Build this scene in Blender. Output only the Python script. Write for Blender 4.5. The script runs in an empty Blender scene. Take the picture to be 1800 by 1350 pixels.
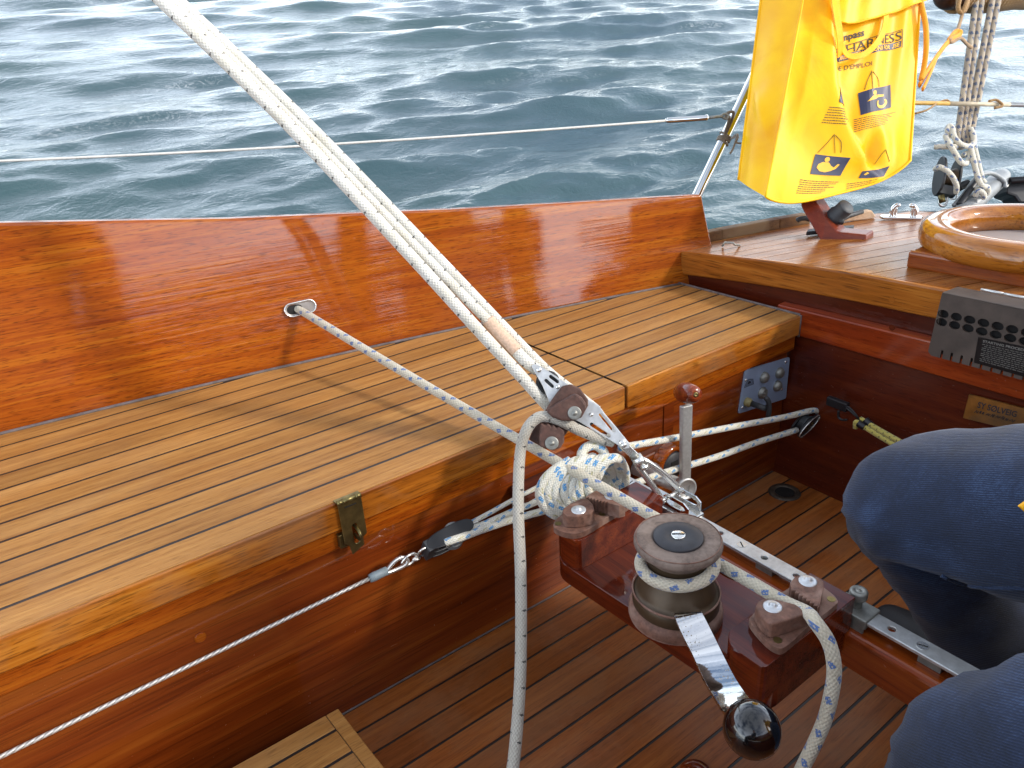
import bpy, bmesh, math, random
from mathutils import Vector, Matrix, noise

rnd = random.Random(7)
sc = bpy.context.scene
col = sc.collection

# ------------------------------------------------------------------ camera, light, exposure
# The boat is modelled upright in its own axes (x forward, y to port, z up, metres, z=0 on the
# seat); HEEL is the boat's heel to leeward and is applied to every boat object at the end.
HEEL = Matrix(((0.998855, -0.003862, 0.047688),
        (-0.003862, 0.986979, 0.160805),
        (-0.047688, -0.160805, 0.985833))).to_4x4()
SEA_Z = -0.80
cam_d = bpy.data.cameras.new('camera')
cam_d.sensor_width = 36.0
cam_d.lens = 26.24
cam_d.clip_start = 0.02
cam_d.clip_end = 9000
cam = bpy.data.objects.new('camera', cam_d)
col.objects.link(cam)
cam.matrix_world = Matrix.Translation((0.024798, 0.083619, 0.512633)) @ Matrix(((0.800227, 0.330995, -0.500079),
        (-0.599697, 0.441675, -0.667298),
        (-0.000000, 0.833886, 0.551937))).to_4x4()
sc.camera = cam

SUN_TRAVEL = (HEEL.to_3x3() @ Vector((-0.47, 0.70, -0.53))).normalized()
to_sun = -SUN_TRAVEL
sun_el = math.asin(to_sun.z)
sun_az = math.atan2(to_sun.x, to_sun.y)

w = bpy.data.worlds.new('World')
sc.world = w
w.use_nodes = True
nt = w.node_tree
for n_ in list(nt.nodes):
    nt.nodes.remove(n_)
wo = nt.nodes.new('ShaderNodeOutputWorld')
bg = nt.nodes.new('ShaderNodeBackground')
sky = nt.nodes.new('ShaderNodeTexSky')
sky.sky_type = 'NISHITA'
sky.sun_disc = False
sky.sun_elevation = sun_el
sky.sun_rotation = sun_az
sky.air_density = 1.0
sky.dust_density = 2.0
# broken bright cloud, all round the sky
tc = nt.nodes.new('ShaderNodeTexCoord')
mp = nt.nodes.new('ShaderNodeMapping')
mp.inputs['Scale'].default_value = (1.0, 1.0, 2.6)
cn = nt.nodes.new('ShaderNodeTexNoise')
cn.inputs['Scale'].default_value = 2.3
cn.inputs['Detail'].default_value = 7
cn.inputs['Roughness'].default_value = 0.55
cr = nt.nodes.new('ShaderNodeValToRGB')
cr.color_ramp.elements[0].position = 0.34
cr.color_ramp.elements[1].position = 0.56
mx = nt.nodes.new('ShaderNodeMix')
mx.data_type = 'RGBA'
cl_ = nt.nodes.new('ShaderNodeMix')
cl_.data_type = 'RGBA'
cl_.blend_type = 'ADD'
cl_.inputs[0].default_value = 0.9
cl_.inputs[6].default_value = (7.5, 7.9, 8.4, 1)
nt.links.new(sky.outputs['Color'], cl_.inputs[7])
# thin haze: the cloud sheet is brighter toward the horizon, the same all the way round
sx_ = nt.nodes.new('ShaderNodeSeparateXYZ')
nt.links.new(tc.outputs['Generated'], sx_.inputs[0])
def wm(op, a, b):
    x = nt.nodes.new('ShaderNodeMath')
    x.operation = op
    for i_, v_ in enumerate((a, b)):
        if isinstance(v_, (int, float)):
            x.inputs[i_].default_value = v_
        else:
            nt.links.new(v_, x.inputs[i_])
    return x.outputs[0]
up_ = wm('MAXIMUM', sx_.outputs[2], 0.0)
inv = wm('SUBTRACT', 1.0, up_)
hz_ = wm('ADD', wm('MULTIPLY', wm('POWER', inv, 1.7), 2.0), 0.62)
gm = nt.nodes.new('ShaderNodeMix')
gm.data_type = 'RGBA'
gm.blend_type = 'MULTIPLY'
gm.inputs[0].default_value = 1.0
nt.links.new(cl_.outputs[2], gm.inputs[6])
nt.links.new(hz_, gm.inputs[7])
nt.links.new(gm.outputs[2], mx.inputs['B'])
nt.links.new(tc.outputs['Generated'], mp.inputs['Vector'])
nt.links.new(mp.outputs['Vector'], cn.inputs['Vector'])
nt.links.new(cn.outputs['Fac'], cr.inputs['Fac'])
nt.links.new(cr.outputs['Color'], mx.inputs['Factor'])
nt.links.new(sky.outputs['Color'], mx.inputs['A'])
nt.links.new(mx.outputs['Result'], bg.inputs['Color'])
bg.inputs['Strength'].default_value = 0.15
nt.links.new(bg.outputs['Background'], wo.inputs['Surface'])

sl = bpy.data.lights.new('sun', 'SUN')
sl.energy = 2.5
sl.angle = math.radians(6.0)
sl.color = (1.0, 0.95, 0.87)
sun = bpy.data.objects.new('sun', sl)
col.objects.link(sun)
sun.rotation_euler = SUN_TRAVEL.to_track_quat('-Z', 'Y').to_euler()
sun.location = (0, 0, 6)

sc.view_settings.view_transform = 'Standard'
sc.view_settings.look = 'None'
sc.view_settings.exposure = 0.12
sc.view_settings.gamma = 1.0
sc.view_settings.use_curve_mapping = False


# ------------------------------------------------------------------ materials
def hexc(h):
    h = h.lstrip('#')
    o = []
    for i in (0, 2, 4):
        v = int(h[i:i + 2], 16) / 255
        o.append(v / 12.92 if v <= 0.04045 else ((v + 0.055) / 1.055) ** 2.4)
    return (*o, 1.0)


class NT:
    """small node-tree helper"""
    def __init__(self, name):
        self.m = bpy.data.materials.new(name)
        self.m.use_nodes = True
        self.t = self.m.node_tree
        self.b = self.t.nodes['Principled BSDF']

    def n(self, typ, **kw):
        x = self.t.nodes.new(typ)
        for k, v in kw.items():
            if k in x.inputs.keys():
                x.inputs[k].default_value = v
            else:
                setattr(x, k, v)
        return x

    def l(self, a, b):
        self.t.links.new(a, b)

    def math(self, op, a, b=None, c=None):
        x = self.t.nodes.new('ShaderNodeMath')
        x.operation = op
        for i, v in enumerate((a, b, c)):
            if v is None:
                continue
            if isinstance(v, (int, float)):
                x.inputs[i].default_value = v
            else:
                self.l(v, x.inputs[i])
        return x.outputs[0]

    def mix(self, f, a, b, blend='MIX'):
        x = self.t.nodes.new('ShaderNodeMix')
        x.data_type = 'RGBA'
        x.blend_type = blend
        for s, v in (('Factor', f), ('A', a), ('B', b)):
            s_ = x.inputs[s] if s != 'Factor' else x.inputs[0]
            if s == 'A':
                s_ = x.inputs[6]
            if s == 'B':
                s_ = x.inputs[7]
            if isinstance(v, (int, float)):
                s_.default_value = v
            elif isinstance(v, tuple):
                s_.default_value = v
            else:
                self.l(v, s_)
        return x.outputs[2]

    def ramp(self, f, stops):
        x = self.t.nodes.new('ShaderNodeValToRGB')
        e = x.color_ramp.elements
        while len(e) < len(stops):
            e.new(0.5)
        for i, (p, c_) in enumerate(stops):
            e[i].position = p
            e[i].color = c_ if isinstance(c_, tuple) else (c_, c_, c_, 1)
        self.l(f, x.inputs[0])
        return x.outputs[0]

    def noise(self, vec, scale, detail=3, rough=0.5, dist=0.0):
        x = self.n('ShaderNodeTexNoise', Scale=scale, Detail=detail, Roughness=rough, Distortion=dist)
        if vec is not None:
            self.l(vec, x.inputs['Vector'])
        return x.outputs['Fac']

    def bump(self, h, strength=0.3, dist=0.001, nrm=None):
        x = self.n('ShaderNodeBump', Strength=strength, Distance=dist)
        self.l(h, x.inputs['Height'])
        if nrm is not None:
            self.l(nrm, x.inputs['Normal'])
        return x.outputs[0]


def wood(name, dark, mid, light, axis='x', rough=0.45, coat=0.0, coat_rough=0.05, pores=0.5, streak=90, long=2.2,
         vary=0.16, wave=0.0, weather=0.0, pore_scale=(40, 520), contrast=1.0, turn=0.0):
    k = NT(name)
    tc = k.n('ShaderNodeTexCoord')
    oi = k.n('ShaderNodeObjectInfo')
    off = k.n('ShaderNodeVectorMath', operation='SCALE')
    cb = k.n('ShaderNodeCombineXYZ')
    k.l(oi.outputs['Random'], cb.inputs[0]); k.l(oi.outputs['Random'], cb.inputs[1]); k.l(oi.outputs['Random'], cb.inputs[2])
    k.l(cb.outputs[0], off.inputs[0]); off.inputs['Scale'].default_value = 7.3
    add = k.n('ShaderNodeVectorMath', operation='ADD')
    rot = k.n('ShaderNodeMapping'); rot.inputs['Rotation'].default_value = (0, 0, turn)
    k.l(tc.outputs['Object'], rot.inputs[0])
    k.l(rot.outputs[0], add.inputs[0]); k.l(off.outputs[0], add.inputs[1])
    sc_ = {'x': (long, streak, streak), 'y': (streak, long, streak), 'z': (streak, streak, long), 'board': (long, 2.0, streak)}[axis]
    m1 = k.n('ShaderNodeMapping'); m1.inputs['Scale'].default_value = sc_
    k.l(add.outputs[0], m1.inputs[0])
    v = m1.outputs[0]
    m2 = k.n('ShaderNodeMapping'); m2.inputs['Scale'].default_value = tuple(x * (0.26 if x == streak else 0.9) for x in sc_)
    k.l(add.outputs[0], m2.inputs[0])
    fine = k.noise(v, 1.0, 5, 0.62, 0.15)
    band = k.noise(m2.outputs[0], 1.0, 3, 0.5, 0.3)
    m3 = k.n('ShaderNodeMapping'); m3.inputs['Scale'].default_value = tuple(pore_scale[1] if x == streak else pore_scale[0] for x in sc_)
    k.l(add.outputs[0], m3.inputs[0])
    pore = k.noise(m3.outputs[0], 1.0, 2, 0.5, 0.0)
    big = k.noise(add.outputs[0], 3.0, 2, 0.5)
    f = k.math('ADD', k.math('MULTIPLY', fine, 0.55), k.math('MULTIPLY', band, 0.45))
    c = k.ramp(f, [(0.5 - 0.14 / contrast, dark), (0.5, mid), (0.5 + 0.14 / contrast, light)])
    pm = k.ramp(pore, [(0.34, 1.0), (0.46, 0.0)])
    c = k.mix(k.math('MULTIPLY', pm, pores), c, tuple(x * 0.45 for x in dark[:3]) + (1,))
    hv = k.n('ShaderNodeHueSaturation')
    k.l(c, hv.inputs['Color'])
    val = k.math('ADD', k.math('MULTIPLY', k.math('SUBTRACT', oi.outputs['Random'], 0.5), vary * 2),
                 k.math('ADD', k.math('MULTIPLY', k.math('SUBTRACT', big, 0.5), 0.45), 1.0))
    k.l(val, hv.inputs['Value'])
    c = hv.outputs[0]
    if weather > 0:
        wn = k.noise(add.outputs[0], 6.0, 5, 0.6, 0.5)
        c = k.mix(k.math('MULTIPLY', k.ramp(wn, [(0.45, 0.0), (0.62, 1.0)]), weather), c, hexc('#8d7458'))
    k.l(c, k.b.inputs['Base Color'])
    k.b.inputs['Roughness'].default_value = rough
    k.b.inputs['Specular IOR Level'].default_value = 0.06 if coat >= 0.4 else 0.25
    k.b.inputs['Coat Weight'].default_value = coat
    k.b.inputs['Coat IOR'].default_value = 1.5
    cr_ = k.noise(add.outputs[0], 14.0, 4, 0.6)
    rubs = k.math('MULTIPLY', k.ramp(k.noise(m2.outputs[0], 3.0, 4, 0.65), [(0.58, 0.0), (0.70, 1.0)]), k.ramp(k.noise(add.outputs[0], 5.0, 2, 0.5), [(0.45, 0.0), (0.6, 1.0)]))
    dots = k.ramp(k.noise(add.outputs[0], 170.0, 2, 0.5), [(0.70, 0.0), (0.76, 1.0)])
    k.l(k.math('ADD', k.math('ADD', k.math('MULTIPLY', cr_, coat_rough * 1.2), coat_rough * 0.4), k.math('MULTIPLY', k.math('ADD', rubs, dots), 0.22 if coat >= 0.4 else 0.0)), k.b.inputs['Coat Roughness'])
    nb = k.bump(k.math('SUBTRACT', fine, k.math('MULTIPLY', pm, 0.6)), 0.35 if coat == 0 else 0.15, 0.0006)
    k.l(nb, k.b.inputs['Normal'])
    if coat > 0:
        lw = k.noise(m2.outputs[0], 0.6, 3, 0.6)
        hw = k.noise(add.outputs[0], 9.0, 3, 0.55)
        mixh = k.math('ADD', k.math('MULTIPLY', lw, 0.12), k.math('ADD', k.math('MULTIPLY', hw, wave), k.math('MULTIPLY', fine, 0.05)))
        k.l(k.bump(mixh, 0.5, 0.0016), k.b.inputs['Coat Normal'])
    return k.m


def plain(name, color, rough=0.5, metal=0.0, speck=0.12, scale=60, bump=0.15, coat=0.0, dirt=None, dirt_amt=0.5, bdist=0.0005, ior=1.5):
    k = NT(name)
    tc = k.n('ShaderNodeTexCoord')
    a = k.noise(tc.outputs['Object'], scale, 5, 0.6)
    b = k.noise(tc.outputs['Object'], scale * 0.17, 4, 0.6, 0.4)
    dk = tuple(max(0, x * (1 - speck * 2)) for x in color[:3]) + (1,)
    lt = tuple(min(1, x * (1 + speck * 2)) for x in color[:3]) + (1,)
    c = k.ramp(a, [(0.3, dk), (0.7, lt)])
    if dirt:
        c = k.mix(k.math('MULTIPLY', k.ramp(b, [(0.46, 0.0), (0.62, 1.0)]), dirt_amt), c, dirt)
    k.l(c, k.b.inputs['Base Color'])
    k.b.inputs['Metallic'].default_value = metal
    k.b.inputs['IOR'].default_value = ior
    k.b.inputs['Coat Weight'].default_value = coat
    k.b.inputs['Coat Roughness'].default_value = 0.06
    k.l(k.math('ADD', k.math('MULTIPLY', b, rough * 0.7), rough * 0.65), k.b.inputs['Roughness'])
    if bump:
        k.l(k.bump(a, bump, bdist), k.b.inputs['Normal'])
    return k.m


def rope_mat(name, base, fleck=None, per=0.030, w1=0.2, duty=0.45, strands=2, tint=None, braid=900.0, nb=10, band=None, tint_amt=0.6, soft=0.0, second=None):
    """braided rope: u = metres along, v = turns around"""
    k = NT(name)
    uv = k.n('ShaderNodeUVMap')
    sp = k.n('ShaderNodeSeparateXYZ')
    k.l(uv.outputs[0], sp.inputs[0])
    u, v = sp.outputs[0], sp.outputs[1]
    tc = k.n('ShaderNodeTexCoord')
    a = k.math('SINE', k.math('ADD', k.math('MULTIPLY', u, braid), k.math('MULTIPLY', v, 2 * math.pi * nb)))
    b = k.math('SINE', k.math('SUBTRACT', k.math('MULTIPLY', u, braid), k.math('MULTIPLY', v, 2 * math.pi * nb)))
    h = k.math('MULTIPLY', k.math('ADD', a, b), 0.5)
    n1 = k.noise(tc.outputs['Object'], 900, 3, 0.6)
    n2 = k.noise(tc.outputs['Object'], 26, 4, 0.6)
    dk = tuple(x * 0.62 for x in base[:3]) + (1,)
    c = k.ramp(k.math('ADD', k.math('MULTIPLY', h, 0.2), k.math('MULTIPLY', n1, 1.0)), [(0.22, dk), (0.62, base)])
    if tint:
        c = k.mix(k.math('MULTIPLY', k.ramp(n2, [(0.42, 0.0), (0.66, 1.0)]), tint_amt), c, tint)
    if fleck:
        def flecks(shift, colr, c, width=w1):
            hel = k.math('FRACT', k.math('ADD', k.math('ADD', k.math('MULTIPLY', v, float(strands)), k.math('DIVIDE', u, per)), shift))
            m_a = k.math('LESS_THAN', hel, width)
            run = k.math('FRACT', k.math('ADD', k.math('SUBTRACT', k.math('DIVIDE', u, per * 0.5), k.math('MULTIPLY', v, 1.0)), shift * 1.7))
            m_b = k.math('LESS_THAN', run, duty)
            # fuzzy edge of the coloured yarn
            fz = k.math('GREATER_THAN', k.math('ADD', k.math('MULTIPLY', n1, 0.6), k.math('MULTIPLY', h, 0.18)), 0.2)
            return k.mix(k.math('MULTIPLY', k.math('MULTIPLY', m_a, m_b), k.math('MULTIPLY', fz, 0.92)), c, colr)
        c = flecks(0.0, fleck, c)
        if second:
            c = flecks(0.27, second, c, w1 * 0.5)
    k.l(c, k.b.inputs['Base Color'])
    k.b.inputs['Roughness'].default_value = 0.85
    k.b.inputs['Sheen Weight'].default_value = 0.25
    k.l(k.bump(k.math('ADD', h, k.math('MULTIPLY', n1, 0.7)), 0.55, 0.0007), k.b.inputs['Normal'])
    return k.m


M = {}
M['teak'] = wood('sun_bleached_teak', hexc('#875728'), hexc('#9f6f38'), hexc('#b18146'), rough=0.5, pores=0.4, streak=160, long=5.0, vary=0.09, weather=0.16, pore_scale=(45, 700), contrast=0.8)
M['teak_edge'] = wood('oiled_teak', hexc('#733a0a'), hexc('#9f5c18'), hexc('#bb7a2c'), rough=0.36, pores=0.6, streak=110, long=2.2, vary=0.08, coat=0.15, coat_rough=0.2, weather=0.3)
M['floor_teak'] = wood('red_brown_teak', hexc('#733c15'), hexc('#8d4d1e'), hexc('#a05f29'), rough=0.42, pores=0.35, streak=130, long=4.0, vary=0.13, coat=0.12, coat_rough=0.25, weather=0.22, contrast=0.8)  # floor planks: redder, darker tone than the seat teak
M['deck_teak'] = wood('deck_teak', hexc('#64340f'), hexc('#87501f'), hexc('#a0672e'), rough=0.4, pores=0.4, streak=110, long=3.0, vary=0.10, coat=0.5, coat_rough=0.28, turn=0.319)
M['mahogany'] = wood('varnished_mahogany', hexc('#702b05'), hexc('#8d4308'), hexc('#a35e12'), axis='board', rough=0.5, coat=1.0, coat_rough=0.03, pores=0.65, streak=260, long=4.5, vary=0.03, wave=0.16, pore_scale=(45, 600), contrast=0.7)
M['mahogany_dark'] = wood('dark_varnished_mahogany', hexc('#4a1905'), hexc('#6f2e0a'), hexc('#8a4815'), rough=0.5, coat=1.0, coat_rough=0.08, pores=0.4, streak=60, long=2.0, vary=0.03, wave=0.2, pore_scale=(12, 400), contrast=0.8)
M['mahogany_y'] = wood('varnished_mahogany_cross', hexc('#3f0f04'), hexc('#5e1f09'), hexc('#7a3412'), axis='y', rough=0.5, coat=1.0, coat_rough=0.05, pores=0.4, streak=60, long=2.0, vary=0.03, wave=0.12, pore_scale=(14, 420))
M['bulk'] = wood('bulkhead_mahogany', hexc('#340d05'), hexc('#4c1807'), hexc('#62270c'), axis='y', rough=0.5, coat=0.7, coat_rough=0.2, pores=0.4, streak=50, long=2.0, vary=0.03, wave=0.15, contrast=0.8)
M['beam_wood'] = wood('oak_brown_beam', hexc('#6d3a0e'), hexc('#8f5118'), hexc('#a96a28'), axis='y', rough=0.42, coat=0.5, coat_rough=0.15, pores=0.7, streak=90, long=2.5, vary=0.02, pore_scale=(16, 420))
M['ring_wood'] = wood('varnished_ring_wood', hexc('#754010'), hexc('#9c5e1c'), hexc('#b47a30'), axis='y', rough=0.4, coat=1.0, coat_rough=0.03, pores=0.5, streak=70, long=4.0, vary=0.03, wave=0.06, pore_scale=(15, 400), contrast=0.6)
M['board_wood'] = wood('red_brown_board', hexc('#5d2509'), hexc('#7f3c12'), hexc('#97531f'), axis='y', rough=0.45, coat=0.7, coat_rough=0.1, pores=0.5, streak=80, long=2.5, vary=0.02, pore_scale=(16, 420))
M['beam_mahogany'] = wood('beam_mahogany', hexc('#5c1d08'), hexc('#80340c'), hexc('#9a4c16'), axis='y', rough=0.5, coat=1.0, coat_rough=0.08, pores=0.4, streak=60, long=2.0, vary=0.03, wave=0.12, pore_scale=(14, 420), contrast=0.8)
M['rail_wood'] = wood('weathered_rail', hexc('#5a3a22'), hexc('#7e5835'), hexc('#a27c52'), rough=0.6, pores=0.5, streak=40, long=2.0, weather=0.8)
M['caulk'] = plain('black_caulk', hexc('#1d1715'), 0.45, speck=0.2, bump=0.1)
M['caulk_grey'] = plain('grey_caulk', hexc('#5d5250'), 0.6, speck=0.2)
M['steel'] = plain('polished_steel', hexc('#dcdcd8'), 0.24, 0.85, speck=0.04, scale=120, bump=0.03)
M['steel_dull'] = plain('dull_steel', hexc('#cbccca'), 0.36, 0.7, speck=0.08, scale=90, bump=0.08, dirt=hexc('#8d8a84'), dirt_amt=0.5)
M['chrome'] = plain('chrome', hexc('#d8d8d6'), 0.05, 1.0, speck=0.02, bump=0.0)
M['alu'] = plain('anodised_aluminium', hexc('#bcbdbb'), 0.45, 0.6, speck=0.06, scale=200, bump=0.05)
M['galv'] = plain('dull_galvanised', hexc('#8c8c86'), 0.5, 0.7, speck=0.12, scale=70, bump=0.2)
M['stud_steel'] = plain('pale_stud_steel', hexc('#c4c6c8'), 0.35, 0.5, speck=0.05, scale=90, bump=0.03)
M['brass'] = plain('aged_brass', hexc('#84764a'), 0.36, 0.9, speck=0.15, scale=60, bump=0.15, dirt=hexc('#4b4632'), dirt_amt=0.7)
M['brass_plate'] = plain('worn_brass_plate', hexc('#8a5a22'), 0.45, 0.6, speck=0.15, scale=50, bump=0.1, dirt=hexc('#5a4a34'), dirt_amt=0.7)
M['bronze'] = plain('bronze_drum', hexc('#4a3b2a'), 0.45, 0.35, speck=0.08, scale=50, bump=0.05, dirt=hexc('#3d3226'), dirt_amt=0.5)
M['tufnol'] = plain('weathered_tufnol', hexc('#6b4a3c'), 0.75, 0, speck=0.2, scale=160, bump=0.5, dirt=hexc('#94786a'), dirt_amt=0.75, bdist=0.0008)
M['tufnol_dark'] = plain('dark_tufnol', hexc('#4b3027'), 0.7, 0, speck=0.18, scale=160, bump=0.4, dirt=hexc('#6e5348'), dirt_amt=0.6, bdist=0.0008)
M['tufnol_grey'] = plain('greyed_tufnol', hexc('#6a5a50'), 0.8, 0, speck=0.16, scale=220, bump=0.45, dirt=hexc('#8d7d72'), dirt_amt=0.6)
M['black'] = plain('black_plastic', hexc('#15161a'), 0.4, 0, speck=0.1, bump=0.05)
M['black_gloss'] = plain('black_gloss', hexc('#08080a'), 0.12, 0, speck=0.02, bump=0.0, coat=0.6)
M['black_cap'] = plain('dark_cap', hexc('#26262b'), 0.5, 0, speck=0.1, scale=120, bump=0.1)
M['hole_shade'] = plain('hole_shade', hexc('#0c0908'), 0.8, 0, speck=0.1, bump=0.0)  # near-black colour stands in for the shade inside holes and slots
M['rubber'] = plain('grey_rubber', hexc('#313437'), 0.55, 0, speck=0.08, bump=0.1)
M['hose'] = plain('grey_tube', hexc('#7c8082'), 0.4, 0, speck=0.06, bump=0.05)
M['box_grey'] = plain('grey_brown_plate', hexc('#433932'), 0.6, 0.0, speck=0.12, scale=40, bump=0.2, dirt=hexc('#584b42'), dirt_amt=0.6)
M['label'] = plain('black_label', hexc('#0d0c0d'), 0.3, 0, speck=0.05, bump=0.0)
M['label_text'] = plain('label_text', hexc('#77756f'), 0.6, 0, speck=0.1, bump=0.0)
M['panel_blue'] = plain('blue_grey_plate', hexc('#8fa0bb'), 0.42, 0.25, speck=0.04, scale=40, bump=0.03)
M['ink'] = plain('black_ink', hexc('#1b1a22'), 0.6, 0, speck=0.05, bump=0.0)
M['grease'] = plain('yellowed_nut', hexc('#8b8156'), 0.55, 0.2, speck=0.1)
M['bag'] = None
M['navy'] = plain('navy_print', hexc('#1c2140'), 0.45, 0, speck=0.05, bump=0.0)
M['print'] = plain('print_ink', hexc('#3a2c1c'), 0.6, 0, speck=0.05, bump=0.0)
M['yellow_print'] = plain('yellow_print', hexc('#e6ac12'), 0.45, 0, speck=0.03, bump=0.0)
M['yellow_cord'] = rope_mat('yellow_cord', hexc('#eb9c0a'), None, braid=1500, nb=5)
M['webbing'] = plain('yellow_webbing', hexc('#efae10'), 0.7, 0, speck=0.06, scale=300, bump=0.4)
M['acrylic'] = plain('pale_hatch_lid', hexc('#b9b4b2'), 0.18, 0, speck=0.03, scale=20, bump=0.02, coat=0.5)
M['mainsheet'] = rope_mat('white_mainsheet', hexc('#dcd9cf'), hexc('#17181c'), per=0.030, w1=0.17, duty=0.20, strands=1, tint=hexc('#bdb6a2'), braid=1150, nb=11)
M['mainsheet_grey'] = rope_mat('grey_sheet_tail', hexc('#b3aea2'), hexc('#17181c'), per=0.030, w1=0.17, duty=0.20, strands=1, tint=hexc('#a29c8f'), braid=1150, nb=11)
M['whipping'] = plain('pink_whipping', hexc('#c9ab93'), 0.9, 0, speck=0.1, scale=300, bump=0.4)
M['jib'] = rope_mat('jib_sheet_rope', hexc('#c8c0ac'), hexc('#3a5f98'), per=0.040, w1=0.30, duty=0.46, strands=2, tint=hexc('#aea38c'), braid=1050, nb=10)
M['line'] = rope_mat('blue_fleck_line', hexc('#dedccf'), hexc('#2a86c0'), per=0.046, w1=0.28, duty=0.46, strands=2, tint=hexc('#cfcab6'), braid=1500, nb=9, second=hexc('#b9b48a'))
M['tackle'] = rope_mat('tan_blue_rope', hexc('#9d907e'), hexc('#1f3f66'), per=0.036, w1=0.42, duty=0.55, strands=2, tint=hexc('#b8aa94'), braid=1200, nb=8)
M['tackle_white'] = rope_mat('white_blue_rope', hexc('#d2cdbd'), hexc('#24508a'), per=0.040, w1=0.32, duty=0.45, strands=2, braid=1200, nb=8)
M['bungee'] = rope_mat('yellow_bungee', hexc('#c3b455'), hexc('#17160f'), per=0.016, w1=0.3, duty=0.34, strands=2, braid=2500, nb=12)
M['tan_rope'] = rope_mat('tan_rope', hexc('#a07c4c'), None, tint=hexc('#7d5f39'), braid=900, nb=3)
M['twine'] = rope_mat('grey_twine', hexc('#7a6a58'), None, tint=hexc('#4e4338'), braid=1600, nb=3)
M['wire'] = None
M['denim'] = None
M['skin'] = plain('skin', hexc('#b67f63'), 0.5, 0, speck=0.05, scale=80, bump=0.1)
M['hair'] = plain('brown_hair', hexc('#3a281c'), 0.6, 0, speck=0.3, scale=200, bump=0.6)
M['shoe'] = plain('dark_shoe', hexc('#18181b'), 0.6, 0, speck=0.1, bump=0.2)
M['sea'] = None


def make_wire():
    k = NT('steel_wire_rope')
    uv = k.n('ShaderNodeUVMap')
    sp = k.n('ShaderNodeSeparateXYZ')
    k.l(uv.outputs[0], sp.inputs[0])
    h = k.math('SINE', k.math('ADD', k.math('MULTIPLY', sp.outputs[0], 700.0), k.math('MULTIPLY', sp.outputs[1], 2 * math.pi * 3)))
    c = k.ramp(k.math('ADD', k.math('MULTIPLY', h, 0.5), 0.5), [(0.0, hexc('#a09d98')), (0.6, hexc('#dcd9d3'))])
    k.l(c, k.b.inputs['Base Color'])
    k.b.inputs['Metallic'].default_value = 0.55
    k.b.inputs['Roughness'].default_value = 0.42
    k.l(k.bump(h, 0.35, 0.0005), k.b.inputs['Normal'])
    return k.m


def make_bag():
    k = NT('yellow_pvc')
    tc = k.n('ShaderNodeTexCoord')
    a = k.noise(tc.outputs['Object'], 7, 4, 0.55, 0.6)
    b = k.noise(tc.outputs['Object'], 260, 3, 0.5)
    c = k.ramp(a, [(0.3, hexc('#e6a000')), (0.55, hexc('#f1b900')), (0.75, hexc('#f6c806'))])
    k.l(c, k.b.inputs['Base Color'])
    k.b.inputs['Roughness'].default_value = 0.45
    k.b.inputs['Subsurface Weight'].default_value = 0.0
    k.b.inputs['Coat Weight'].default_value = 0.0
    k.b.inputs['Specular IOR Level'].default_value = 0.28
    k.b.inputs['Coat Roughness'].default_value = 0.2
    h = k.math('ADD', k.math('MULTIPLY', a, 2.5), k.math('MULTIPLY', b, 0.10))
    k.l(k.bump(h, 0.35, 0.003), k.b.inputs['Normal'])
    return k.m


def make_denim():
    k = NT('blue_denim')
    tc = k.n('ShaderNodeTexCoord')
    uvm = k.n('ShaderNodeMapping')
    uvm.inputs['Rotation'].default_value = (0.5, 0.6, 0.7)
    k.l(tc.outputs['Object'], uvm.inputs[0])
    m1 = k.n('ShaderNodeMapping'); m1.inputs['Scale'].default_value = (25, 900, 900)
    k.l(uvm.outputs[0], m1.inputs[0])
    m2 = k.n('ShaderNodeMapping'); m2.inputs['Scale'].default_value = (700, 30, 700)
    k.l(uvm.outputs[0], m2.inputs[0])
    a = k.noise(m1.outputs[0], 1.0, 3, 0.6)
    b = k.noise(m2.outputs[0], 1.0, 3, 0.6)
    big = k.noise(tc.outputs['Object'], 7, 4, 0.6, 0.5)
    f = k.math('ADD', k.math('ADD', k.math('MULTIPLY', a, 0.4), k.math('MULTIPLY', b, 0.3)), k.math('MULTIPLY', big, 0.3))
    sp = k.n('ShaderNodeSeparateXYZ')
    k.l(tc.outputs['Object'], sp.inputs[0])
    ph = k.math('ADD', k.math('ADD', k.math('MULTIPLY', sp.outputs[0], 1500.0), k.math('MULTIPLY', sp.outputs[1], 900.0)), k.math('ADD', k.math('MULTIPLY', sp.outputs[2], 2100.0), k.math('MULTIPLY', k.noise(tc.outputs['Object'], 40, 2, 0.5), 9.0)))
    rib = k.math('MULTIPLY', k.math('SINE', ph), k.ramp(k.noise(tc.outputs['Object'], 160, 3, 0.6), [(0.3, 0.2), (0.7, 1.0)]))
    fade = k.noise(tc.outputs['Object'], 5.0, 5, 0.6, 0.8)
    f = k.math('ADD', k.math('ADD', k.math('MULTIPLY', f, 0.45), k.math('MULTIPLY', fade, 0.55)), k.math('MULTIPLY', rib, 0.05))
    c = k.ramp(f, [(0.36, hexc('#0c1321')), (0.5, hexc('#1a2842')), (0.66, hexc('#43597e'))])
    k.l(c, k.b.inputs['Base Color'])
    k.b.inputs['Roughness'].default_value = 0.9
    k.b.inputs['Sheen Weight'].default_value = 0.12
    k.l(k.bump(k.math('ADD', k.math('ADD', k.math('MULTIPLY', a, 0.5), k.math('MULTIPLY', rib, 0.35)), k.math('MULTIPLY', big, 3.0)), 0.5, 0.0012), k.b.inputs['Normal'])
    return k.m


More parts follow.
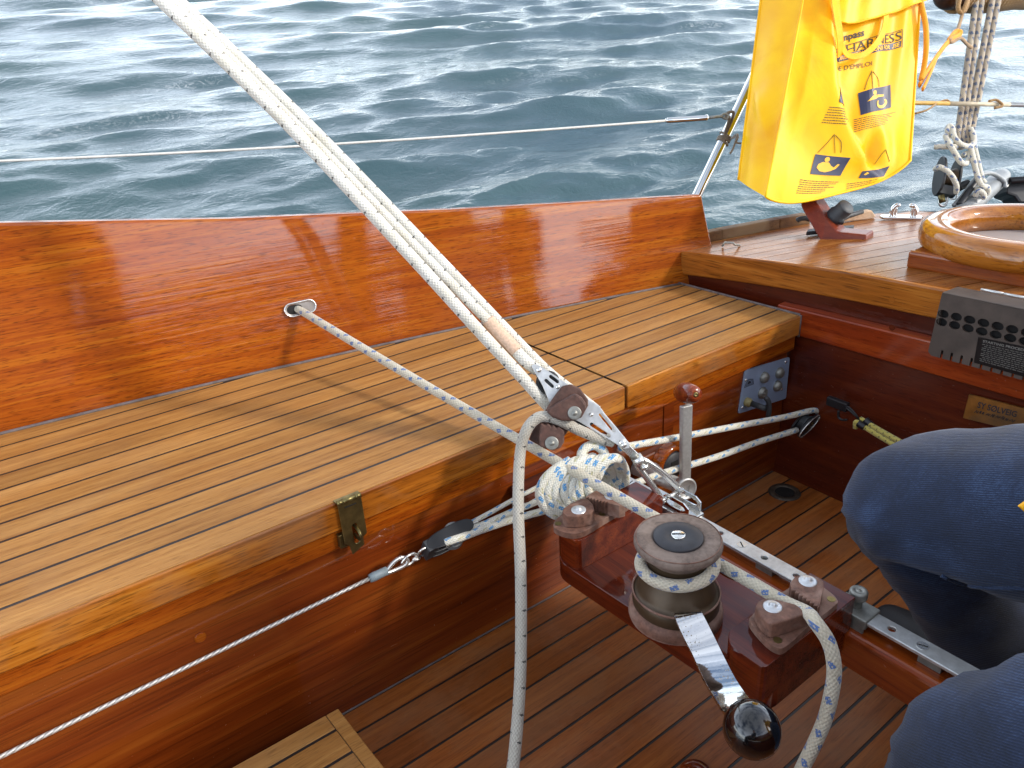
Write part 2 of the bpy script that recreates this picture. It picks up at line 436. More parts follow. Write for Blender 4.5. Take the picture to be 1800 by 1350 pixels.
def make_sea():
    k = NT('sea_water')
    tc = k.n('ShaderNodeTexCoord')
    m1 = k.n('ShaderNodeMapping'); m1.inputs['Scale'].default_value = (1, 1.0, 1); m1.inputs['Rotation'].default_value = (0, 0, 0.5)
    k.l(tc.outputs['Object'], m1.inputs[0])
    m2 = k.n('ShaderNodeMapping'); m2.inputs['Scale'].default_value = (0.55, 1.0, 1); m2.inputs['Rotation'].default_value = (0, 0, 0.62)
    k.l(tc.outputs['Object'], m2.inputs[0])
    a = k.noise(m2.outputs[0], 13, 5, 0.6, 0.7)
    b = k.noise(m1.outputs[0], 42, 4, 0.6, 0.4)
    big = k.noise(tc.outputs['Object'], 0.35, 3, 0.5)
    c = k.ramp(big, [(0.3, hexc('#394e57')), (0.7, hexc('#395153'))])
    # thin foam lace left by breaking crests
    fm = k.n('ShaderNodeMapping'); fm.inputs['Scale'].default_value = (0.30, 1.3, 1); fm.inputs['Rotation'].default_value = (0, 0, 0.75)
    k.l(tc.outputs['Object'], fm.inputs[0])
    f1 = k.noise(fm.outputs[0], 1.1, 3, 0.5, 0.3)
    f2 = k.noise(m1.outputs[0], 16, 5, 0.7, 1.2)
    foam = k.math('MULTIPLY', k.ramp(f1, [(0.60, 0.0), (0.74, 1.0)]), k.ramp(f2, [(0.50, 0.0), (0.70, 0.5)]))
    c = k.mix(foam, c, (0.85, 0.87, 0.88, 1))
    k.l(c, k.b.inputs['Base Color'])
    k.b.inputs['IOR'].default_value = 1.333
    k.l(k.math('ADD', k.math('MULTIPLY', foam, 0.2), 0.06), k.b.inputs['Roughness'])
    h = k.math('ADD', k.math('MULTIPLY', a, 1.0), k.math('MULTIPLY', b, 0.28))
    k.l(k.bump(h, 0.55, 0.018), k.b.inputs['Normal'])
    return k.m


M['wire'] = make_wire()
M['bag'] = make_bag()
M['denim'] = make_denim()
M['sea'] = make_sea()


# ------------------------------------------------------------------ mesh helpers
def V(p):
    return Vector(p)


def spl(pts, n=8, closed=False):
    """Catmull-Rom through pts"""
    P_ = [Vector(p) for p in pts]
    out = []
    N = len(P_)
    rng = range(N) if closed else range(N - 1)
    for i in rng:
        if closed:
            p0, p1, p2, p3 = P_[(i - 1) % N], P_[i], P_[(i + 1) % N], P_[(i + 2) % N]
        else:
            p1, p2 = P_[i], P_[i + 1]
            p0 = P_[i - 1] if i > 0 else p1 * 2 - p2
            p3 = P_[i + 2] if i + 2 < N else p2 * 2 - p1
        for j in range(n):
            t = j / n
            out.append(0.5 * ((2 * p1) + (p2 - p0) * t + (2 * p0 - 5 * p1 + 4 * p2 - p3) * t * t + (3 * p1 - p0 - 3 * p2 + p3) * t ** 3))
    if not closed:
        out.append(P_[-1].copy())
    return out


class MB:
    def __init__(self):
        self.v, self.f, self.s, self.uv = [], [], [], {}

    def add(self, vs, fs, smooth=False, uvs=None):
        o = len(self.v)
        self.v += [Vector(p) for p in vs]
        for i, f in enumerate(fs):
            if uvs is not None:
                self.uv[len(self.f)] = uvs[i]
            self.f.append([o + a for a in f])
            self.s.append(smooth)
        return self

    def box(self, x0, x1, y0, y1, z0, z1, mat=None):
        vs = [(x, y, z) for z in (z0, z1) for y in (y0, y1) for x in (x0, x1)]
        if mat is not None:
            vs = [mat @ Vector(p) for p in vs]
        return self.add(vs, [(0, 2, 3, 1), (4, 5, 7, 6), (0, 1, 5, 4), (2, 6, 7, 3), (0, 4, 6, 2), (1, 3, 7, 5)])

    def hexa(self, bot, top):
        """8 corners: bottom loop of 4, top loop of 4 (counter-clockwise from above)"""
        return self.add(list(bot) + list(top), [(3, 2, 1, 0), (4, 5, 6, 7), (0, 1, 5, 4), (1, 2, 6, 5), (2, 3, 7, 6), (3, 0, 4, 7)])

    def slab(self, loop, d, d0=None):
        """prism: loop of 3d points swept by vector d (starting at offset d0)"""
        d = Vector(d)
        d0 = Vector(d0) if d0 is not None else Vector((0, 0, 0))
        a = [Vector(p) + d0 for p in loop]
        n = len(a)
        nrm = Vector((0, 0, 0))
        for i in range(n):
            nrm += a[i].cross(a[(i + 1) % n])
        if nrm.dot(d) > 0:
            a.reverse()
        b = [p + d for p in a]
        fs = [list(range(n)), list(range(2 * n - 1, n - 1, -1))]
        fs += [(i + 0, n + i, n + (i + 1) % n, (i + 1) % n) for i in range(n)]
        return self.add(a + b, fs)

    def tube(self, pts, r, seg=10, closed=False, cap=True, flat=None, u0=0.0, turn=0.0):
        pts = [Vector(p) for p in pts]
        N = len(pts)
        rr = r if isinstance(r, (list, tuple)) else [r] * N
        tan = []
        for i in range(N):
            a = pts[(i - 1) % N] if closed or i > 0 else pts[i]
            b = pts[(i + 1) % N] if closed or i < N - 1 else pts[i]
            t = b - a
            tan.append(t.normalized() if t.length > 1e-9 else Vector((0, 0, 1)))
        t0 = tan[0]
        up = Vector((0, 0, 1)) if abs(t0.z) < 0.9 else Vector((1, 0, 0))
        n = (up - t0 * up.dot(t0)).normalized()
        vs, us = [], []
        L = u0
        for i in range(N):
            if i > 0:
                L += (pts[i] - pts[i - 1]).length
                n = (n - tan[i] * n.dot(tan[i]))
                n = n.normalized() if n.length > 1e-9 else tan[i].orthogonal().normalized()
            b = tan[i].cross(n)
            for j in range(seg):
                a = 2 * math.pi * j / seg
                vs.append(pts[i] + n * (math.cos(a) * rr[i]) + b * (math.sin(a) * rr[i] * (flat or 1.0)))
            us.append(L)
        fs, uvs = [], []
        M_ = N if closed else N - 1
        for i in range(M_):
            k = (i + 1) % N
            ua, ub = us[i], (us[k] if k else us[i] + (pts[0] - pts[i]).length)
            for j in range(seg):
                m = (j + 1) % seg
                fs.append((i * seg + j, i * seg + m, k * seg + m, k * seg + j))
                va, vb = j / seg + turn * ua, (j + 1) / seg + turn * ua
                uvs.append(((ua, va), (ua, vb), (ub, vb), (ub, va)))
        if cap and not closed:
            fs.append(list(range(seg - 1, -1, -1)))
            uvs.append([(us[0], 0)] * seg)
            fs.append(list(range((N - 1) * seg, N * seg)))
            uvs.append([(us[-1], 0)] * seg)
        return self.add(vs, fs, True, uvs)

    def lathe(self, prof, c=(0, 0, 0), ax=(0, 0, 1), seg=32, smooth=True):
        """profile [(r, h)] around axis ax through c"""
        ax = Vector(ax).normalized()
        e1 = ax.orthogonal().normalized()
        e2 = ax.cross(e1)
        c = Vector(c)
        vs, fs = [], []
        rings = []
        for r, h in prof:
            if r < 1e-6:
                rings.append([len(vs)])
                vs.append(c + ax * h)
            else:
                rings.append(list(range(len(vs), len(vs) + seg)))
                for j in range(seg):
                    a = 2 * math.pi * j / seg
                    vs.append(c + ax * h + e1 * (r * math.cos(a)) + e2 * (r * math.sin(a)))
        for a, b in zip(rings, rings[1:]):
            for j in range(seg):
                k = (j + 1) % seg
                if len(a) == 1 and len(b) == 1:
                    continue
                if len(a) == 1:
                    fs.append((a[0], b[k], b[j])[::-1])
                elif len(b) == 1:
                    fs.append((a[j], a[k], b[0]))
                else:
                    fs.append((a[j], a[k], b[k], b[j]))
        return self.add(vs, fs, smooth)

    def disc(self, c, ax, r, h=0.002, seg=20, chamfer=0.2):
        return self.lathe([(0, 0), (r, 0), (r, h * (1 - chamfer)), (r * (1 - 0.5 * chamfer * min(1, h / r)), h), (0, h)], c, ax, seg, False)

    def ball(self, c, r, seg=18, squash=1.0, ax=(0, 0, 1)):
        n = seg // 2
        prof = [(r * math.sin(math.pi * i / n), -r * squash * math.cos(math.pi * i / n)) for i in range(n + 1)]
        prof[0] = (0, -r * squash)
        prof[-1] = (0, r * squash)
        return self.lathe(prof, c, ax, seg)

    def grid(self, fn, nu, nv, smooth=True, close_u=False):
        vs = [fn(i / nu, j / nv) for j in range(nv + 1) for i in range(nu + 1)]
        w_ = nu + 1
        fs = [(j * w_ + i, j * w_ + i + 1, (j + 1) * w_ + i + 1, (j + 1) * w_ + i) for j in range(nv) for i in range(nu)]
        return self.add(vs, fs, smooth)

    def plate(self, outer, holes, d, nrm=None):
        """flat plate with holes: loops of coplanar 3d points, thickness vector d"""
        d = Vector(d)
        bm = bmesh.new()
        edges = []
        for loop in [outer] + list(holes):
            vs = [bm.verts.new(Vector(p)) for p in loop]
            for i in range(len(vs)):
                edges.append(bm.edges.new((vs[i], vs[(i + 1) % len(vs)])))
        bmesh.ops.triangle_fill(bm, edges=edges, use_beauty=True)
        bm.normal_update()
        bm.verts.index_update()
        vs = [v.co.copy() for v in bm.verts]
        fs = [[v.index for v in f.verts] for f in bm.faces]
        if fs:
            f0 = bm.faces[:][0]
            if f0.normal.dot(d) > 0:
                fs = [f[::-1] for f in fs]
        bd = [(e.verts[0].index, e.verts[1].index) for e in bm.edges if e.is_boundary]
        # orient sides by bmesh recalculation at build
        n = len(vs)
        allv = vs + [p + d for p in vs]
        allf = fs + [[n + a for a in f[::-1]] for f in fs] + [(a, b, n + b, n + a) for a, b in bd]
        bm.free()
        bm = bmesh.new()
        bv = [bm.verts.new(p) for p in allv]
        for f in allf:
            try:
                bm.faces.new([bv[i] for i in f])
            except ValueError:
                pass
        bmesh.ops.recalc_face_normals(bm, faces=bm.faces[:])
        bm.verts.index_update()
        vs = [v.co.copy() for v in bm.verts]
        fs = [[v.index for v in f.verts] for f in bm.faces]
        bm.free()
        return self.add(vs, fs)

    def build(self, name, mat, parent=None, bevel=0.0, seg=2, origin=None, label=None, recalc=False, angle=35):
        if origin is None:
            if parent is not None:
                origin = ORG[parent.name]
            else:
                xs = [p.x for p in self.v]; ys = [p.y for p in self.v]; zs = [p.z for p in self.v]
                origin = Vector(((min(xs) + max(xs)) / 2, (min(ys) + max(ys)) / 2, min(zs)))
        origin = Vector(origin)
        me = bpy.data.meshes.new(name)
        me.from_pydata([p - origin for p in self.v], [], self.f)
        me.polygons.foreach_set('use_smooth', self.s)
        if self.uv:
            ul = me.uv_layers.new(name='UVMap')
            for fi, uvs in self.uv.items():
                pl = me.polygons[fi]
                for li, uvv in zip(pl.loop_indices, uvs):
                    ul.data[li].uv = uvv
        if recalc:
            bm = bmesh.new()
            bm.from_mesh(me)
            bmesh.ops.recalc_face_normals(bm, faces=bm.faces[:])
            bm.to_mesh(me)
            bm.free()
        me.materials.append(M[mat] if isinstance(mat, str) else mat)
        o = bpy.data.objects.new(name, me)
        col.objects.link(o)
        ORG[o.name] = origin
        if parent is not None:
            o.parent = parent
            o.location = origin - ORG[parent.name]
        else:
            o.location = origin
        if bevel > 0:
            b = o.modifiers.new('bevel', 'BEVEL')
            b.width = bevel
            b.segments = seg
            b.limit_method = 'ANGLE'
            b.angle_limit = math.radians(angle)
            b.harden_normals = False
        if label:
            o['label'] = label
        return o


ORG = {}
TOPS = []


def thing(name, label, cat, loc, group=None):
    o = bpy.data.objects.new(name, None)
    o.empty_display_size = 0.05
    col.objects.link(o)
    o.location = loc
    ORG[o.name] = Vector(loc)
    return tag(o, label, cat, group)


def tag(o, label, cat, group=None):
    o['label'] = label
    o['category'] = cat
    if group:
        o['group'] = group
    return o


def struct(o):
    o['kind'] = 'structure'
    return o


def text_mesh(body, size=1.0, bold=0.0, spacing=1.0):
    """flat text outline as (verts2d, faces), normalised to a unit-wide box"""
    cu = bpy.data.curves.new('txt', 'FONT')
    cu.body = body
    cu.size = 1.0
    cu.offset = bold
    cu.space_character = spacing
    cu.resolution_u = 3
    ob = bpy.data.objects.new('txt', cu)
    col.objects.link(ob)
    dg = bpy.context.evaluated_depsgraph_get()
    me = ob.evaluated_get(dg).to_mesh()
    vs = [(v.co.x, v.co.y) for v in me.vertices]
    fs = [tuple(p.vertices) for p in me.polygons]
    ob.evaluated_get(dg).to_mesh_clear()
    bpy.data.objects.remove(ob)
    bpy.data.curves.remove(cu)
    x0 = min(a for a, b in vs); x1 = max(a for a, b in vs)
    y0 = min(b for a, b in vs); y1 = max(b for a, b in vs)
    return [((a - x0) / (x1 - x0), (b - y0) / (y1 - y0)) for a, b in vs], fs


def text_on(mb, body, quad, bold=0.0, lift=(0, 0, 0)):
    """text stretched over the flat quad (bl, br, tr, tl)"""
    vs, fs = text_mesh(body, bold=bold)
    bl, br, tr, tl = [Vector(q) for q in quad]
    lift = Vector(lift)
    pts = [(bl * (1 - a) + br * a) * (1 - b) + (tl * (1 - a) + tr * a) * b + lift for a, b in vs]
    mb.add(pts, fs)


FWD = Vector((0.5232, 0.7455, -0.4130))       # from a deck-side eye toward the lee bow
UPW = Vector((-0.047688, -0.160805, 0.985833))                             # plumb line in boat axes


def yb(x):
    return -0.0597 * x * x - 0.113 * x + 1.3546


LEAN = 0.18


def deck_z(y):
    return 0.104 - 0.09 * max(0.0, y - 0.5) ** 2


def strip(mb, lo, hi, dz):
    """plank between two edge curves (lists of 3d points, same length), thickness dz downwards"""
    n = len(lo)
    dn = Vector((0, 0, -dz))
    vs = [Vector(p) for p in lo] + [Vector(p) for p in hi]
    vs += [p + dn for p in vs]
    fs = []
    for i in range(n - 1):
        fs.append((i, i + 1, n + i + 1, n + i))
        fs.append((i, 2 * n + i, 2 * n + i + 1, i + 1))
        fs.append((n + i, n + i + 1, 3 * n + i + 1, 3 * n + i))
    fs.append((0, n, 3 * n, 2 * n))
    fs.append((n - 1, 3 * n - 1, 4 * n - 1, 2 * n - 1))
    return mb.add(vs, fs)


# ------------------------------------------------------------------ sea
def build_sea():
    import numpy as np
    rs = np.random.RandomState(11)
    fw = HEEL.to_3x3() @ FWD
    az0 = math.atan2(fw.y, fw.x)
    half = math.radians(58)
    ang = np.concatenate([np.linspace(az0 - half, az0 + half, 560, endpoint=False),
                          np.linspace(az0 + half, az0 - half + 2 * math.pi, 130, endpoint=False)])
    r = [0.9]
    while r[-1] < 14:
        r.append(r[-1] * 1.0085)
    while r[-1] < 70:
        r.append(r[-1] * 1.014)
    while r[-1] < 7000:
        r.append(r[-1] * 1.09)
    r = np.array(r)
    A, R = np.meshgrid(ang, r)
    X, Y = R * np.cos(A), R * np.sin(A)
    Z = np.zeros_like(X); DX = np.zeros_like(X); DY = np.zeros_like(X)
    step = np.maximum(R * 0.0085, R * (2 * half / 560))
    wd = az0 + math.radians(206)           # the chop runs toward the boat, slightly across it
    comps = []
    for lam_c, cnt, slope in ((2.3, 8, 0.060), (1.00, 15, 0.100), (0.44, 28, 0.125), (0.20, 40, 0.150)):
        for i in range(cnt):
            lam = lam_c * math.exp(rs.uniform(-0.4, 0.4))
            th = wd + rs.normal(0, 0.36)
            comps.append((lam, th, slope * math.sqrt(2.0 / cnt), rs.uniform(0, 2 * math.pi)))
    # patchy gusts: wave height varies from place to place
    g = (np.sin(X * 0.61 + Y * 0.33 + 1.0) + np.sin(X * 0.27 - Y * 0.52 + 2.1) + np.sin(X * 1.05 + Y * 0.9)) / 3
    gust = 1.0 + 0.30 * g
    for lam, th, sl_, ph in comps:
        k = 2 * math.pi / lam
        a = sl_ / k
        wgt = np.clip((lam / step - 2.5) / 2.5, 0, 1) * (gust if lam < 1.8 else 1.0)
        q = k * (X * math.cos(th) + Y * math.sin(th)) + ph
        Z += a * wgt * np.cos(q)
        DX -= 0.8 * a * wgt * math.cos(th) * np.sin(q)
        DY -= 0.8 * a * wgt * math.sin(th) * np.sin(q)
    X = X + DX; Y = Y + DY
    nr, na = X.shape
    vs = np.stack([X, Y, Z], -1).reshape(-1, 3)
    i = np.arange(nr - 1)[:, None] * na
    j = np.arange(na)[None, :]
    j2 = (j + 1) % na
    f = np.stack([i + j, i + na + j, i + na + j2, i + j2], -1).reshape(-1, 4)
    f = f[:, ::-1]
    vs = np.concatenate([vs, [[0, 0, 0]]])
    me = bpy.data.meshes.new('sea')
    me.vertices.add(len(vs)); me.vertices.foreach_set('co', vs.ravel())
    nf = len(f)
    tri = np.stack([np.full(na, len(vs) - 1), np.arange(na), (np.arange(na) + 1) % na], -1)
    me.loops.add(nf * 4 + na * 3)
    me.loops.foreach_set('vertex_index', np.concatenate([f.ravel(), tri.ravel()]).astype('int32'))
    me.polygons.add(nf + na)
    me.polygons.foreach_set('loop_start', np.concatenate([np.arange(nf) * 4, nf * 4 + np.arange(na) * 3]).astype('int32'))
    me.polygons.foreach_set('use_smooth', np.ones(nf + na, dtype=bool))
    me.update(calc_edges=True)
    me.validate()
    me.materials.append(M['sea'])
    o = bpy.data.objects.new('sea', me)
    col.objects.link(o)
    o.location = (0, 0, SEA_Z)
    struct(o)


build_sea()


# ------------------------------------------------------------------ hull, decks
def rail_y(x):
    pts = [(-1.2, 1.50), (-0.6, 1.50), (0.0, 1.448), (0.6, 1.362), (1.0, 1.277), (1.445, 1.162), (1.60, 1.112), (1.72, 1.066), (1.80, 1.028), (1.86, 0.985), (1.90, 0.935)]
    if x <= pts[0][0]:
        return pts[0][1]
    for (a, b), (c_, d) in zip(pts, pts[1:]):
        if x <= c_:
            return b + (d - b) * (x - a) / (c_ - a)
    return 0.93 - (x - 1.90) * 3.5


mb = MB()
xs = [-1.2, -0.6, 0.0, 0.6, 1.0, 1.2, 1.445, 1.6, 1.72, 1.8, 1.86, 1.9, 1.93]
top = [Vector((x, rail_y(x), deck_z(rail_y(x)) - 0.012)) for x in xs] + [Vector((1.95, 0.70, 0.088)), Vector((1.96, 0.3, 0.09)), Vector((1.95, -0.2, 0.09)), Vector((1.9, -0.9, 0.06))]
mb.add(top + [p + Vector((0.02, 0.05, -0.45)) for p in top] + [p + Vector((0, -0.1, -1.5)) for p in top],
       [(i, i + 1, len(top) + i + 1, len(top) + i) for i in range(len(top) - 1)] +
       [(len(top) + i, len(top) + i + 1, 2 * len(top) + i + 1, 2 * len(top) + i) for i in range(len(top) - 1)], True)
struct(mb.build('hull', 'mahogany_dark', recalc=True))

mb = MB()                                                   # side deck outboard of the coaming
lo = [(x, yb(x) + 0.03, deck_z(yb(x)) - 0.006) for x in [-1.2, -0.6, 0, 0.4, 0.8, 1.2, 1.5]]
hi = [(x, rail_y(x) - 0.005, deck_z(rail_y(x)) - 0.006) for x in [-1.2, -0.6, 0, 0.4, 0.8, 1.2, 1.5]]
strip(mb, lo, hi, 0.02)
struct(mb.build('side_deck', 'deck_teak'))

# bridge deck: caulk sheet with swept planks
mb = MB()
lo, hi = [], []
for i in range(15):
    x = 1.30 + 0.64 * i / 14
    lo.append((x, -0.85, 0.097)); hi.append((x, min(rail_y(x) - 0.012, 1.2), 0))
def deck_surface(name, mat, dz):
    m = MB()
    cols = [1.296 + (1.944 - 1.296) * i / 12 for i in range(13)]
    for xa, xb_ in zip(cols, cols[1:]):
        n = 14
        def row(x):
            y1 = rail_y(x) - 0.012
            return [(x, -0.85 + (y1 + 0.85) * k / n, deck_z(-0.85 + (y1 + 0.85) * k / n) + dz) for k in range(n + 1)]
        a, b = row(xa), row(xb_)
        m.add(a + b, [(k, n + 1 + k, n + 2 + k, k + 1) for k in range(n)])
    return m.build(name, mat)
bridge = struct(deck_surface('bridge_deck', 'caulk', -0.0012))
SW = 0.33
nP = 42
for i in range(nP):
    c1 = 1.300 - 0.047 * i
    c0 = c1 - 0.0445
    lo, hi = [], []
    for k in range(13):
        x = 1.297 + (1.938 - 1.297) * k / 12
        y1 = min(c1 - SW * (x - 1.297), rail_y(x) - 0.03)
        y0 = c0 - SW * (x - 1.297)
        if y1 - y0 < 0.004:
            continue
        lo.append((x, y0, deck_z(y0))); hi.append((x, y1, deck_z(y1)))
    if len(lo) < 2 or lo[0][1] < -0.85:
        continue
    m = MB(); strip(m, lo, hi, 0.006)
    m.build('plank', 'deck_teak', bridge)

# toe rail along the deck edge
mb = MB()
pts = [(x, rail_y(x)) for x in [-1.2, -0.6, 0.0, 0.5, 0.9, 1.2, 1.445, 1.6, 1.68]]
for (xa, ya), (xb_, yb_) in zip(pts, pts[1:]):
    za, zb = deck_z(ya) - 0.02, deck_z(yb_) - 0.02
    mb.hexa([(xa, ya - 0.022, za), (xb_, yb_ - 0.022, zb), (xb_, yb_ + 0.012, zb), (xa, ya + 0.012, za)],
            [(xa, ya - 0.018, za + 0.044), (xb_, yb_ - 0.018, zb + 0.044), (xb_, yb_ + 0.008, zb + 0.044), (xa, ya + 0.008, za + 0.044)])
tag(mb.build('toe_rail', 'rail_wood', bevel=0.003), 'weathered brown wooden toe rail along the deck edge outside the coaming', 'toe rail')

mb = MB()                                                   # bleached end of the rail by the fairlead
a, b = Vector((1.6771, 0.9909, 0.085)), Vector((1.7662, 0.9475, 0.085))
d_ = Vector((0, 0, 0.024))
side = (b - a).cross(Vector((0, 0, 1))).normalized() * -0.02
mb.slab([a, b, b + d_ * 0.25 + (b - a) * 0.06, b + d_ * 0.9 - (b - a) * 0.08, a + d_ * 0.6], side)
tag(mb.build('bleached_rail_end', plain('bleached_wood', hexc('#b79a7c'), 0.7, 0, speck=0.15, scale=60, bump=0.3, dirt=hexc('#d7c8b4'), dirt_amt=0.6), bevel=0.003), 'pale bleached wooden rail cap end behind the brown deck bracket', 'rail end')

# cockpit floor
mb = MB().box(-0.8, 1.262, -0.75, 0.835, -0.385, -0.3580)
floor = struct(mb.build('cockpit_floor', 'caulk'))
seam_y = [0.8165] + [0.774 - 0.0457 * i for i in range(24)]
for y1, y0 in zip(seam_y, seam_y[1:]):
    xe = 1.2525
    m = MB().box(-0.8, xe, y0 + 0.0021, y1 - 0.0021, -0.366, -0.357)
    m.build('plank', 'floor_teak', floor)

# bulkhead at the end of the cockpit
mb = MB()
mb.hexa([(1.2535, -0.8, -0.37), (1.30, -0.8, -0.37), (1.30, 0.84, -0.37), (1.2535, 0.84, -0.37)],
        [(1.2840, -0.8, -0.045), (1.30, -0.8, -0.045), (1.30, 0.84, -0.045), (1.2840, 0.84, -0.045)])
bulk = struct(mb.build('bulkhead', 'bulk'))
MB().box(1.2950, 1.302, -0.8, 1.125, -0.0445, 0.052).build('recess_board', 'bulk', bulk)
mb = MB()
mb.hexa([(1.2705, -0.8, -0.0440), (1.2945, -0.8, -0.0440), (1.2945, 0.857, -0.0440), (1.2705, 0.857, -0.0440)],
        [(1.2705, -0.8, 0.034), (1.2945, -0.8, 0.036), (1.2945, 0.857, 0.012), (1.2705, 0.857, 0.010)])
mb.build('ledge_rail', wood('red_rail_wood', hexc('#5e1c07'), hexc('#84300e'), hexc('#9d4517'), axis='y', rough=0.45, coat=0.8, coat_rough=0.12, pores=0.4, streak=50, long=2.0, vary=0.02), bulk, bevel=0.003, seg=3)
for (px, py, pz) in ((1.27, 0.6198, 0.0216), (1.269, 0.6196, 0.0241)):
    MB().disc((1.2706, py, pz), (-1, 0, 0), 0.0055, 0.0006, 20).build('plug', 'bulk', bulk)
    break
mb = MB()
ys = [1.128, 1.0, 0.85, 0.7, 0.5, 0.3, 0.0, -0.4, -0.85]
for ya, yb_ in zip(ys, ys[1:]):
    za, zb = deck_z(ya) + 0.0015, deck_z(yb_) + 0.0015
    mb.hexa([(1.283, yb_, zb - 0.054), (1.2962, yb_, zb - 0.054), (1.2962, ya, za - 0.054), (1.283, ya, za - 0.054)],
            [(1.283, yb_, zb), (1.2962, yb_, zb), (1.2962, ya, za), (1.283, ya, za)])
bm_ = bmesh.new()
db = mb.build('deck_beam', 'beam_wood', bulk)
bm_.from_mesh(db.data); bmesh.ops.remove_doubles(bm_, verts=bm_.verts, dist=1e-5); 
bmesh.ops.delete(bm_, geom=[f for f in bm_.faces if abs(f.normal.y) > 0.9 and -0.84 < f.calc_center_median().y + ORG[db.name].y < 1.12], context='FACES_ONLY')
bm_.to_mesh(db.data); bm_.free()
b_ = db.modifiers.new('bevel', 'BEVEL'); b_.width = 0.004; b_.segments = 3; b_.limit_method = 'ANGLE'; b_.angle_limit = math.radians(40)
MB().disc((1.2829, 0.634, 0.0674), (-1, 0, 0), 0.0055, 0.0006, 20).build('plug', 'beam_wood', bulk)

# ------------------------------------------------------------------ coaming
ZT = [(-0.8, 0.43), (0.041, 0.316), (0.367, 0.273), (0.782, 0.231), (1.027, 0.211), (1.349, 0.188), (1.5, 0.178)]


def ztop(x):
    for (a, b), (c_, d) in zip(ZT, ZT[1:]):
        if x <= c_:
            return b + (d - b) * (x - a) / (c_ - a)
    return ZT[-1][1]


mb = MB()
N = 44
vs = []
nz = 6
for i in range(N + 1):
    for k in range(nz + 1):
        f = k / nz
        x = -0.8 + (1.349 + 0.8) * i / N if True else 0
        x_end = 1.386 - 0.038 * f
        x = -0.8 + (x_end + 0.8) * i / N
        z = -0.03 + (ztop(x) + 0.03) * f
        bow = 0.006 * math.sin(math.pi * f)
        vs.append((x, yb(x) + LEAN * z + bow, z))
w_ = nz + 1
nin = len(vs)
vs += [(x, y + 0.024, z) for x, y, z in vs]
fs = []
for i in range(N):
    for k in range(nz):
        a = i * w_ + k
        fs.append((a, a + w_, a + w_ + 1, a + 1))
        fs.append((nin + a, nin + a + 1, nin + a + w_ + 1, nin + a + w_))
    t = i * w_ + nz
    fs.append((t, t + w_, nin + t + w_, nin + t))
for k in range(nz):
    a = N * w_ + k
    fs.append((a, nin + a, nin + a + 1, a + 1))
    fs.append((k, k + 1, nin + k + 1, nin + k))
mb.add(vs, fs, True)
coam = mb.build('coaming', 'mahogany', bevel=0.005, seg=3, angle=50)
coam.modifiers['bevel'].harden_normals = True
tag(coam, 'glossy orange varnished mahogany coaming board rising behind the slatted seat', 'coaming')

# bead of caulk where seat meets coaming
mb = MB()
mb.tube([(x, yb(x) - 0.004, 0.0008) for x in [-0.8 + 2.07 * i / 30 for i in range(31)]], 0.0032, 6)
tag(mb.build('caulk_bead', 'caulk_grey'), 'thin grey caulk bead between the slatted seat and the coaming', 'caulk')

# ------------------------------------------------------------------ bench and its two lids
bench = thing('cockpit_bench', 'long dark varnished bench front under the slatted teak lids', 'bench', (0.2, 0.83, -0.36))
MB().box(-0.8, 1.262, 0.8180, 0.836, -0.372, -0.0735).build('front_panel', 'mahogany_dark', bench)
MB().box(-0.8, 1.268, 0.8065, 0.834, -0.0730, -0.0420).build('trim_rail', 'mahogany', bench, bevel=0.002)
MB().box(-0.8, 1.268, 0.840, 1.40, -0.06, -0.045).build('bearer', 'mahogany_dark', bench)
MB().lathe([(0, 0), (0.0072, 0), (0.0072, 0.0008), (0.0062, 0.0004), (0.0058, 0.0010), (0, 0.0010)], (0.0828, 0.8179, -0.119), (0, -1, 0), 20, False).build('plug', 'mahogany', bench)
MB().box(0.90, 0.925, 0.8160, 0.8185, -0.37, -0.0735).build('cleat_strip', 'mahogany_dark', bench)
mb = MB(); mb.tube([(x, 0.8172, -0.3568) for x in [-0.8 + 2.05 * i / 20 for i in range(21)]], 0.0018, 6); mb.build('caulk_bead', 'caulk_grey', bench)

SEAMS = [0.8535, 0.9027, 0.9517, 1.0016, 1.0501, 1.0994, 1.1497, 1.2002, 1.2509, 1.3037, 1.355, 1.405]


def lid(xa, xb_, label):
    t = thing('locker_lid', label, 'locker lid', ((xa + xb_) / 2, 1.0, -0.04), 'slatted teak locker lids')
    n = max(4, int((xb_ - xa) / 0.08))
    gx = [xa + (xb_ - xa) * i / n for i in range(n + 1)]
    m = MB()
    strip(m, [(x, 0.812, -0.0003) for x in gx], [(x, yb(x) - 0.004, -0.0003) for x in gx], 0.012)
    m.build('caulk_bed', 'caulk', t)
    edges = [0.8045] + SEAMS
    fine = [xa + (xb_ - xa) * i / (n * 6) for i in range(n * 6 + 1)]
    for y0, y1 in zip(edges, edges[1:]):
        ya, yb_ = y0 + (0.0027 if y0 > 0.81 else 0), y1 - 0.0027
        lo, hi = [], []
        for x in (gx if yb_ < yb(xb_) - 0.01 else fine):
            h = min(yb_, yb(x) - 0.0075)
            if h - ya < 0.0015:
                continue
            lo.append((x, ya, 0)); hi.append((x, h, 0))
        if len(lo) < 2:
            continue
        m = MB(); strip(m, lo, hi, 0.01 if y0 > 0.81 else 0.030)
        m.build('slat', 'teak', t)
    m = MB().box(xa, xb_, 0.7995, 0.8043, -0.0412, 0.0)
    m.box(xa, xb_, 0.8043, 0.835, -0.0412, -0.0305)
    m.build('edge_strip', 'teak_edge', t, bevel=0.0028, seg=3)
    return t


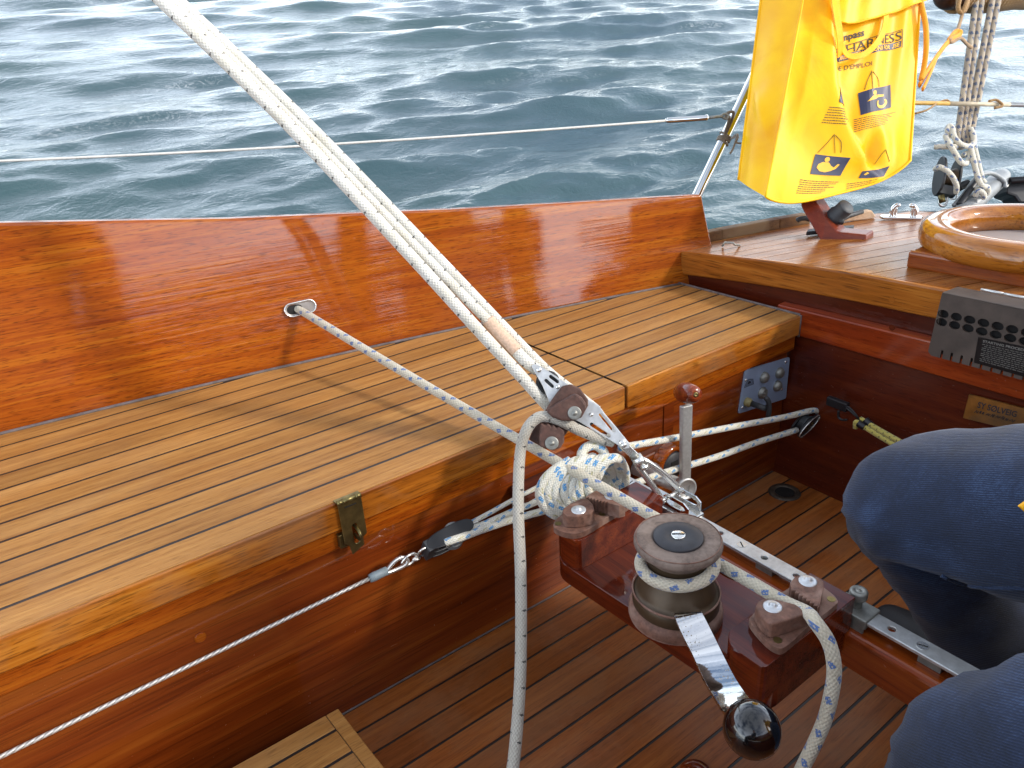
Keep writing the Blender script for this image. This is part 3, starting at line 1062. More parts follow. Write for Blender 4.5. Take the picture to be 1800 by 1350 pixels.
lid(-0.8, 0.787, 'longer slatted teak locker lid with the brass hasp on its edge')
lid(0.7925, 1.268, 'shorter slatted teak locker lid next to the bridge deck')
mb = MB(); mb.tube([(1.2700, 0.803 + 0.32 * i / 8, 0.001) for i in range(9)] , 0.0030, 6)
mb.tube([(1.2695, 0.8015, -0.045), (1.2695, 0.8015, 0.001)], 0.0028, 6)
tag(mb.build('caulk_joint', 'caulk_grey'), 'grey caulk joint between the shorter seat lid and the bridge deck', 'caulk')

# starboard bench the crew sits on, with its own coaming
sb = thing('cockpit_bench', 'slatted bench on the near side under the seated person', 'bench', (0.2, -0.3, -0.36))
MB().box(-0.8, 1.262, -0.085, -0.07, -0.372, -0.045).build('front_panel', 'mahogany_dark', sb)
for i in range(11):
    MB().box(-0.8, 1.26, -0.065 - 0.0495 * (i + 1), -0.0695 - 0.0495 * i, -0.04, 0.0).build('slat', 'teak', sb, bevel=0.001, seg=1)
mb = MB()
xs = [-0.8 + 2.1 * i / 16 for i in range(17)]
lo = [(x, -0.62 + 0.0597 * x * x + 0.03 * x, 0.30 - 0.09 * x) for x in xs]
hi = [(x, p[1] + 0.024, p[2]) for x, p in zip(xs, lo)]
strip(mb, lo, hi, 0.36)
tag(mb.build('coaming', 'mahogany', bevel=0.004), 'varnished coaming behind the bench the person sits on', 'coaming')


# ------------------------------------------------------------------ traveller beam, platform, winch
def arc(c, r, a0, a1, n, z):
    return [(c[0] + r * math.cos(math.radians(a0 + (a1 - a0) * i / n)), c[1] + r * math.sin(math.radians(a0 + (a1 - a0) * i / n)), z) for i in range(n + 1)]


beam = thing('traveller_beam', 'red-brown varnished beam bridging the cockpit under the steel track', 'beam', (0.72, 0.35, -0.16))
MB().box(0.6575, 0.704, -0.084, 0.8175, -0.150, -0.1005).build('beam', 'beam_mahogany', beam, bevel=0.006, seg=3)
MB().hexa([(0.555, 0.775, -0.150), (0.6565, 0.775, -0.150), (0.6565, 0.8175, -0.150), (0.555, 0.8175, -0.150)],
          [(0.555, 0.775, -0.0995), (0.6565, 0.775, -0.0995), (0.6565, 0.8175, -0.0995), (0.555, 0.8175, -0.0995)]).build('bracket', wood('dull_bracket_wood', hexc('#3a0f05'), hexc('#54200b'), hexc('#6b3314'), rough=0.6, coat=0.15, coat_rough=0.5, pores=0.4, streak=60), beam, bevel=0.005, seg=2)

plat = thing('winch_platform', 'dark red varnished shelf carrying the winch and both cam cleats', 'platform', (0.59, 0.48, -0.135))
out = arc((0.530, 0.612), 0.034, 180, 90, 6, -0.128) + [(0.6565, 0.646, -0.128)]
# finger slot against the beam
out += [(0.6565, 0.505, -0.128)] + [(0.6565 - 0.024 * math.sin(math.pi * i / 12) ** 0.7, 0.505 - 0.075 * i / 12, -0.128) for i in range(1, 12)] + [(0.6565, 0.430, -0.128)]
out += [(0.6565, 0.318, -0.128)] + arc((0.535, 0.342), 0.024, 270, 182, 5, -0.128)
mb = MB().plate(out, [], (0, 0, 0.028))
mb.build('shelf', 'mahogany_y', plat, bevel=0.005, seg=3)


def pad(y0, y1, x0, x1, near):
    z = -0.0998
    if near > 0:
        o = arc((x0 + 0.026, y1 - 0.026), 0.026, 180, 90, 7, z) + [(x1, y1, z), (x1, y0, z)] + arc((x0 + 0.008, y0 + 0.008), 0.008, 270, 180, 3, z)
    else:
        o = arc((x0 + 0.024, y1 - 0.024), 0.024, 180, 90, 7, z) + [(x1, y1, z), (x1, y0, z)] + arc((x0 + 0.006, y0 + 0.006), 0.006, 270, 180, 3, z)
    MB().plate(o, [], (0, 0, 0.046)).build('pad_block', 'mahogany_y', plat, bevel=0.003, seg=3)


pad(0.592, 0.644, 0.499, 0.6555, 1)
pad(0.3165, 0.372, 0.503, 0.6640, -1)


def cam_cleat(label, base, near, far, teeth_near, teeth_far, studs, screws, zb, zt):
    """toothed cams on a base plate; outlines are plan curves, teeth_* = (start, end) of the gripping edge"""
    cx = sum(p[0] for p in base) / len(base); cy = sum(p[1] for p in base) / len(base)
    t = thing('cam_cleat', label, 'cleat', (cx, cy, zb), 'cam cleats on the winch shelf')
    MB().plate([Vector((p[0], p[1], zb)) for p in spl([(a[0], a[1], 0) for a in base], 4, True)], [], (0, 0, 0.0085)).build('base_plate', 'tufnol', t, bevel=0.0025, seg=3)
    for outline, teeth, st_ in ((near, teeth_near, studs[0]), (far, teeth_far, studs[1])):
        loop = [Vector((p[0], p[1], zb + 0.0086)) for p in outline]
        if teeth:
            a, b = loop[teeth[0]], loop[teeth[1]]
            cen = sum(loop, Vector()) / len(loop)
            d = b - a
            nrm = Vector((-d.y, d.x, 0)).normalized()
            if nrm.dot(cen - a) > 0:
                nrm = -nrm
            zig = []
            for k in range(7):
                zig.append(a + d * ((k + 0.25) / 7) - nrm * 0.0030)
                zig.append(a + d * ((k + 0.85) / 7) + nrm * 0.0008)
            loop = loop[:teeth[0] + 1] + zig + loop[teeth[1]:] if teeth[1] > teeth[0] else loop + zig
        cam_o = MB().plate(loop, [], (0, 0, zt - zb - 0.0086)).build('cam', 'tufnol', t, bevel=0.0020, seg=3, angle=40)
        MB().lathe([(0, -0.0010), (0.0096, -0.0010), (0.0096, 0.0008), (0.0078, 0.0014), (0.0042, 0.0010), (0.0036, 0.0030), (0.0020, 0.0044), (0, 0.0047)], (st_[0], st_[1], zt), (0, 0, 1), 24).build('stud', 'stud_steel', cam_o)
    for p in screws:
        sw = MB().lathe([(0, 0), (0.0044, 0), (0.0044, 0.0006), (0, 0.0006)], (p[0], p[1], zb + 0.0084), (0, 0, 1), 14, False).build('screw', 'brass', t)
    return t


cam_cleat('weathered brown cam cleat by the coiled blue fleck rope',
          [(0.4943, 0.6314, -0.0455), (0.5099, 0.6397, -0.0455), (0.5427, 0.6458, -0.0455), (0.5917, 0.6545, -0.0455), (0.6131, 0.6431, -0.0455), (0.6095, 0.6139, -0.0455), (0.6002, 0.6002, -0.0455), (0.5547, 0.5968, -0.0455), (0.5147, 0.5939, -0.0455), (0.4981, 0.602, -0.0455), (0.4905, 0.6199, -0.0455)],
          [(0.5028, 0.6234, -0.026), (0.5097, 0.6293, -0.026), (0.5244, 0.632, -0.026), (0.5428, 0.6316, -0.026), (0.5477, 0.6237, -0.026), (0.545, 0.6119, -0.026), (0.5379, 0.6009, -0.026), (0.5287, 0.5972, -0.026), (0.5117, 0.6039, -0.026), (0.5017, 0.6143, -0.026)],
          [(0.5476, 0.6292, -0.026), (0.5631, 0.6318, -0.026), (0.5747, 0.6289, -0.026), (0.5838, 0.6189, -0.026), (0.5857, 0.6079, -0.026), (0.5815, 0.5919, -0.026), (0.5752, 0.5834, -0.026), (0.5665, 0.5859, -0.026), (0.5601, 0.6002, -0.026)],
          None, (8, 0), [(0.5214, 0.6128, -0.0255), (0.5754, 0.6089, -0.0255)], [(0.4996, 0.6285, -0.0455), (0.557, 0.6067, -0.0455)], -0.0536, -0.026)
cam_cleat('weathered brown cam cleat gripping the sheet that leaves the winch',
          [(0.5391, 0.3614, -0.0455), (0.5502, 0.3655, -0.0455), (0.5714, 0.3683, -0.0455), (0.6108, 0.3662, -0.0455), (0.6425, 0.3618, -0.0455), (0.642, 0.337, -0.0455), (0.6359, 0.3216, -0.0455), (0.6245, 0.3184, -0.0455), (0.581, 0.3181, -0.0455), (0.5388, 0.3158, -0.0455), (0.5285, 0.3204, -0.0455), (0.5291, 0.3363, -0.0455)],
          [(0.5427, 0.3587, -0.026), (0.5509, 0.362, -0.026), (0.5594, 0.3606, -0.026), (0.5689, 0.3513, -0.026), (0.5766, 0.3355, -0.026), (0.578, 0.3231, -0.026), (0.5753, 0.3187, -0.026), (0.5533, 0.3254, -0.026), (0.5343, 0.3319, -0.026), (0.5324, 0.3345, -0.026), (0.5348, 0.3465, -0.026)],
          [(0.5929, 0.3508, -0.026), (0.6014, 0.3582, -0.026), (0.6131, 0.3606, -0.026), (0.6268, 0.3551, -0.026), (0.631, 0.3439, -0.026), (0.6297, 0.3363, -0.026), (0.6216, 0.3311, -0.026), (0.5921, 0.3167, -0.026), (0.5884, 0.3175, -0.026)],
          None, (8, 0), [(0.5554, 0.3472, -0.0255), (0.6173, 0.3474, -0.0255)], [(0.5375, 0.3262, -0.0455), (0.6318, 0.3263, -0.0455)], -0.0536, -0.026)

WX, WY, WZ = 0.5365, 0.4605, -0.1
winch = thing('winch', 'small brown and bronze winch with black cap on the varnished shelf', 'winch', (WX, WY, WZ))
wc = (WX, WY, WZ)
MB().lathe([(0, 0.0005), (0.0535, 0.0005), (0.0545, 0.004), (0.0545, 0.011), (0.0525, 0.016), (0.0480, 0.018), (0.0470, 0.021), (0, 0.021)], wc, seg=48).build('base_flange', 'tufnol', winch)
MB().lathe([(0.0485, 0.0175), (0.0500, 0.020), (0.0500, 0.033), (0.0480, 0.036), (0.0455, 0.037), (0.0440, 0.041), (0.0405, 0.050), (0.0355, 0.058), (0.0335, 0.066), (0.0335, 0.084), (0.036, 0.090), (0, 0.090)], wc, seg=56).build('drum', 'bronze', winch)
MB().lathe([(0.0500, 0.0352), (0.0508, 0.0352), (0.0508, 0.0368), (0.0490, 0.0372)], wc, seg=48).build('drum_lip', 'tufnol', winch)
MB().lathe([(0.0325, 0.082), (0.0365, 0.088), (0.0440, 0.0955), (0.0480, 0.0985), (0.0492, 0.1010), (0.0492, 0.1050), (0.0482, 0.1072), (0.0455, 0.1085), (0.0290, 0.1085), (0.0285, 0.1078), (0, 0.1078)], wc, seg=56).build('top_flange', 'tufnol_grey', winch)
MB().lathe([(0.0278, 0.1075), (0.0278, 0.1100), (0.0268, 0.1108), (0.0105, 0.1115), (0.0098, 0.1110), (0, 0.1110)], wc, seg=40).build('cap', 'black_cap', winch)
sc_o = MB().lathe([(0.0080, 0.1108), (0.0080, 0.1122), (0.0072, 0.1127), (0, 0.1129)], wc, seg=24).build('screw', 'steel', winch)
MB().box(-0.0070, 0.0070, -0.0009, 0.0009, 0.0, 0.0004, Matrix.Translation((WX, WY, WZ + 0.1128)) @ Matrix.Rotation(math.radians(-42), 4, 'Z')).build('slot', 'hole_shade', sc_o)
MB().tube([(WX + 0.047 * math.cos(a), WY + 0.047 * math.sin(a), WZ + 0.1085) for a in [2 * math.pi * i / 40 for i in range(40)]], 0.0006, 6, closed=True).build('rim_line', 'tufnol', winch)

# winch handle: flat chrome bar with a cranked bend, black ball on the end
hand = thing('winch_crank', 'chrome winch handle with round black knob under the drum', 'winch handle', (0.47, 0.36, -0.08))
bar_c = spl([(0.5185, 0.4245, -0.0660), (0.508, 0.4165, -0.0560), (0.4983, 0.4084, -0.0486), (0.4905, 0.3798, -0.0666), (0.4687, 0.3411, -0.0673), (0.4503, 0.3093, -0.0584), (0.436, 0.2862, -0.0478)], 8)
mb = MB()
side = Vector((0.83, -0.55, 0.0))
n = len(bar_c)
vs = []
for i, p in enumerate(bar_c):
    tg = (bar_c[min(i + 1, n - 1)] - bar_c[max(i - 1, 0)]).normalized()
    s_ = (side - tg * side.dot(tg)).normalized()
    up_ = s_.cross(tg).normalized()
    if up_.z < 0:
        up_ = -up_
    w_ = 0.0145 + 0.0012 * i / n
    for a, b in ((-1, 1), (1, 1), (1, -1), (-1, -1)):
        vs.append(p + s_ * (w_ * a) + up_ * (0.0020 * b))
fs = []
for i in range(n - 1):
    for j in range(4):
        k = (j + 1) % 4
        fs.append((i * 4 + j, i * 4 + k, i * 4 + 4 + k, i * 4 + 4 + j))
fs += [(0, 1, 2, 3), (4 * n - 4, 4 * n - 1, 4 * n - 2, 4 * n - 3)]
mb.add(vs, fs, True)
k_ = NT('worn_chrome')
tc_ = k_.n('ShaderNodeTexCoord')
v1 = k_.n('ShaderNodeTexVoronoi', Scale=330.0)
k_.l(tc_.outputs['Object'], v1.inputs['Vector'])
nn = k_.noise(tc_.outputs['Object'], 28, 4, 0.6)
pit = k_.math('MULTIPLY', k_.math('LESS_THAN', v1.outputs['Distance'], 0.26), k_.ramp(nn, [(0.50, 0.0), (0.62, 1.0)]))
k_.l(k_.mix(pit, hexc('#dedede'), hexc('#9a968c')), k_.b.inputs['Base Color'])
k_.b.inputs['Metallic'].default_value = 1.0
k_.l(k_.math('ADD', k_.math('MULTIPLY', pit, 0.5), k_.math('ADD', 0.02, k_.math('MULTIPLY', nn, 0.04))), k_.b.inputs['Roughness'])
k_.l(k_.bump(k_.math('ADD', nn, k_.math('MULTIPLY', pit, -0.25)), 0.12, 0.0012), k_.b.inputs['Normal'])
hb = mb.build('bar', k_.m, hand, recalc=True, bevel=0.0008, seg=2, angle=60)
hb.modifiers['bevel'].harden_normals = True
kc = Vector((0.4241, 0.272, -0.0377))
kax = Vector((-0.35, -0.25, 0.9)).normalized()
kn = MB().ball(kc, 0.0248, 40, 1.04, kax).build('knob', 'black_gloss', hand)
MB().lathe([(0.02475, -0.0045), (0.0250, -0.0038), (0.02475, -0.0030)], kc, kax, 48).build('knob_seam', 'black_gloss', kn)
MB().box(WX - 0.06, WX - 0.03, WY - 0.012, WY + 0.012, WZ + 0.019, WZ + 0.03).build('socket', 'bronze', hand) if False else None

# steel track on the beam
trk = thing('traveller_track', 'long flat steel track with holes and slotted screws on the beam', 'track', (0.683, 0.35, -0.0995))
hx, hw = 0.6835, 0.0118
holes = []
def circ(c, r, n=14):
    return [(c[0] + r * math.cos(2 * math.pi * i / n), c[1] + r * math.sin(2 * math.pi * i / n), c[2]) for i in range(n)]
TZ = -0.0900
for p in ((0.6879, 0.5151, -0.085), (0.6903, 0.4456, -0.085), (0.6908, 0.3995, -0.085), (0.6891, 0.2809, -0.085), (0.6615, 0.6605, -0.085)):
    holes.append(circ((hx, p[1], TZ), 0.0042))
holes.append(circ((hx, 0.10, TZ), 0.0042))
mb = MB().plate([(hx - hw, -0.05, TZ), (hx + hw, -0.05, TZ), (hx + hw, 0.728, TZ), (hx - hw, 0.728, TZ)], holes, (0, 0, 0.0048))
mb.build('bar', 'steel_dull', trk, bevel=0.0008, seg=1)
for p in ((0.6895, 0.4806, -0.085), (0.6892, 0.3612, -0.085), (0.6862, 0.2477, -0.085), (0.6651, 0.6819, -0.085)):
    s_ = MB().lathe([(0.0063, 0), (0.0063, 0.0006), (0, 0.0006)], (hx, p[1], -0.0852), (0, 0, 1), 18, False).build('screw', 'steel', trk)
    MB().box(-0.0055, 0.0055, -0.0007, 0.0007, 0, 0.0003, Matrix.Translation((hx, p[1], -0.0846)) @ Matrix.Rotation(rnd.uniform(0, 3), 4, 'Z')).build('slot', 'hole_shade', s_)
for y in (0.72, 0.60, 0.44, 0.235, 0.05):
    MB().box(hx - 0.008, hx + 0.008, y - 0.012, y + 0.012, -0.1003, -0.0902).build('spacer', 'galv', trk)
mb = MB(); text_on(mb, 'JY', [(hx + 0.004, 0.705, -0.0850), (hx + 0.004, 0.690, -0.0850), (hx + 0.0, 0.690, -0.0850), (hx - 0.004, 0.705, -0.0850)], lift=(0, 0, 0.0002))
stop = thing('track_stop', 'steel end stop with a round plunger knob on the track', 'track stop', (hx, 0.325, -0.094))
y_ = 0.3235
MB().box(hx - 0.0155, hx + 0.0155, y_ - 0.021, y_ + 0.021, -0.0945, -0.0822).build('slider', 'galv', stop, bevel=0.0015)
MB().box(hx - 0.0150, hx - 0.0128, y_ - 0.019, y_ + 0.019, -0.1005, -0.0935).build('skirt', 'galv', stop)
MB().lathe([(0.0060, 0), (0.0060, 0.010), (0.0092, 0.012), (0.0100, 0.014), (0.0100, 0.0205), (0.0090, 0.0225), (0.0050, 0.0225), (0.0045, 0.0218), (0.002, 0.0218), (0.0018, 0.0226), (0, 0.0226)], (hx + 0.001, y_, -0.0822), seg=26).build('plunger_knob', 'galv', stop)

# car with bracket, twin-bar shackle and fork to the block
car = thing('traveller_car', 'polished steel car with a long shackle riding on the track', 'traveller car', (hx, 0.58, -0.094))
yc0, yc1 = (0.6872, 0.5554, -0.082)[1], (0.6655, 0.6427, -0.082)[1]
MB().box(hx - 0.0165, hx + 0.0165, yc0, yc1, -0.0950, -0.0815).build('slide', 'steel', car, bevel=0.002)
MB().box(hx - 0.0160, hx - 0.0135, yc0 + 0.004, yc1 - 0.002, -0.1035, -0.0945).build('skirt', 'galv', car)
b0 = Vector((0.6709, 0.6079, -0.058)); b1 = Vector((0.6769, 0.5584, -0.065))
for dx in (-0.0125, 0.0125):
    lp = []
    yA, yB = yc0 + 0.004, yc0 + 0.052
    for (yy, zz) in ((yA, -0.0815), (yB, -0.0815), (yB + 0.002, -0.068), (yB - 0.008, -0.060), (yA + 0.010, -0.060), (yA, -0.066)):
        lp.append((hx + dx, yy, zz))
    hole = []
    for i in range(16):
        a = 2 * math.pi * i / 16
        hole.append((hx + dx, (yA + yB) / 2 + 0.017 * math.copysign(abs(math.cos(a)) ** 0.6, math.cos(a)), -0.0705 + 0.0042 * math.sin(a)))
    MB().plate(lp, [hole], (0.0022, 0, 0)).build('bracket', 'chrome', car, bevel=0.0006, seg=1)
MB().tube([(hx - 0.017, yB - 0.006, -0.0685), (hx + 0.019, yB - 0.006, -0.0685)], 0.0030, 12).build('pin', 'steel', car)
e0 = Vector((hx - 0.0185, yB - 0.006, -0.0685)); e1 = Vector((hx + 0.0195, yB - 0.006, -0.0685))
tA = Vector((0.6406, 0.6259, -0.0133)); tB = Vector((0.6557, 0.6236, -0.0129))
mb = MB()
mb.tube(spl([e0, e0 * 0.5 + tA * 0.5 + Vector((-.001, 0, .002)), tA, tA * 0.5 + tB * 0.5 + Vector((-0.004, 0.006, 0.006)), tB, e1 * 0.5 + tB * 0.5 + Vector((.001, 0, .002)), e1], 8), 0.0047, 12)
mb.build('shackle', 'steel', car)
for e in (e0, e1):
    MB().ball(e, 0.0052, 12).build('pin_head', 'steel', car)

# ------------------------------------------------------------------ mainsheet block with cam arm
blk = thing('mainsheet_block', 'steel mainsheet block with slotted cheeks and brown cam cleat arm', 'block', (0.5755, 0.6909, 0.0749))
F1 = FWD
def slot_hole(a, b, r):
    a, b = Vector(a), Vector(b)
    d = (b - a).normalized()
    s_ = d.cross(FWD).normalized()
    o = []
    for i in range(7):
        t = math.pi * i / 6
        o.append(b + s_ * (r * math.cos(t)) + d * (r * math.sin(t)))
    for i in range(7):
        t = math.pi * i / 6
        o.append(a - s_ * (r * math.cos(t)) - d * (r * math.sin(t)))
    return o
cheek = [(0.5509, 0.7371, 0.127), (0.555, 0.736, 0.1302), (0.5612, 0.7294, 0.1262), (0.579, 0.7064, 0.1072), (0.5938, 0.686, 0.0891), (0.6002, 0.6773, 0.0816), (0.6084, 0.6673, 0.0739), (0.6114, 0.6596, 0.0638), (0.6195, 0.643, 0.044), (0.6266, 0.6275, 0.0251), (0.6242, 0.6261, 0.0196), (0.6185, 0.63, 0.0193), (0.6071, 0.6443, 0.0308), (0.5802, 0.6773, 0.0561), (0.5635, 0.6947, 0.0665), (0.5561, 0.7089, 0.0827), (0.5552, 0.7209, 0.1033)]
hol = [slot_hole((0.5677, 0.7176, 0.113), (0.573, 0.7101, 0.1063), 0.0022), slot_hole((0.5612, 0.7196, 0.1085), (0.5657, 0.7123, 0.1011), 0.0022), slot_hole((0.6067, 0.6623, 0.0627), (0.6145, 0.6455, 0.0423), 0.0024), slot_hole((0.5931, 0.6657, 0.0516), (0.6071, 0.6475, 0.0364), 0.0024)]
MB().plate(cheek, hol, FWD * 0.0018).build('cheek_plate', 'steel_dull', blk, bevel=0.0004, seg=1)
back_off = FWD * 0.034
MB().plate([Vector(p) + back_off for p in cheek], [[Vector(q) + back_off for q in h] for h in hol], FWD * 0.0018).build('cheek_plate', 'steel_dull', blk)
MB().lathe([(0.0, 0.004), (0.016, 0.004), (0.018, 0.0065), (0.014, 0.014), (0.014, 0.021), (0.018, 0.0285), (0.016, 0.031), (0, 0.031)], (0.5898, 0.6752, 0.0646), FWD, 28).build('sheave', 'rubber', blk)
MB().lathe([(0.0, 0.004), (0.013, 0.004), (0.016, 0.0065), (0.012, 0.014), (0.012, 0.021), (0.016, 0.0285), (0, 0.031)], (0.563, 0.7171, 0.1063), FWD, 24).build('sheave', 'rubber', blk)
for p, r in (((0.5575, 0.7298, 0.1223), 0.0038), ((0.6191, 0.6339, 0.0271), 0.0050), ((0.5963, 0.67, 0.0635), 0.0030), ((0.571, 0.708, 0.1), 0.0030)):
    MB().lathe([(r, 0), (r * 0.9, 0.0012), (r * 0.5, 0.0020), (0, 0.0022)], p, -FWD, 16).build('rivet', 'steel', blk)
# jaw below the cheeks and the swivel fork
mb = MB()
mb.tube([Vector((0.6194, 0.632, 0.0242)) - FWD * 0.003, Vector((0.6194, 0.632, 0.0242)) + FWD * 0.040], 0.0040, 12)
mb.build('pin', 'steel', blk)
mb = MB()
for off in (0.006, 0.026):
    a = Vector((0.6194, 0.632, 0.0242)) + FWD * off
    b = Vector((0.6357, 0.6214, 0.0013)) + FWD * 0.004
    s_ = (b - a).normalized().cross(FWD).normalized() * 0.0055
    mb.slab([a - s_, a + s_, b + s_, b - s_], FWD * 0.0022)
mb.build('jaw', 'steel', blk, bevel=0.0006, seg=1)
MB().tube([(0.6377, 0.6265, 0.001), (0.6456, 0.6222, -0.0137)], 0.0078, 16).build('swivel', 'steel', blk)
MB().tube([(0.6338, 0.6303, 0.0054), (0.6385, 0.6262, -0.001)], 0.0058, 14).build('swivel_neck', 'galv', blk)
MB().tube([Vector((0.6396, 0.6143, -0.0114)), Vector((0.6639, 0.628, -0.0236))], 0.0042, 12).build('clevis_pin', 'steel', blk)
# cam arm: backing shield, two cams, studs
shield = [(0.5415, 0.6996, 0.0766), (0.555, 0.6986, 0.0917), (0.5692, 0.6962, 0.1054), (0.5798, 0.6899, 0.1074), (0.5877, 0.6809, 0.1012), (0.592, 0.6703, 0.0876), (0.5896, 0.6678, 0.0801), (0.5776, 0.6682, 0.0656), (0.5582, 0.6826, 0.067)]
MB().plate(shield, [], FWD * 0.009).build('shield', 'tufnol_dark', blk, bevel=0.002)
ucam = [(0.532, 0.6848, 0.0862), (0.551, 0.6772, 0.0964), (0.5693, 0.6689, 0.1047), (0.5743, 0.6625, 0.0995), (0.5764, 0.6572, 0.0925), (0.5746, 0.6543, 0.0851), (0.5663, 0.6552, 0.0761), (0.5565, 0.6598, 0.072), (0.5447, 0.6685, 0.0729), (0.5355, 0.678, 0.0783)]
uc = MB().plate(ucam, [], FWD * 0.0195).build('cam', 'tufnol_dark', blk, bevel=0.003, seg=2)
lplate = [(0.5158, 0.7037, 0.0417), (0.5253, 0.7049, 0.0558), (0.5355, 0.7015, 0.0627), (0.5553, 0.6853, 0.0585), (0.5622, 0.6763, 0.051), (0.5528, 0.6774, 0.0411), (0.5303, 0.6863, 0.0287)]
MB().plate(lplate, [], FWD * 0.008).build('base_plate', 'tufnol_dark', blk, bevel=0.002)
lc_pts = [(0.5243, 0.6869, 0.0706), (0.5286, 0.6819, 0.0669), (0.5318, 0.681, 0.0694), (0.5335, 0.6774, 0.0651), (0.5367, 0.6766, 0.0676), (0.5382, 0.6728, 0.0627), (0.5412, 0.6717, 0.0646), (0.5455, 0.6655, 0.0587), (0.5414, 0.6613, 0.0459), (0.5349, 0.6619, 0.0388), (0.5241, 0.6688, 0.0376), (0.5141, 0.6785, 0.0424), (0.5157, 0.6822, 0.0513)]
lc = MB().plate(lc_pts, [], FWD * 0.0205).build('cam', 'tufnol_dark', blk, bevel=0.0025, seg=2)
for par, p in ((uc, (0.5606, 0.6618, 0.0814)), (lc, (0.5278, 0.6704, 0.0456))):
    MB().lathe([(0.0090, -0.001), (0.0090, 0.0008), (0.0078, 0.0014), (0.0042, 0.0010), (0.0030, 0.0012), (0.0020, 0.0030), (0, 0.0034)], p, -FWD, 24).build('stud', 'galv', par)
arm_lo = [(0.5711, 0.6863, 0.061), (0.5771, 0.6795, 0.0563), (0.5504, 0.6806, 0.0364), (0.5349, 0.6893, 0.0326), (0.5354, 0.6975, 0.0481)]
MB().plate([Vector(p) - FWD * 0.001 for p in arm_lo], [], FWD * 0.004).build('arm', 'tufnol_dark', blk, bevel=0.001)

# ------------------------------------------------------------------ mainsheet
ms = thing('mainsheet', 'three-part white mainsheet with black flecks slanting up from its block', 'rope', (0.5566, 0.7148, 0.094))
rm = 0.0084
MB().tube(spl([(0.1251, 1.2115, 0.7828), (0.2092, 1.1532, 0.6872), (0.2716, 1.0931, 0.5973), (0.3681, 0.9901, 0.4442), (0.4585, 0.8672, 0.2738), (0.5085, 0.7894, 0.1725), (0.5367, 0.7471, 0.1174), (0.5531, 0.7293, 0.0867), (0.5656, 0.7202, 0.0668)], 10), [rm] * 81, 14).build('strand', 'mainsheet', ms)
MB().tube(spl([(0.1477, 1.2326, 0.789), (0.2291, 1.1747, 0.6909), (0.2846, 1.0988, 0.5975), (0.3834, 0.9945, 0.4424), (0.4783, 0.8659, 0.27), (0.527, 0.7948, 0.1816)], 10), [rm * 0.86] * 51, 14).build('strand', 'mainsheet', ms)
MB().tube(spl([(0.1527, 1.2213, 0.7871), (0.2307, 1.1663, 0.6897), (0.2938, 1.0976, 0.5973), (0.3951, 0.9872, 0.4415), (0.4935, 0.8607, 0.2678), (0.5456, 0.7849, 0.1703), (0.5779, 0.7399, 0.1129), (0.6012, 0.7087, 0.0815), (0.6166, 0.68, 0.0588)], 10), [rm * 0.86] * 81, 14).build('strand', 'mainsheet', ms)
MB().tube(spl([(0.5275, 0.798, 0.1832), (0.5344, 0.7806, 0.1654), (0.5439, 0.7594, 0.1439)], 8), [rm * 1.12] * 17, 14).build('whipping', 'whipping', ms)
MB().tube(spl([(0.5428, 0.7615, 0.1461), (0.5515, 0.749, 0.1298), (0.5634, 0.7414, 0.1168)], 8), [rm * 1.0] * 17, 14).build('splice', 'mainsheet', ms)
WD = -UPW
t0 = Vector((0.4967, 0.6998, 0.0273))
tail = [(0.6175, 0.6497, 0.0221), (0.5989, 0.6611, 0.0314), (0.5773, 0.6709, 0.0459), (0.5554, 0.6771, 0.0633), (0.5398, 0.6882, 0.073), (0.5262, 0.6975, 0.0726), (0.51, 0.701, 0.0585), t0]
tail = [Vector(p) for p in tail] + [Vector(p) for p in ((0.4671, 0.6691, -0.0244), (0.4368, 0.6296, -0.0856), (0.4077, 0.5947, -0.1371), (0.3766, 0.56, -0.1834), (0.3374, 0.5208, -0.2239), (0.2957, 0.483, -0.2555), (0.2448, 0.4395, -0.2895))]
sp_ = spl(tail, 10)
MB().tube(sp_, [rm * 0.88] * len(sp_), 14).build('tail', 'mainsheet_grey', ms)

# ------------------------------------------------------------------ jib sheet: fairlead, winch, cleat, tail
fl = thing('sheet_fairlead', 'oval polished steel fairlead let into the varnished coaming', 'fairlead', (0.4468, 1.3, 0.1025))
# frame on the coaming face
fx = (0.4519, 1.315, 0.0977)
def on_coam(x, z, out=0.0):
    f = (z + 0.03) / (ztop(x) + 0.03)
    return Vector((x, yb(x) + LEAN * z + 0.006 * math.sin(math.pi * f) - out, z))
oc = on_coam(0.452, 0.102)
def stad(cx_, cz_, L, H, n=10):
    o = []
    for i in range(n + 1):
        a = -math.pi / 2 + math.pi * i / n
        o.append((cx_ + L + H * math.cos(a), cz_ + H * math.sin(a) + 0.03 * L))
    for i in range(n + 1):
        a = math.pi / 2 + math.pi * i / n
        o.append((cx_ - L + H * math.cos(a), cz_ + H * math.sin(a) - 0.03 * L))
    return o
FC = (0.4513, 1.313, 0.0983)
s1 = [on_coam(a, b, 0.0050) for a, b in stad(FC[0], FC[2], 0.0165, 0.0118)]
s2 = [on_coam(a, b, 0.0030) for a, b in stad(FC[0], FC[2], 0.0160, 0.0100)]
MB().tube(s1, 0.0016, 8, closed=True).build('rim', 'steel', fl)
dish_c = [on_coam(FC[0] - 0.006, FC[2] - 0.001, -0.004)]
mb = MB()
ring2 = [on_coam(a, b, 0.0046) for a, b in stad(FC[0], FC[2], 0.0160, 0.0108)]
ring3 = [on_coam(a, b, 0.0036) for a, b in stad(FC[0], FC[2], 0.0150, 0.0085)]
n = len(ring2)
mb.add(ring2 + ring3, [(i, (i + 1) % n, n + (i + 1) % n, n + i) for i in range(n)], True)
mb.add([on_coam(a, b, 0.0035) for a, b in stad(FC[0] + 0.006, FC[2], 0.009, 0.0085)], [list(range(n))])
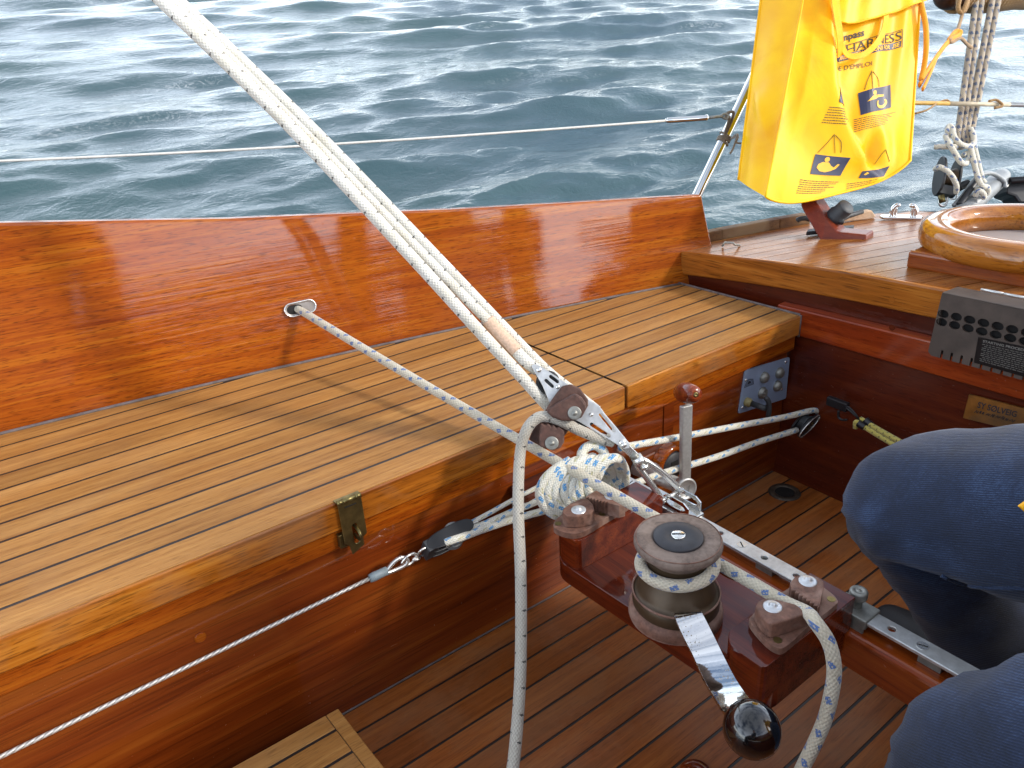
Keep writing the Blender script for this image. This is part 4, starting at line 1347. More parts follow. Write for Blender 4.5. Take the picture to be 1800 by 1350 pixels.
mb.build('liner', plain('fairlead_liner', hexc('#8f8a86'), 0.35, 0.3, speck=0.08), fl)
MB().add([on_coam(a, b, 0.0042) for a, b in stad(FC[0] - 0.010, FC[2] - 0.0005, 0.0065, 0.0078)], [list(range(n))]).build('mouth', 'hole_shade', fl)
MB().add([on_coam(a, b, 0.0009) for a, b in stad(FC[0] + 0.0015, FC[2] + 0.001, 0.0006, 0.0075)], [list(range(n))]).build('slot_shade', 'hole_shade', fl) if False else None

js = thing('jib_sheet', 'beige blue-flecked sheet from the coaming fairlead round the winch', 'rope', (WX, WY, -0.03))
rj = 0.0072
RW = 0.0338 + rj
inx, iny, inz = WX + RW * math.cos(0.15), WY + RW * math.sin(0.15), WZ + 0.0795
pts = [on_coam(FC[0] - 0.006, FC[2] - 0.001, -0.006), on_coam(FC[0] - 0.002, FC[2] - 0.003, 0.012)]
A_ = pts[-1]
B_ = Vector((inx, iny, inz))
for i in range(1, 14):
    f = i / 14
    p = A_ * (1 - f) + B_ * f
    p += Vector((0, 0, -0.004 * math.sin(math.pi * f)))
    pts.append(p)
for i in range(0, 41):
    a = 0.15 - 2 * math.pi * 1.0 * i / 40
    pts.append(Vector((WX + RW * math.cos(a), WY + RW * math.sin(a), inz - 0.0145 * i / 40)))
mid = [Vector((WX + RW + 0.001, WY - 0.06, WZ + 0.066)), Vector((0.5785, 0.350, -0.0335)), Vector((0.5785, 0.322, -0.0300))]
tail = [Vector(p) for p in ((0.5612, 0.3032, -0.0183), (0.5617, 0.2867, -0.0331), (0.5609, 0.277, -0.0564), (0.5562, 0.2729, -0.0841), (0.5471, 0.2721, -0.1239), (0.5298, 0.2783, -0.1831), (0.507, 0.2821, -0.2414))]
allp = pts + spl([pts[-1]] + mid + tail, 10)[1:]
MB().tube(allp, rj, 14).build('rope', 'jib', js)


# ------------------------------------------------------------------ coiled line on the beam bracket
coil = thing('coiled_line', 'coiled white line with bright blue flecks lashed by the steel track', 'rope coil', (0.5599, 0.684, -0.0544))
rl = 0.0066
step_ = Vector((0.5664, 0.6702, -0.0468)) - Vector((0.5581, 0.6755, -0.0476))
ringp = [Vector(p) for p in ((0.5558, 0.6683, 0.009), (0.5326, 0.6714, 0.0046), (0.513, 0.6756, -0.0078), (0.5031, 0.6754, -0.0256), (0.507, 0.6719, -0.0463), (0.5221, 0.6673, -0.0645), (0.5603, 0.6798, -0.0856), (0.5967, 0.6894, -0.0826), (0.6102, 0.6941, -0.0569), (0.5889, 0.6836, -0.0181))]
pts = []
NT_ = 6
for i in range(NT_ * 10 + 6):
    k = i % 10
    f = i / 10
    q_ = ringp[k] + step_ * f
    q_ = q_ + (Vector((0.5581, 0.6755, -0.0476)) + step_ * f - q_) * (0.02 * math.sin(2.1 * f) + 0.02 * f)
    pts.append(q_)
pts = spl(pts, 5)
MB().tube(pts, rl, 12).build('turn', 'line', coil)
pts = []
G0, G1 = Vector((0.5736, 0.6719, -0.0104)), Vector((0.6062, 0.656, -0.0219))
U2 = Vector((0.6025, 0.6701, -0.0012)) - Vector((0.586, 0.671, -0.0205))
W2 = FWD * -0.026
for i in range(3 * 20 + 1):
    f = i / 60
    a = 2 * math.pi * 3 * f + 0.3
    c = G0 * (1 - f) + G1 * f
    pts.append(c + U2 * (math.cos(a) * 0.70) + W2 * math.sin(a))
MB().tube(pts, rl, 12).build('lashing', 'line', coil)
lp_ = spl([(0.5712, 0.6537, 0.0022), (0.5731, 0.6648, 0.0125), (0.5838, 0.6674, 0.0187), (0.5975, 0.6643, 0.0183), (0.6039, 0.6555, 0.0107), (0.5996, 0.6465, 0.0011), (0.5843, 0.6412, -0.0037), (0.5746, 0.6464, -0.0066)], 8)
MB().tube(lp_, rl, 12).build('loop', 'line', coil)


# ------------------------------------------------------------------ control line on the near side: wire, thimble, block, three falls
wl = thing('wire_pendant', 'taut steel wire with grey sleeve running along the dark bench front', 'wire', (0.1063, 0.785, -0.1185))
w0, w1 = Vector((-0.2135, 0.79, -0.1322)), Vector((0.2986, 0.785, -0.1224))
wd_ = (w0 - w1).normalized()
w0 = w1 + wd_ * ((w1.x + 0.76) / -wd_.x)
MB().tube([w0 + (w1 - w0) * (i / 20) for i in range(21)], 0.0026, 10).build('wire', 'wire', wl)
MB().box(w0.x - 0.03, w0.x + 0.004, w0.y - 0.012, 0.8178, w0.z - 0.012, w0.z + 0.012).build('end_fitting', 'galv', wl, bevel=0.003)
mb = MB()
sa, sb_ = Vector((0.2968, 0.785, -0.1225)), Vector((0.3227, 0.785, -0.1226))
mb.tube([sa, sa * 0.75 + sb_ * 0.25, sa * 0.5 + sb_ * 0.5, sb_], [0.0056, 0.0066, 0.0062, 0.0060], 14)
mb.build('sleeve', plain('grey_heat_sleeve', hexc('#7d8a90'), 0.5, 0.0, speck=0.05), wl)
th = spl([(0.3208, 0.785, -0.1236), (0.3353, 0.787, -0.1159), (0.3479, 0.787, -0.1146), (0.3549, 0.785, -0.1208), (0.35, 0.784, -0.1265), (0.3369, 0.785, -0.1281), (0.322, 0.785, -0.1271)], 7)
MB().tube(th, 0.0030, 10).build('thimble_eye', 'steel', wl)
MB().tube(spl([(0.3449, 0.783, -0.1204), (0.3524, 0.78, -0.1118), (0.3642, 0.782, -0.1131), (0.3701, 0.785, -0.1227), (0.3597, 0.786, -0.1297), (0.3463, 0.784, -0.1275)], 7), 0.0022, 8).build('shackle', 'steel', wl)

bl = thing('control_block', 'black double block hanging on the steel wire by the bench front', 'block', (0.4217, 0.78, -0.1129))
ba, bb = Vector((0.3843, 0.785, -0.12)), Vector((0.4619, 0.785, -0.1149))
bd = (bb - ba).normalized()
bn = Vector((0.0, -0.55, 0.83)); bn = (bn - bd * bn.dot(bd)).normalized()
bw = bd.cross(bn).normalized()
for off in (-0.0165, -0.001, 0.0135):
    loop = []
    L, H = (bb - ba).length / 2, 0.0125
    cc = (ba + bb) / 2
    for i in range(20):
        a = 2 * math.pi * i / 20
        loop.append(cc + bd * (L * math.copysign(abs(math.cos(a)) ** 0.7, math.cos(a))) + bw * (H * math.copysign(abs(math.sin(a)) ** 0.8, math.sin(a))) + bn * off)
    MB().plate(loop, [], bn * 0.0034).build('cheek', 'black', bl, bevel=0.0012)
cc = (ba + bb) / 2 + bd * 0.008
for off in (-0.0135, 0.002):
    MB().lathe([(0, 0), (0.0155, 0), (0.0165, 0.001), (0.0125, 0.0055), (0.0165, 0.010), (0.0155, 0.011), (0, 0.011)], cc + bn * off, bn, 24).build('sheave', 'hose', bl)
MB().hexa([ba + bn * -0.0165 - bw * 0.009 - bd * 0.002, ba + bn * -0.0165 + bw * 0.009 - bd * 0.002, ba + bn * -0.0165 + bw * 0.009 + bd * 0.016, ba + bn * -0.0165 - bw * 0.009 + bd * 0.016],
          [ba + bn * 0.0165 - bw * 0.009 - bd * 0.002, ba + bn * 0.0165 + bw * 0.009 - bd * 0.002, ba + bn * 0.0165 + bw * 0.009 + bd * 0.016, ba + bn * 0.0165 - bw * 0.009 + bd * 0.016]).build('head', 'rubber', bl, bevel=0.0015)
hp_ = ba - bd * 0.002
MB().tube(spl([hp_ + bn * 0.013, hp_ - bd * 0.008 + bn * 0.012, Vector((0.3702, 0.785, -0.1217)), Vector((0.3634, 0.785, -0.1251)), Vector((0.3703, 0.783, -0.1265)), hp_ - bd * 0.006 - bn * 0.012, hp_ - bn * 0.014], 7), 0.0020, 8).build('swivel', 'steel', bl)
MB().tube(spl([bb + bn * 0.004, bb + bd * 0.008 + bn * 0.007, bb + bd * 0.012 + bw * 0.003, bb + bd * 0.006 - bn * 0.001, bb - bd * 0.002 + bn * 0.002, bb + bd * 0.010 + bn * 0.003], 6), 0.0016, 8).build('becket', 'steel', bl)

cl = thing('control_line', 'three falls of blue flecked line between black block and coil', 'rope', (0.5182, 0.79, -0.1232))
MB().tube(spl([(0.4599, 0.784, -0.1084), (0.4945, 0.784, -0.1063), (0.5427, 0.785, -0.1031), (0.5976, 0.77, -0.0879)], 8), 0.0036, 10).build('fall', 'line', cl)
MB().tube(spl([(0.4361, 0.78, -0.1228), (0.4513, 0.778, -0.1151), (0.4906, 0.78, -0.1185), (0.5378, 0.78, -0.1198), (0.5981, 0.765, -0.1102)], 8), 0.0054, 12).build('fall', 'line', cl)
MB().tube(spl([(0.4093, 0.772, -0.1112), (0.4228, 0.766, -0.1086), (0.437, 0.766, -0.1106), (0.4748, 0.772, -0.119), (0.5333, 0.775, -0.1296), (0.5764, 0.76, -0.127), (0.5996, 0.74, -0.114)], 8), 0.0056, 12).build('fall', 'line', cl)

# ------------------------------------------------------------------ control line on the far side
cr_ = thing('control_line', 'blue flecked line running from the coil to the black block in the corner', 'rope', (0.9517, 0.75, -0.1481))
MB().tube(spl([(0.7227, 0.745, -0.0667), (0.8408, 0.745, -0.0944), (1.0066, 0.745, -0.1316), (1.1639, 0.745, -0.1671), (1.2507, 0.745, -0.1834), (1.2745, 0.744, -0.1938), (1.2818, 0.743, -0.2089)], 8), 0.0058, 12).build('fall', 'line', cr_)
MB().tube(spl([(0.7048, 0.72, -0.1219), (0.8059, 0.73, -0.1409), (0.9506, 0.735, -0.1682), (1.0721, 0.74, -0.1871), (1.2047, 0.743, -0.2099)], 8), 0.0058, 12).build('fall', 'line', cr_)
fb = thing('corner_block', 'black round block with steel strap in the dark cockpit corner', 'block', (1.2249, 0.745, -0.1999))
fa, fb_ = Vector((1.1937, 0.745, -0.2169)), Vector((1.2741, 0.745, -0.194))
fd = (fb_ - fa).normalized(); fnn = Vector((-0.2, -0.85, -0.35)); fnn = (fnn - fd * fnn.dot(fd)).normalized(); fs_ = fd.cross(fnn)
fc = (fa + fb_) / 2
for off, mt in ((-0.011, 'black'), (0.007, 'black')):
    loop = [fc + fd * (0.033 * math.cos(2 * math.pi * i / 28)) + fs_ * (0.021 * math.sin(2 * math.pi * i / 28)) + fnn * off for i in range(28)]
    MB().plate(loop, [], fnn * 0.004).build('cheek', mt, fb, bevel=0.001)
MB().lathe([(0, 0), (0.019, 0), (0.020, 0.001), (0.015, 0.0055), (0.020, 0.010), (0.019, 0.0115), (0, 0.0115)], fc + fnn * -0.0065, fnn, 26).build('sheave', 'rubber', fb)
MB().tube([fc + fd * (0.034 * math.cos(2 * math.pi * i / 28)) + fs_ * (0.0195 * math.sin(2 * math.pi * i / 28)) + fnn * 0.0118 for i in range(29)], 0.0014, 8).build('strap', 'steel', fb)
for k in (-1, 0, 1):
    MB().lathe([(0.0032, 0), (0.0028, 0.0014), (0, 0.0018)], fc + fd * (0.010 * k) + fnn * 0.011, fnn, 12).build('rivet', 'brass', fb)
MB().tube(spl([(1.2736, 0.745, -0.1913), (1.284, 0.742, -0.1873), (1.2946, 0.74, -0.1967), (1.2875, 0.742, -0.2054)], 6, True), 0.0030, 8, closed=True).build('shackle', 'steel', fb)
MB().tube(spl([(1.288, 0.742, -0.1873), (1.2988, 0.742, -0.182), (1.3091, 0.74, -0.1886), (1.3117, 0.735, -0.2007), (1.3194, 0.722, -0.2012)], 6), 0.0026, 8).build('snap_ring', 'steel', fb)

hk = thing('shock_cord', 'yellow and black shock cord with a black hook beside the jeans knee', 'shock cord', (1.245, 0.6066, -0.1698))
mb = MB()
ha, hb_ = Vector((1.235, 0.7063, -0.1416)), Vector((1.235, 0.6637, -0.141))
mb.slab([ha + Vector((0, 0, .008)), hb_ + Vector((0, 0, .006)), hb_ - Vector((0, 0, .012)), ha - Vector((0, 0, .010))], (0.012, 0, 0))
mb.build('hook_body', 'black', hk, bevel=0.002)
MB().tube(spl([(1.23, 0.6632, -0.1391), (1.232, 0.6472, -0.1471), (1.232, 0.6299, -0.1574)], 6), 0.0022, 8).build('hook_wire', 'black', hk)
MB().tube(spl([(1.228, 0.6668, -0.1373), (1.225, 0.6539, -0.134), (1.225, 0.639, -0.1429), (1.228, 0.6298, -0.1571)], 6), 0.0018, 8).build('hook_wire', 'black', hk)
MB().tube(spl([(1.222, 0.6712, -0.1465), (1.222, 0.6695, -0.1592), (1.222, 0.6621, -0.1624), (1.222, 0.6522, -0.1587)], 6), 0.0024, 8).build('hook_tip', 'black', hk)
MB().tube(spl([(1.232, 0.6328, -0.1525), (1.23, 0.6179, -0.1545), (1.215, 0.5704, -0.1551), (1.18, 0.4732, -0.151)], 8), 0.0048, 10).build('cord', 'bungee', hk)
MB().tube(spl([(1.225, 0.6352, -0.1701), (1.222, 0.6342, -0.1567), (1.222, 0.6238, -0.1586), (1.22, 0.6044, -0.1622), (1.205, 0.553, -0.164), (1.17, 0.4667, -0.1595)], 8), 0.0048, 10).build('cord', 'bungee', hk)
for a, b in (((1.221, 0.6291, -0.1567), (1.221, 0.6163, -0.1601)), ((1.23, 0.6219, -0.1501), (1.23, 0.6099, -0.1562))):
    a, b = Vector(a), Vector(b)
    MB().tube([a + (b - a) * (i / 8) for i in range(9)], [0.0062 if i % 2 else 0.0071 for i in range(9)], 12).build('crimp', 'black', hk)

# ------------------------------------------------------------------ bench front fittings
hs = thing('brass_hasp', 'aged brass hasp and staple on the edge of the longer seat lid', 'hasp', (0.2813, 0.79, -0.0373))
def hp(u, v):
    return (u, 0.7965, v)
cen = (0.2891, 0.7965, -0.0178)
hl, hr = (0.2749, 0.7965, -0.0027)[0], (0.3077, 0.7965, -0.0024)[0]
zt = 0.0015
pl = [hp(hl, zt - 0.003), hp(hr, zt - 0.003), hp(hr, -0.058), hp(hr - 0.006, -0.062), hp(hr - 0.0065, -0.074), hp(hl + 0.0085, -0.082), hp(hl + 0.006, -0.066), hp(hl, -0.061)]
cm = (hl + hr) / 2 + 0.001
ho = [hp(cm + 0.0040 * math.cos(a), -0.052 + (0.0115 if math.sin(a) > 0 else -0.0115) + 0.0040 * math.sin(a)) for a in [2 * math.pi * i / 18 for i in range(18)]]
MB().plate(pl, [ho], (0, -0.002, 0)).build('strap', 'brass', hs, bevel=0.0006, seg=1)
L3 = (hr - hl) / 4
for k, (a, b) in enumerate(((0, 0.9), (0.95, 3.05), (3.1, 4.0))):
    MB().tube([(hl + L3 * a, 0.7962, zt - 0.0005), (hl + L3 * b, 0.7962, zt - 0.0005)], 0.0036, 14).build('knuckle', 'brass', hs)
MB().box(hl + L3, hr - L3, 0.7938, 0.7952, -0.0082, -0.0068).build('slot', 'hole_shade', hs)
MB().box(hl - 0.001, hr + 0.001, 0.7968, 0.806, 0.0006, 0.0018).build('leaf', 'brass', hs)
MB().box(hl - 0.005, hl + 0.012, 0.7985, 0.8062, -0.069, -0.048).build('staple_plate', 'brass', hs, bevel=0.001)
MB().tube(spl([(cm + 0.002, 0.806, -0.044), (cm + 0.002, 0.790, -0.045), (cm + 0.002, 0.7845, -0.052), (cm + 0.002, 0.790, -0.0595), (cm + 0.002, 0.806, -0.060)], 7), 0.0022, 10).build('staple', 'brass', hs)

lv = thing('pump_lever', 'grey metal lever with a red-brown wooden knob standing by the bench', 'lever', (0.8495, 0.72, -0.1801))
kp = Vector((0.8479, 0.72, -0.0039)); bp = Vector((0.8497, 0.72, -0.1836))
kd = Vector((-0.35, -0.92, -0.15)).normalized()
kd = (Vector((0.8235, 0.68, 0.012)) - Vector((0.845, 0.74, -0.0088))).normalized()
MB().lathe([(0, -0.027), (0.009, -0.0265), (0.0145, -0.022), (0.0170, -0.010), (0.0172, 0.0), (0.0155, 0.013), (0.0130, 0.0225), (0.0108, 0.0255), (0.0050, 0.0265), (0, 0.0265)], kp, kd, 30).build('knob', wood('knob_wood', hexc('#4a1a0a'), hexc('#6d2a12'), hexc('#8a3d1c'), rough=0.4, coat=0.9, coat_rough=0.12, pores=0.4, streak=120), lv)
MB().lathe([(0.0042, 0.0262), (0.0040, 0.0275), (0.0014, 0.0276), (0.0012, 0.0272), (0, 0.0272)], kp, kd, 16).build('knob_screw', 'brass', lv)
a = Vector((0.8485, 0.723, -0.0265)); b = bp + Vector((0, 0, 0.012))
mb = MB()
sx = Vector((0.0095, -0.003, 0))
mb.add([a - sx * .95 + Vector((0, -.004, 0)), a + sx * .95 + Vector((0, -.004, 0)), a + sx * .95 + Vector((0, .004, 0)), a - sx * .95 + Vector((0, .004, 0)),
        b - sx * .8 + Vector((0, -.004, 0)), b + sx * .9 + Vector((0, -.004, 0)), b + sx * .9 + Vector((0, .004, 0)), b - sx * .8 + Vector((0, .004, 0))],
       [(3, 2, 1, 0), (4, 5, 6, 7), (0, 1, 5, 4), (1, 2, 6, 5), (2, 3, 7, 6), (3, 0, 4, 7)])
mb.build('arm', 'alu', lv, bevel=0.0018, recalc=True)
MB().lathe([(0, -0.008), (0.0195, -0.008), (0.0205, -0.006), (0.0205, 0.006), (0.0190, 0.0075), (0.0165, 0.0075), (0.0160, 0.0066), (0, 0.0066)], bp, (-0.25, -0.95, 0.1), 30).build('boss', 'alu', lv)
MB().tube([bp + Vector((0.0, 0.006, 0)), bp + Vector((-0.02, 0.098, 0.006))], 0.0135, 20).build('spindle', 'alu', lv)
mb = MB(); mb.slab([bp + Vector((0.003, -0.0085, 0.009)), bp + Vector((0.0045, -0.0085, 0.0085)), bp + Vector((-0.002, -0.0085, -0.012)), bp + Vector((-0.0035, -0.0085, -0.0115))], (0, -0.0003, 0)); mb.build('cast_mark', 'galv', lv)

ps = thing('pump_socket', 'dark round pump socket with square hole on the bench front', 'pump socket', (0.86, 0.8, -0.1688))
pc = Vector((0.8793, 0.8, -0.1788))
MB().box(pc.x - 0.055, pc.x + 0.030, 0.7960, 0.8178, pc.z - 0.060, pc.z + 0.030).build('mount', 'mahogany_dark', ps, bevel=0.006, seg=3)
MB().lathe([(0.0, 0.0), (0.037, 0.0), (0.037, 0.014), (0.034, 0.019), (0.028, 0.020), (0.026, 0.014), (0, 0.014)], pc + Vector((0.006, -0.0042, 0.002)), (0, -1, 0), 36).build('rim', 'mahogany', ps)
MB().lathe([(0, 0), (0.0265, 0), (0.0265, 0.012), (0.024, 0.015), (0, 0.015)], pc + Vector((0.004, -0.012, 0)), (0, -1, 0.05), 32).build('disc', 'black_cap', ps)
MB().box(pc.x - 0.004, pc.x + 0.012, 0.7725, 0.7730, pc.z - 0.009, pc.z + 0.012).build('square_hole', 'hole_shade', ps)

pn = thing('gauge_panel', 'blue-grey metal plate with four domed caps and a T-bolt under the seat lid', 'metal plate', (1.1851, 0.815, -0.1454))
def pp(u, v, out=0.0):
    o = Vector((0, 0, 0))
    return o
c1, c2, c3, c4 = [Vector(p) for p in ((1.1235, 0.8175, -0.0775), (1.269, 0.8175, -0.0926), (1.2701, 0.8175, -0.1872), (1.1124, 0.8175, -0.1686))]
def rq(a, b, c_, d, r):
    cs = [a, b, c_, d]
    o = []
    for i in range(4):
        p, q, s_ = cs[i - 1], cs[i], cs[(i + 1) % 4]
        u_, w__ = (p - q).normalized() * r, (s_ - q).normalized() * r
        for t in (0, .33, .66, 1):
            o.append(q + u_ * (1 - t) ** 2 + w__ * t ** 2)
    return o
mb = MB().plate(rq(c1, c2, c3, c4, 0.006), [], (0, -0.0025, 0)); mb.build('plate', 'panel_blue', pn, bevel=0.0005, seg=1)
FY = 0.8149
for p, r in (((1.1842, 0.8149, -0.1112), 0.0118), ((1.2348, 0.8149, -0.1169), 0.0118), ((1.2313, 0.8149, -0.145), 0.0118)):
    MB().lathe([(r, 0), (r, 0.0015), (r * 0.93, 0.005), (r * 0.72, 0.0085), (r * 0.38, 0.0105), (0, 0.0112)], p, (0, -1, 0), 28).build('dome', 'galv', pn)
kp_ = (1.183, 0.8149, -0.1447)
MB().lathe([(0.0125, 0), (0.0125, 0.003), (0.0100, 0.005), (0.0098, 0.0075), (0.0070, 0.0085), (0.0045, 0.0068), (0.0025, 0.0068), (0.0022, 0.0085), (0, 0.0088)], kp_, (0, -1, 0), 28).build('lock', 'galv', pn)
nt_p = Vector((1.135, 0.8149, -0.149))
MB().lathe([(0.0092, 0), (0.0092, 0.008), (0.0070, 0.0095), (0.0066, 0.012), (0, 0.012)], nt_p, (0, -1, 0), 22).build('nut', 'grease', pn)
tb = nt_p + Vector((0.002, -0.010, -0.001))
te = Vector((1.1334, 0.77, -0.1472))
MB().tube([tb, te], 0.0058, 14).build('bolt', 'rubber', pn)
MB().tube(spl([(1.133, 0.772, -0.1234), (1.1394, 0.768, -0.1339), (1.1437, 0.768, -0.1525), (1.1454, 0.77, -0.1712)], 6), [0.002] + [0.0050] * 17 + [0.004], 12).build('t_handle', 'rubber', pn)
for p in ((1.1278, 0.8149, -0.0997), (1.2548, 0.8149, -0.099), (1.2505, 0.8149, -0.1589), (1.1237, 0.8149, -0.1577)):
    MB().lathe([(0.0030, 0), (0.0026, 0.0012), (0, 0.0016)], p, (0, -1, 0), 12).build('screw', 'steel', pn)
mb = MB()
hq = [Vector(p) for p in ((1.1239, 0.8146, -0.1155), (1.1539, 0.8146, -0.1165), (1.1507, 0.8146, -0.1044), (1.1361, 0.8146, -0.0998), (1.1297, 0.8146, -0.1051))]
ctr = sum(hq, Vector()) / 5
for sc1, sc2 in ((1.0, 0.86), (0.72, 0.6), (0.42, 0.0)):
    o_, i_ = [ctr + (p - ctr) * sc1 for p in hq], [ctr + (p - ctr) * sc2 for p in hq]
    for k in range(5):
        m = (k + 1) % 5
        if sc2 > 0:
            mb.add([o_[k], o_[m], i_[m], i_[k]], [(0, 1, 2, 3)])
        else:
            mb.add([o_[k], o_[m], ctr], [(0, 1, 2)])
mb.build('house_emblem', 'ink', pn)

# ------------------------------------------------------------------ bulkhead fittings
npl = thing('name_plate', 'worn brass name plate screwed to the dark red bulkhead', 'name plate', (1.27, 0.431, -0.0677))
q = [Vector(p) for p in ((1.268, 0.4752, -0.1047), (1.268, 0.3659, -0.0952), (1.272, 0.3659, -0.056), (1.272, 0.475, -0.0608))]
tilt = (q[3] - q[0]).normalized()
MB().plate(q, [], (0.004, 0, 0)).build('plate', 'brass_plate', npl, bevel=0.0008, seg=1)
def nq(u0, u1, v0, v1):
    f = lambda u, v: (q[0] * (1 - u) + q[1] * u) * (1 - v) + (q[3] * (1 - u) + q[2] * u) * v
    return [f(u0, v0), f(u1, v0), f(u1, v1), f(u0, v1)]
mb = MB(); text_on(mb, 'SY S\u00d8LVEIG', nq(0.16, 0.70, 0.56, 0.82), bold=0.02, lift=(-0.0006, 0, 0)); mb.build('lettering', 'ink', npl)
mb = MB()
for (u0, u1, v) in ((0.14, 0.20, .40), (0.21, 0.235, .41), (0.25, 0.27, .40), (0.30, 0.36, .40), (0.37, 0.42, .39), (0.43, 0.50, .40), (0.51, 0.56, .40), (0.57, 0.61, .39), (0.62, 0.70, .41)):
    a = nq(u0, u1, v - 0.05 - rnd.random() * 0.03, v + 0.03 + rnd.random() * 0.05)
    mb.tube(spl([a[0], a[3] * .5 + a[2] * .5, a[1] * .6 + a[0] * .4, a[2]], 4), 0.0005, 5)
o = mb.build('script_line', 'ink', npl); o.location.x -= 0.0004
o['kind'] = 'stuff'

vb = thing('vent_box', 'grey-brown box drilled with rows of holes hanging on the bridge deck edge', 'vent box', (1.25, 0.4693, 0.0427))
XB = 1.244
yl, yr = 0.5385, 0.255
zt_, zb_ = 0.1095, 0.0005
hol = []
holes_px = [((1.244, 0.5278, 0.0773), (1.244, 0.5279, 0.0624)), ((1.244, 0.5069, 0.0765), (1.244, 0.5061, 0.062)), ((1.244, 0.4866, 0.0758), (1.244, 0.4857, 0.0614)), ((1.244, 0.4661, 0.0761), (1.244, 0.4651, 0.062)), ((1.244, 0.4444, 0.076), (1.244, 0.4441, 0.0618)), ((1.244, 0.4242, 0.0766), (1.244, 0.4231, 0.0628))]
hy = [a[0][1] for a in holes_px]
dyh = (hy[-1] - hy[0]) / 5
z1_, z2_ = sum(a[0][2] for a in holes_px) / 6, sum(a[1][2] for a in holes_px) / 6
for i in range(11):
    yy = hy[0] + dyh * i
    for z in (z1_, z2_):
        hol.append([(XB, yy + 0.0088 * math.cos(2 * math.pi * k / 16), z + 0.0070 * math.sin(2 * math.pi * k / 16)) for k in range(16)])
out = [(XB, yl - 0.003, zt_), (XB, yr, zt_), (XB, yr, zb_)]
s0 = (1.244, 0.5181, 0.0012)[1]; ds = s0 - (1.244, 0.5025, 0.0017)[1]
k = 15
ss = [s0 - ds * i for i in range(17)]
for yy in reversed(ss):
    if yy < yr + 0.006:
        continue
    out += [(XB, yy - 0.0018, zb_), (XB, yy - 0.0018, zb_ + 0.014), (XB, yy + 0.0018, zb_ + 0.014), (XB, yy + 0.0018, zb_)]
out += [(XB, yl - 0.004, zb_), (XB, yl + 0.002, zb_ + 0.006)]
MB().plate(out, hol, (0.004, 0, 0)).build('front', 'box_grey', vb)
MB().box(XB + 0.012, XB + 0.0125, yr, yl - 0.004, zb_ + 0.003, zt_ - 0.003).build('inside', 'hole_shade', vb)
MB().hexa([(XB + 0.0002, yr, zt_ - 0.0005), (1.2825, yr, zt_ - 0.004), (1.2825, yl - 0.003, zt_ - 0.004), (XB + 0.0002, yl - 0.003, zt_ - 0.0005)],
          [(XB + 0.0002, yr, zt_ + 0.0025), (1.2960, yr, zt_ + 0.0005), (1.2960, yl - 0.003, zt_ + 0.0005), (XB + 0.0002, yl - 0.003, zt_ + 0.0025)]).build('top', 'box_grey', vb, bevel=0.0012)
MB().slab([(XB + 0.0042, yl - 0.0045, zb_ + 0.002), (XB + 0.0042, yl - 0.0045, zt_ - 0.001), (1.2820, yl - 0.0045, zt_ - 0.005), (1.2700, yl - 0.0045, zb_ + 0.02)], (0, 0.003, 0)).build('side', 'box_grey', vb)
for i in range(7):
    y1 = 0.500 - 0.0345 * i
    MB().tube([(1.2985, y1, zt_ + 0.0022), (1.2985, y1 - 0.0335, zt_ + 0.0022)], 0.0026, 10).build('hinge_knuckle', 'steel_dull', vb)
lq = [Vector(p) for p in ((1.2436, 0.4669, 0.0085), (1.2436, 0.3543, 0.0063), (1.2436, 0.3559, 0.0559), (1.2436, 0.4683, 0.0525))]
MB().plate(lq, [], (-0.0008, 0, 0)).build('label', 'label', vb)
def lqf(u, v):
    return (lq[0] * (1 - u) + lq[1] * u) * (1 - v) + (lq[3] * (1 - u) + lq[2] * u) * v + Vector((-0.0011, 0, 0))
mb = MB(); text_on(mb, 'STARTING PROCEDURE', [lqf(.07, .84), lqf(.70, .84), lqf(.70, .93), lqf(.07, .93)], bold=0.02); mb.build('heading', 'label_text', vb)
mb = MB()
for r_ in range(10):
    v = 0.77 - 0.07 * r_
    u = 0.07 if r_ in (0, 2, 3, 5, 6, 8, 9) else 0.1
    end = rnd.uniform(0.6, 0.95)
    while u < end:
        l_ = rnd.uniform(0.02, 0.07)
        mb.add([lqf(u, v - 0.009), lqf(u + l_, v - 0.009), lqf(u + l_, v + 0.009), lqf(u, v + 0.009)], [(0, 1, 2, 3)])
        u += l_ + 0.014
o = mb.build('text_line', 'label_text', vb); o['kind'] = 'stuff'

# ------------------------------------------------------------------ hatch ring on the bridge deck
hr_ = thing('round_hatch', 'round hatch with a thick varnished wooden ring and pale lid', 'hatch', (1.541, 0.521, 0.116))
HC = (1.541, 0.521)
RO, RI, zc, hz = 0.190, 0.134, 0.150, 0.026
prof = []
for i in range(24):
    a = 2 * math.pi * i / 24
    ca, sa_ = math.cos(a), math.sin(a)
    prof.append(((RO + RI) / 2 + (RO - RI) / 2 * math.copysign(abs(ca) ** 0.75, ca), zc + hz * math.copysign(abs(sa_) ** 0.8, sa_)))
prof.append(prof[0])
MB().lathe(prof, (HC[0], HC[1], 0), (0, 0, 1), 90).build('ring', 'ring_wood', hr_, recalc=True)
MB().lathe([(0, 0.1290), (0.142, 0.1290), (0.142, 0.116), (0, 0.116)], (HC[0], HC[1], 0), (0, 0, 1), 64, False).build('lid', 'acrylic', hr_, recalc=True)
ch = thing('hatch_board', 'long dark varnished board lying on the deck under the round hatch', 'board', (1.46, 0.4, 0.1))
MB().box(1.374, 1.56, -0.25, 0.664, 0.1000, 0.1335).build('board', 'board_wood', ch, bevel=0.006, seg=3)
MB().box(1.358, 1.3735, 0.395, 0.41, 0.1045, 0.126).build('stay', 'mahogany_dark', ch)

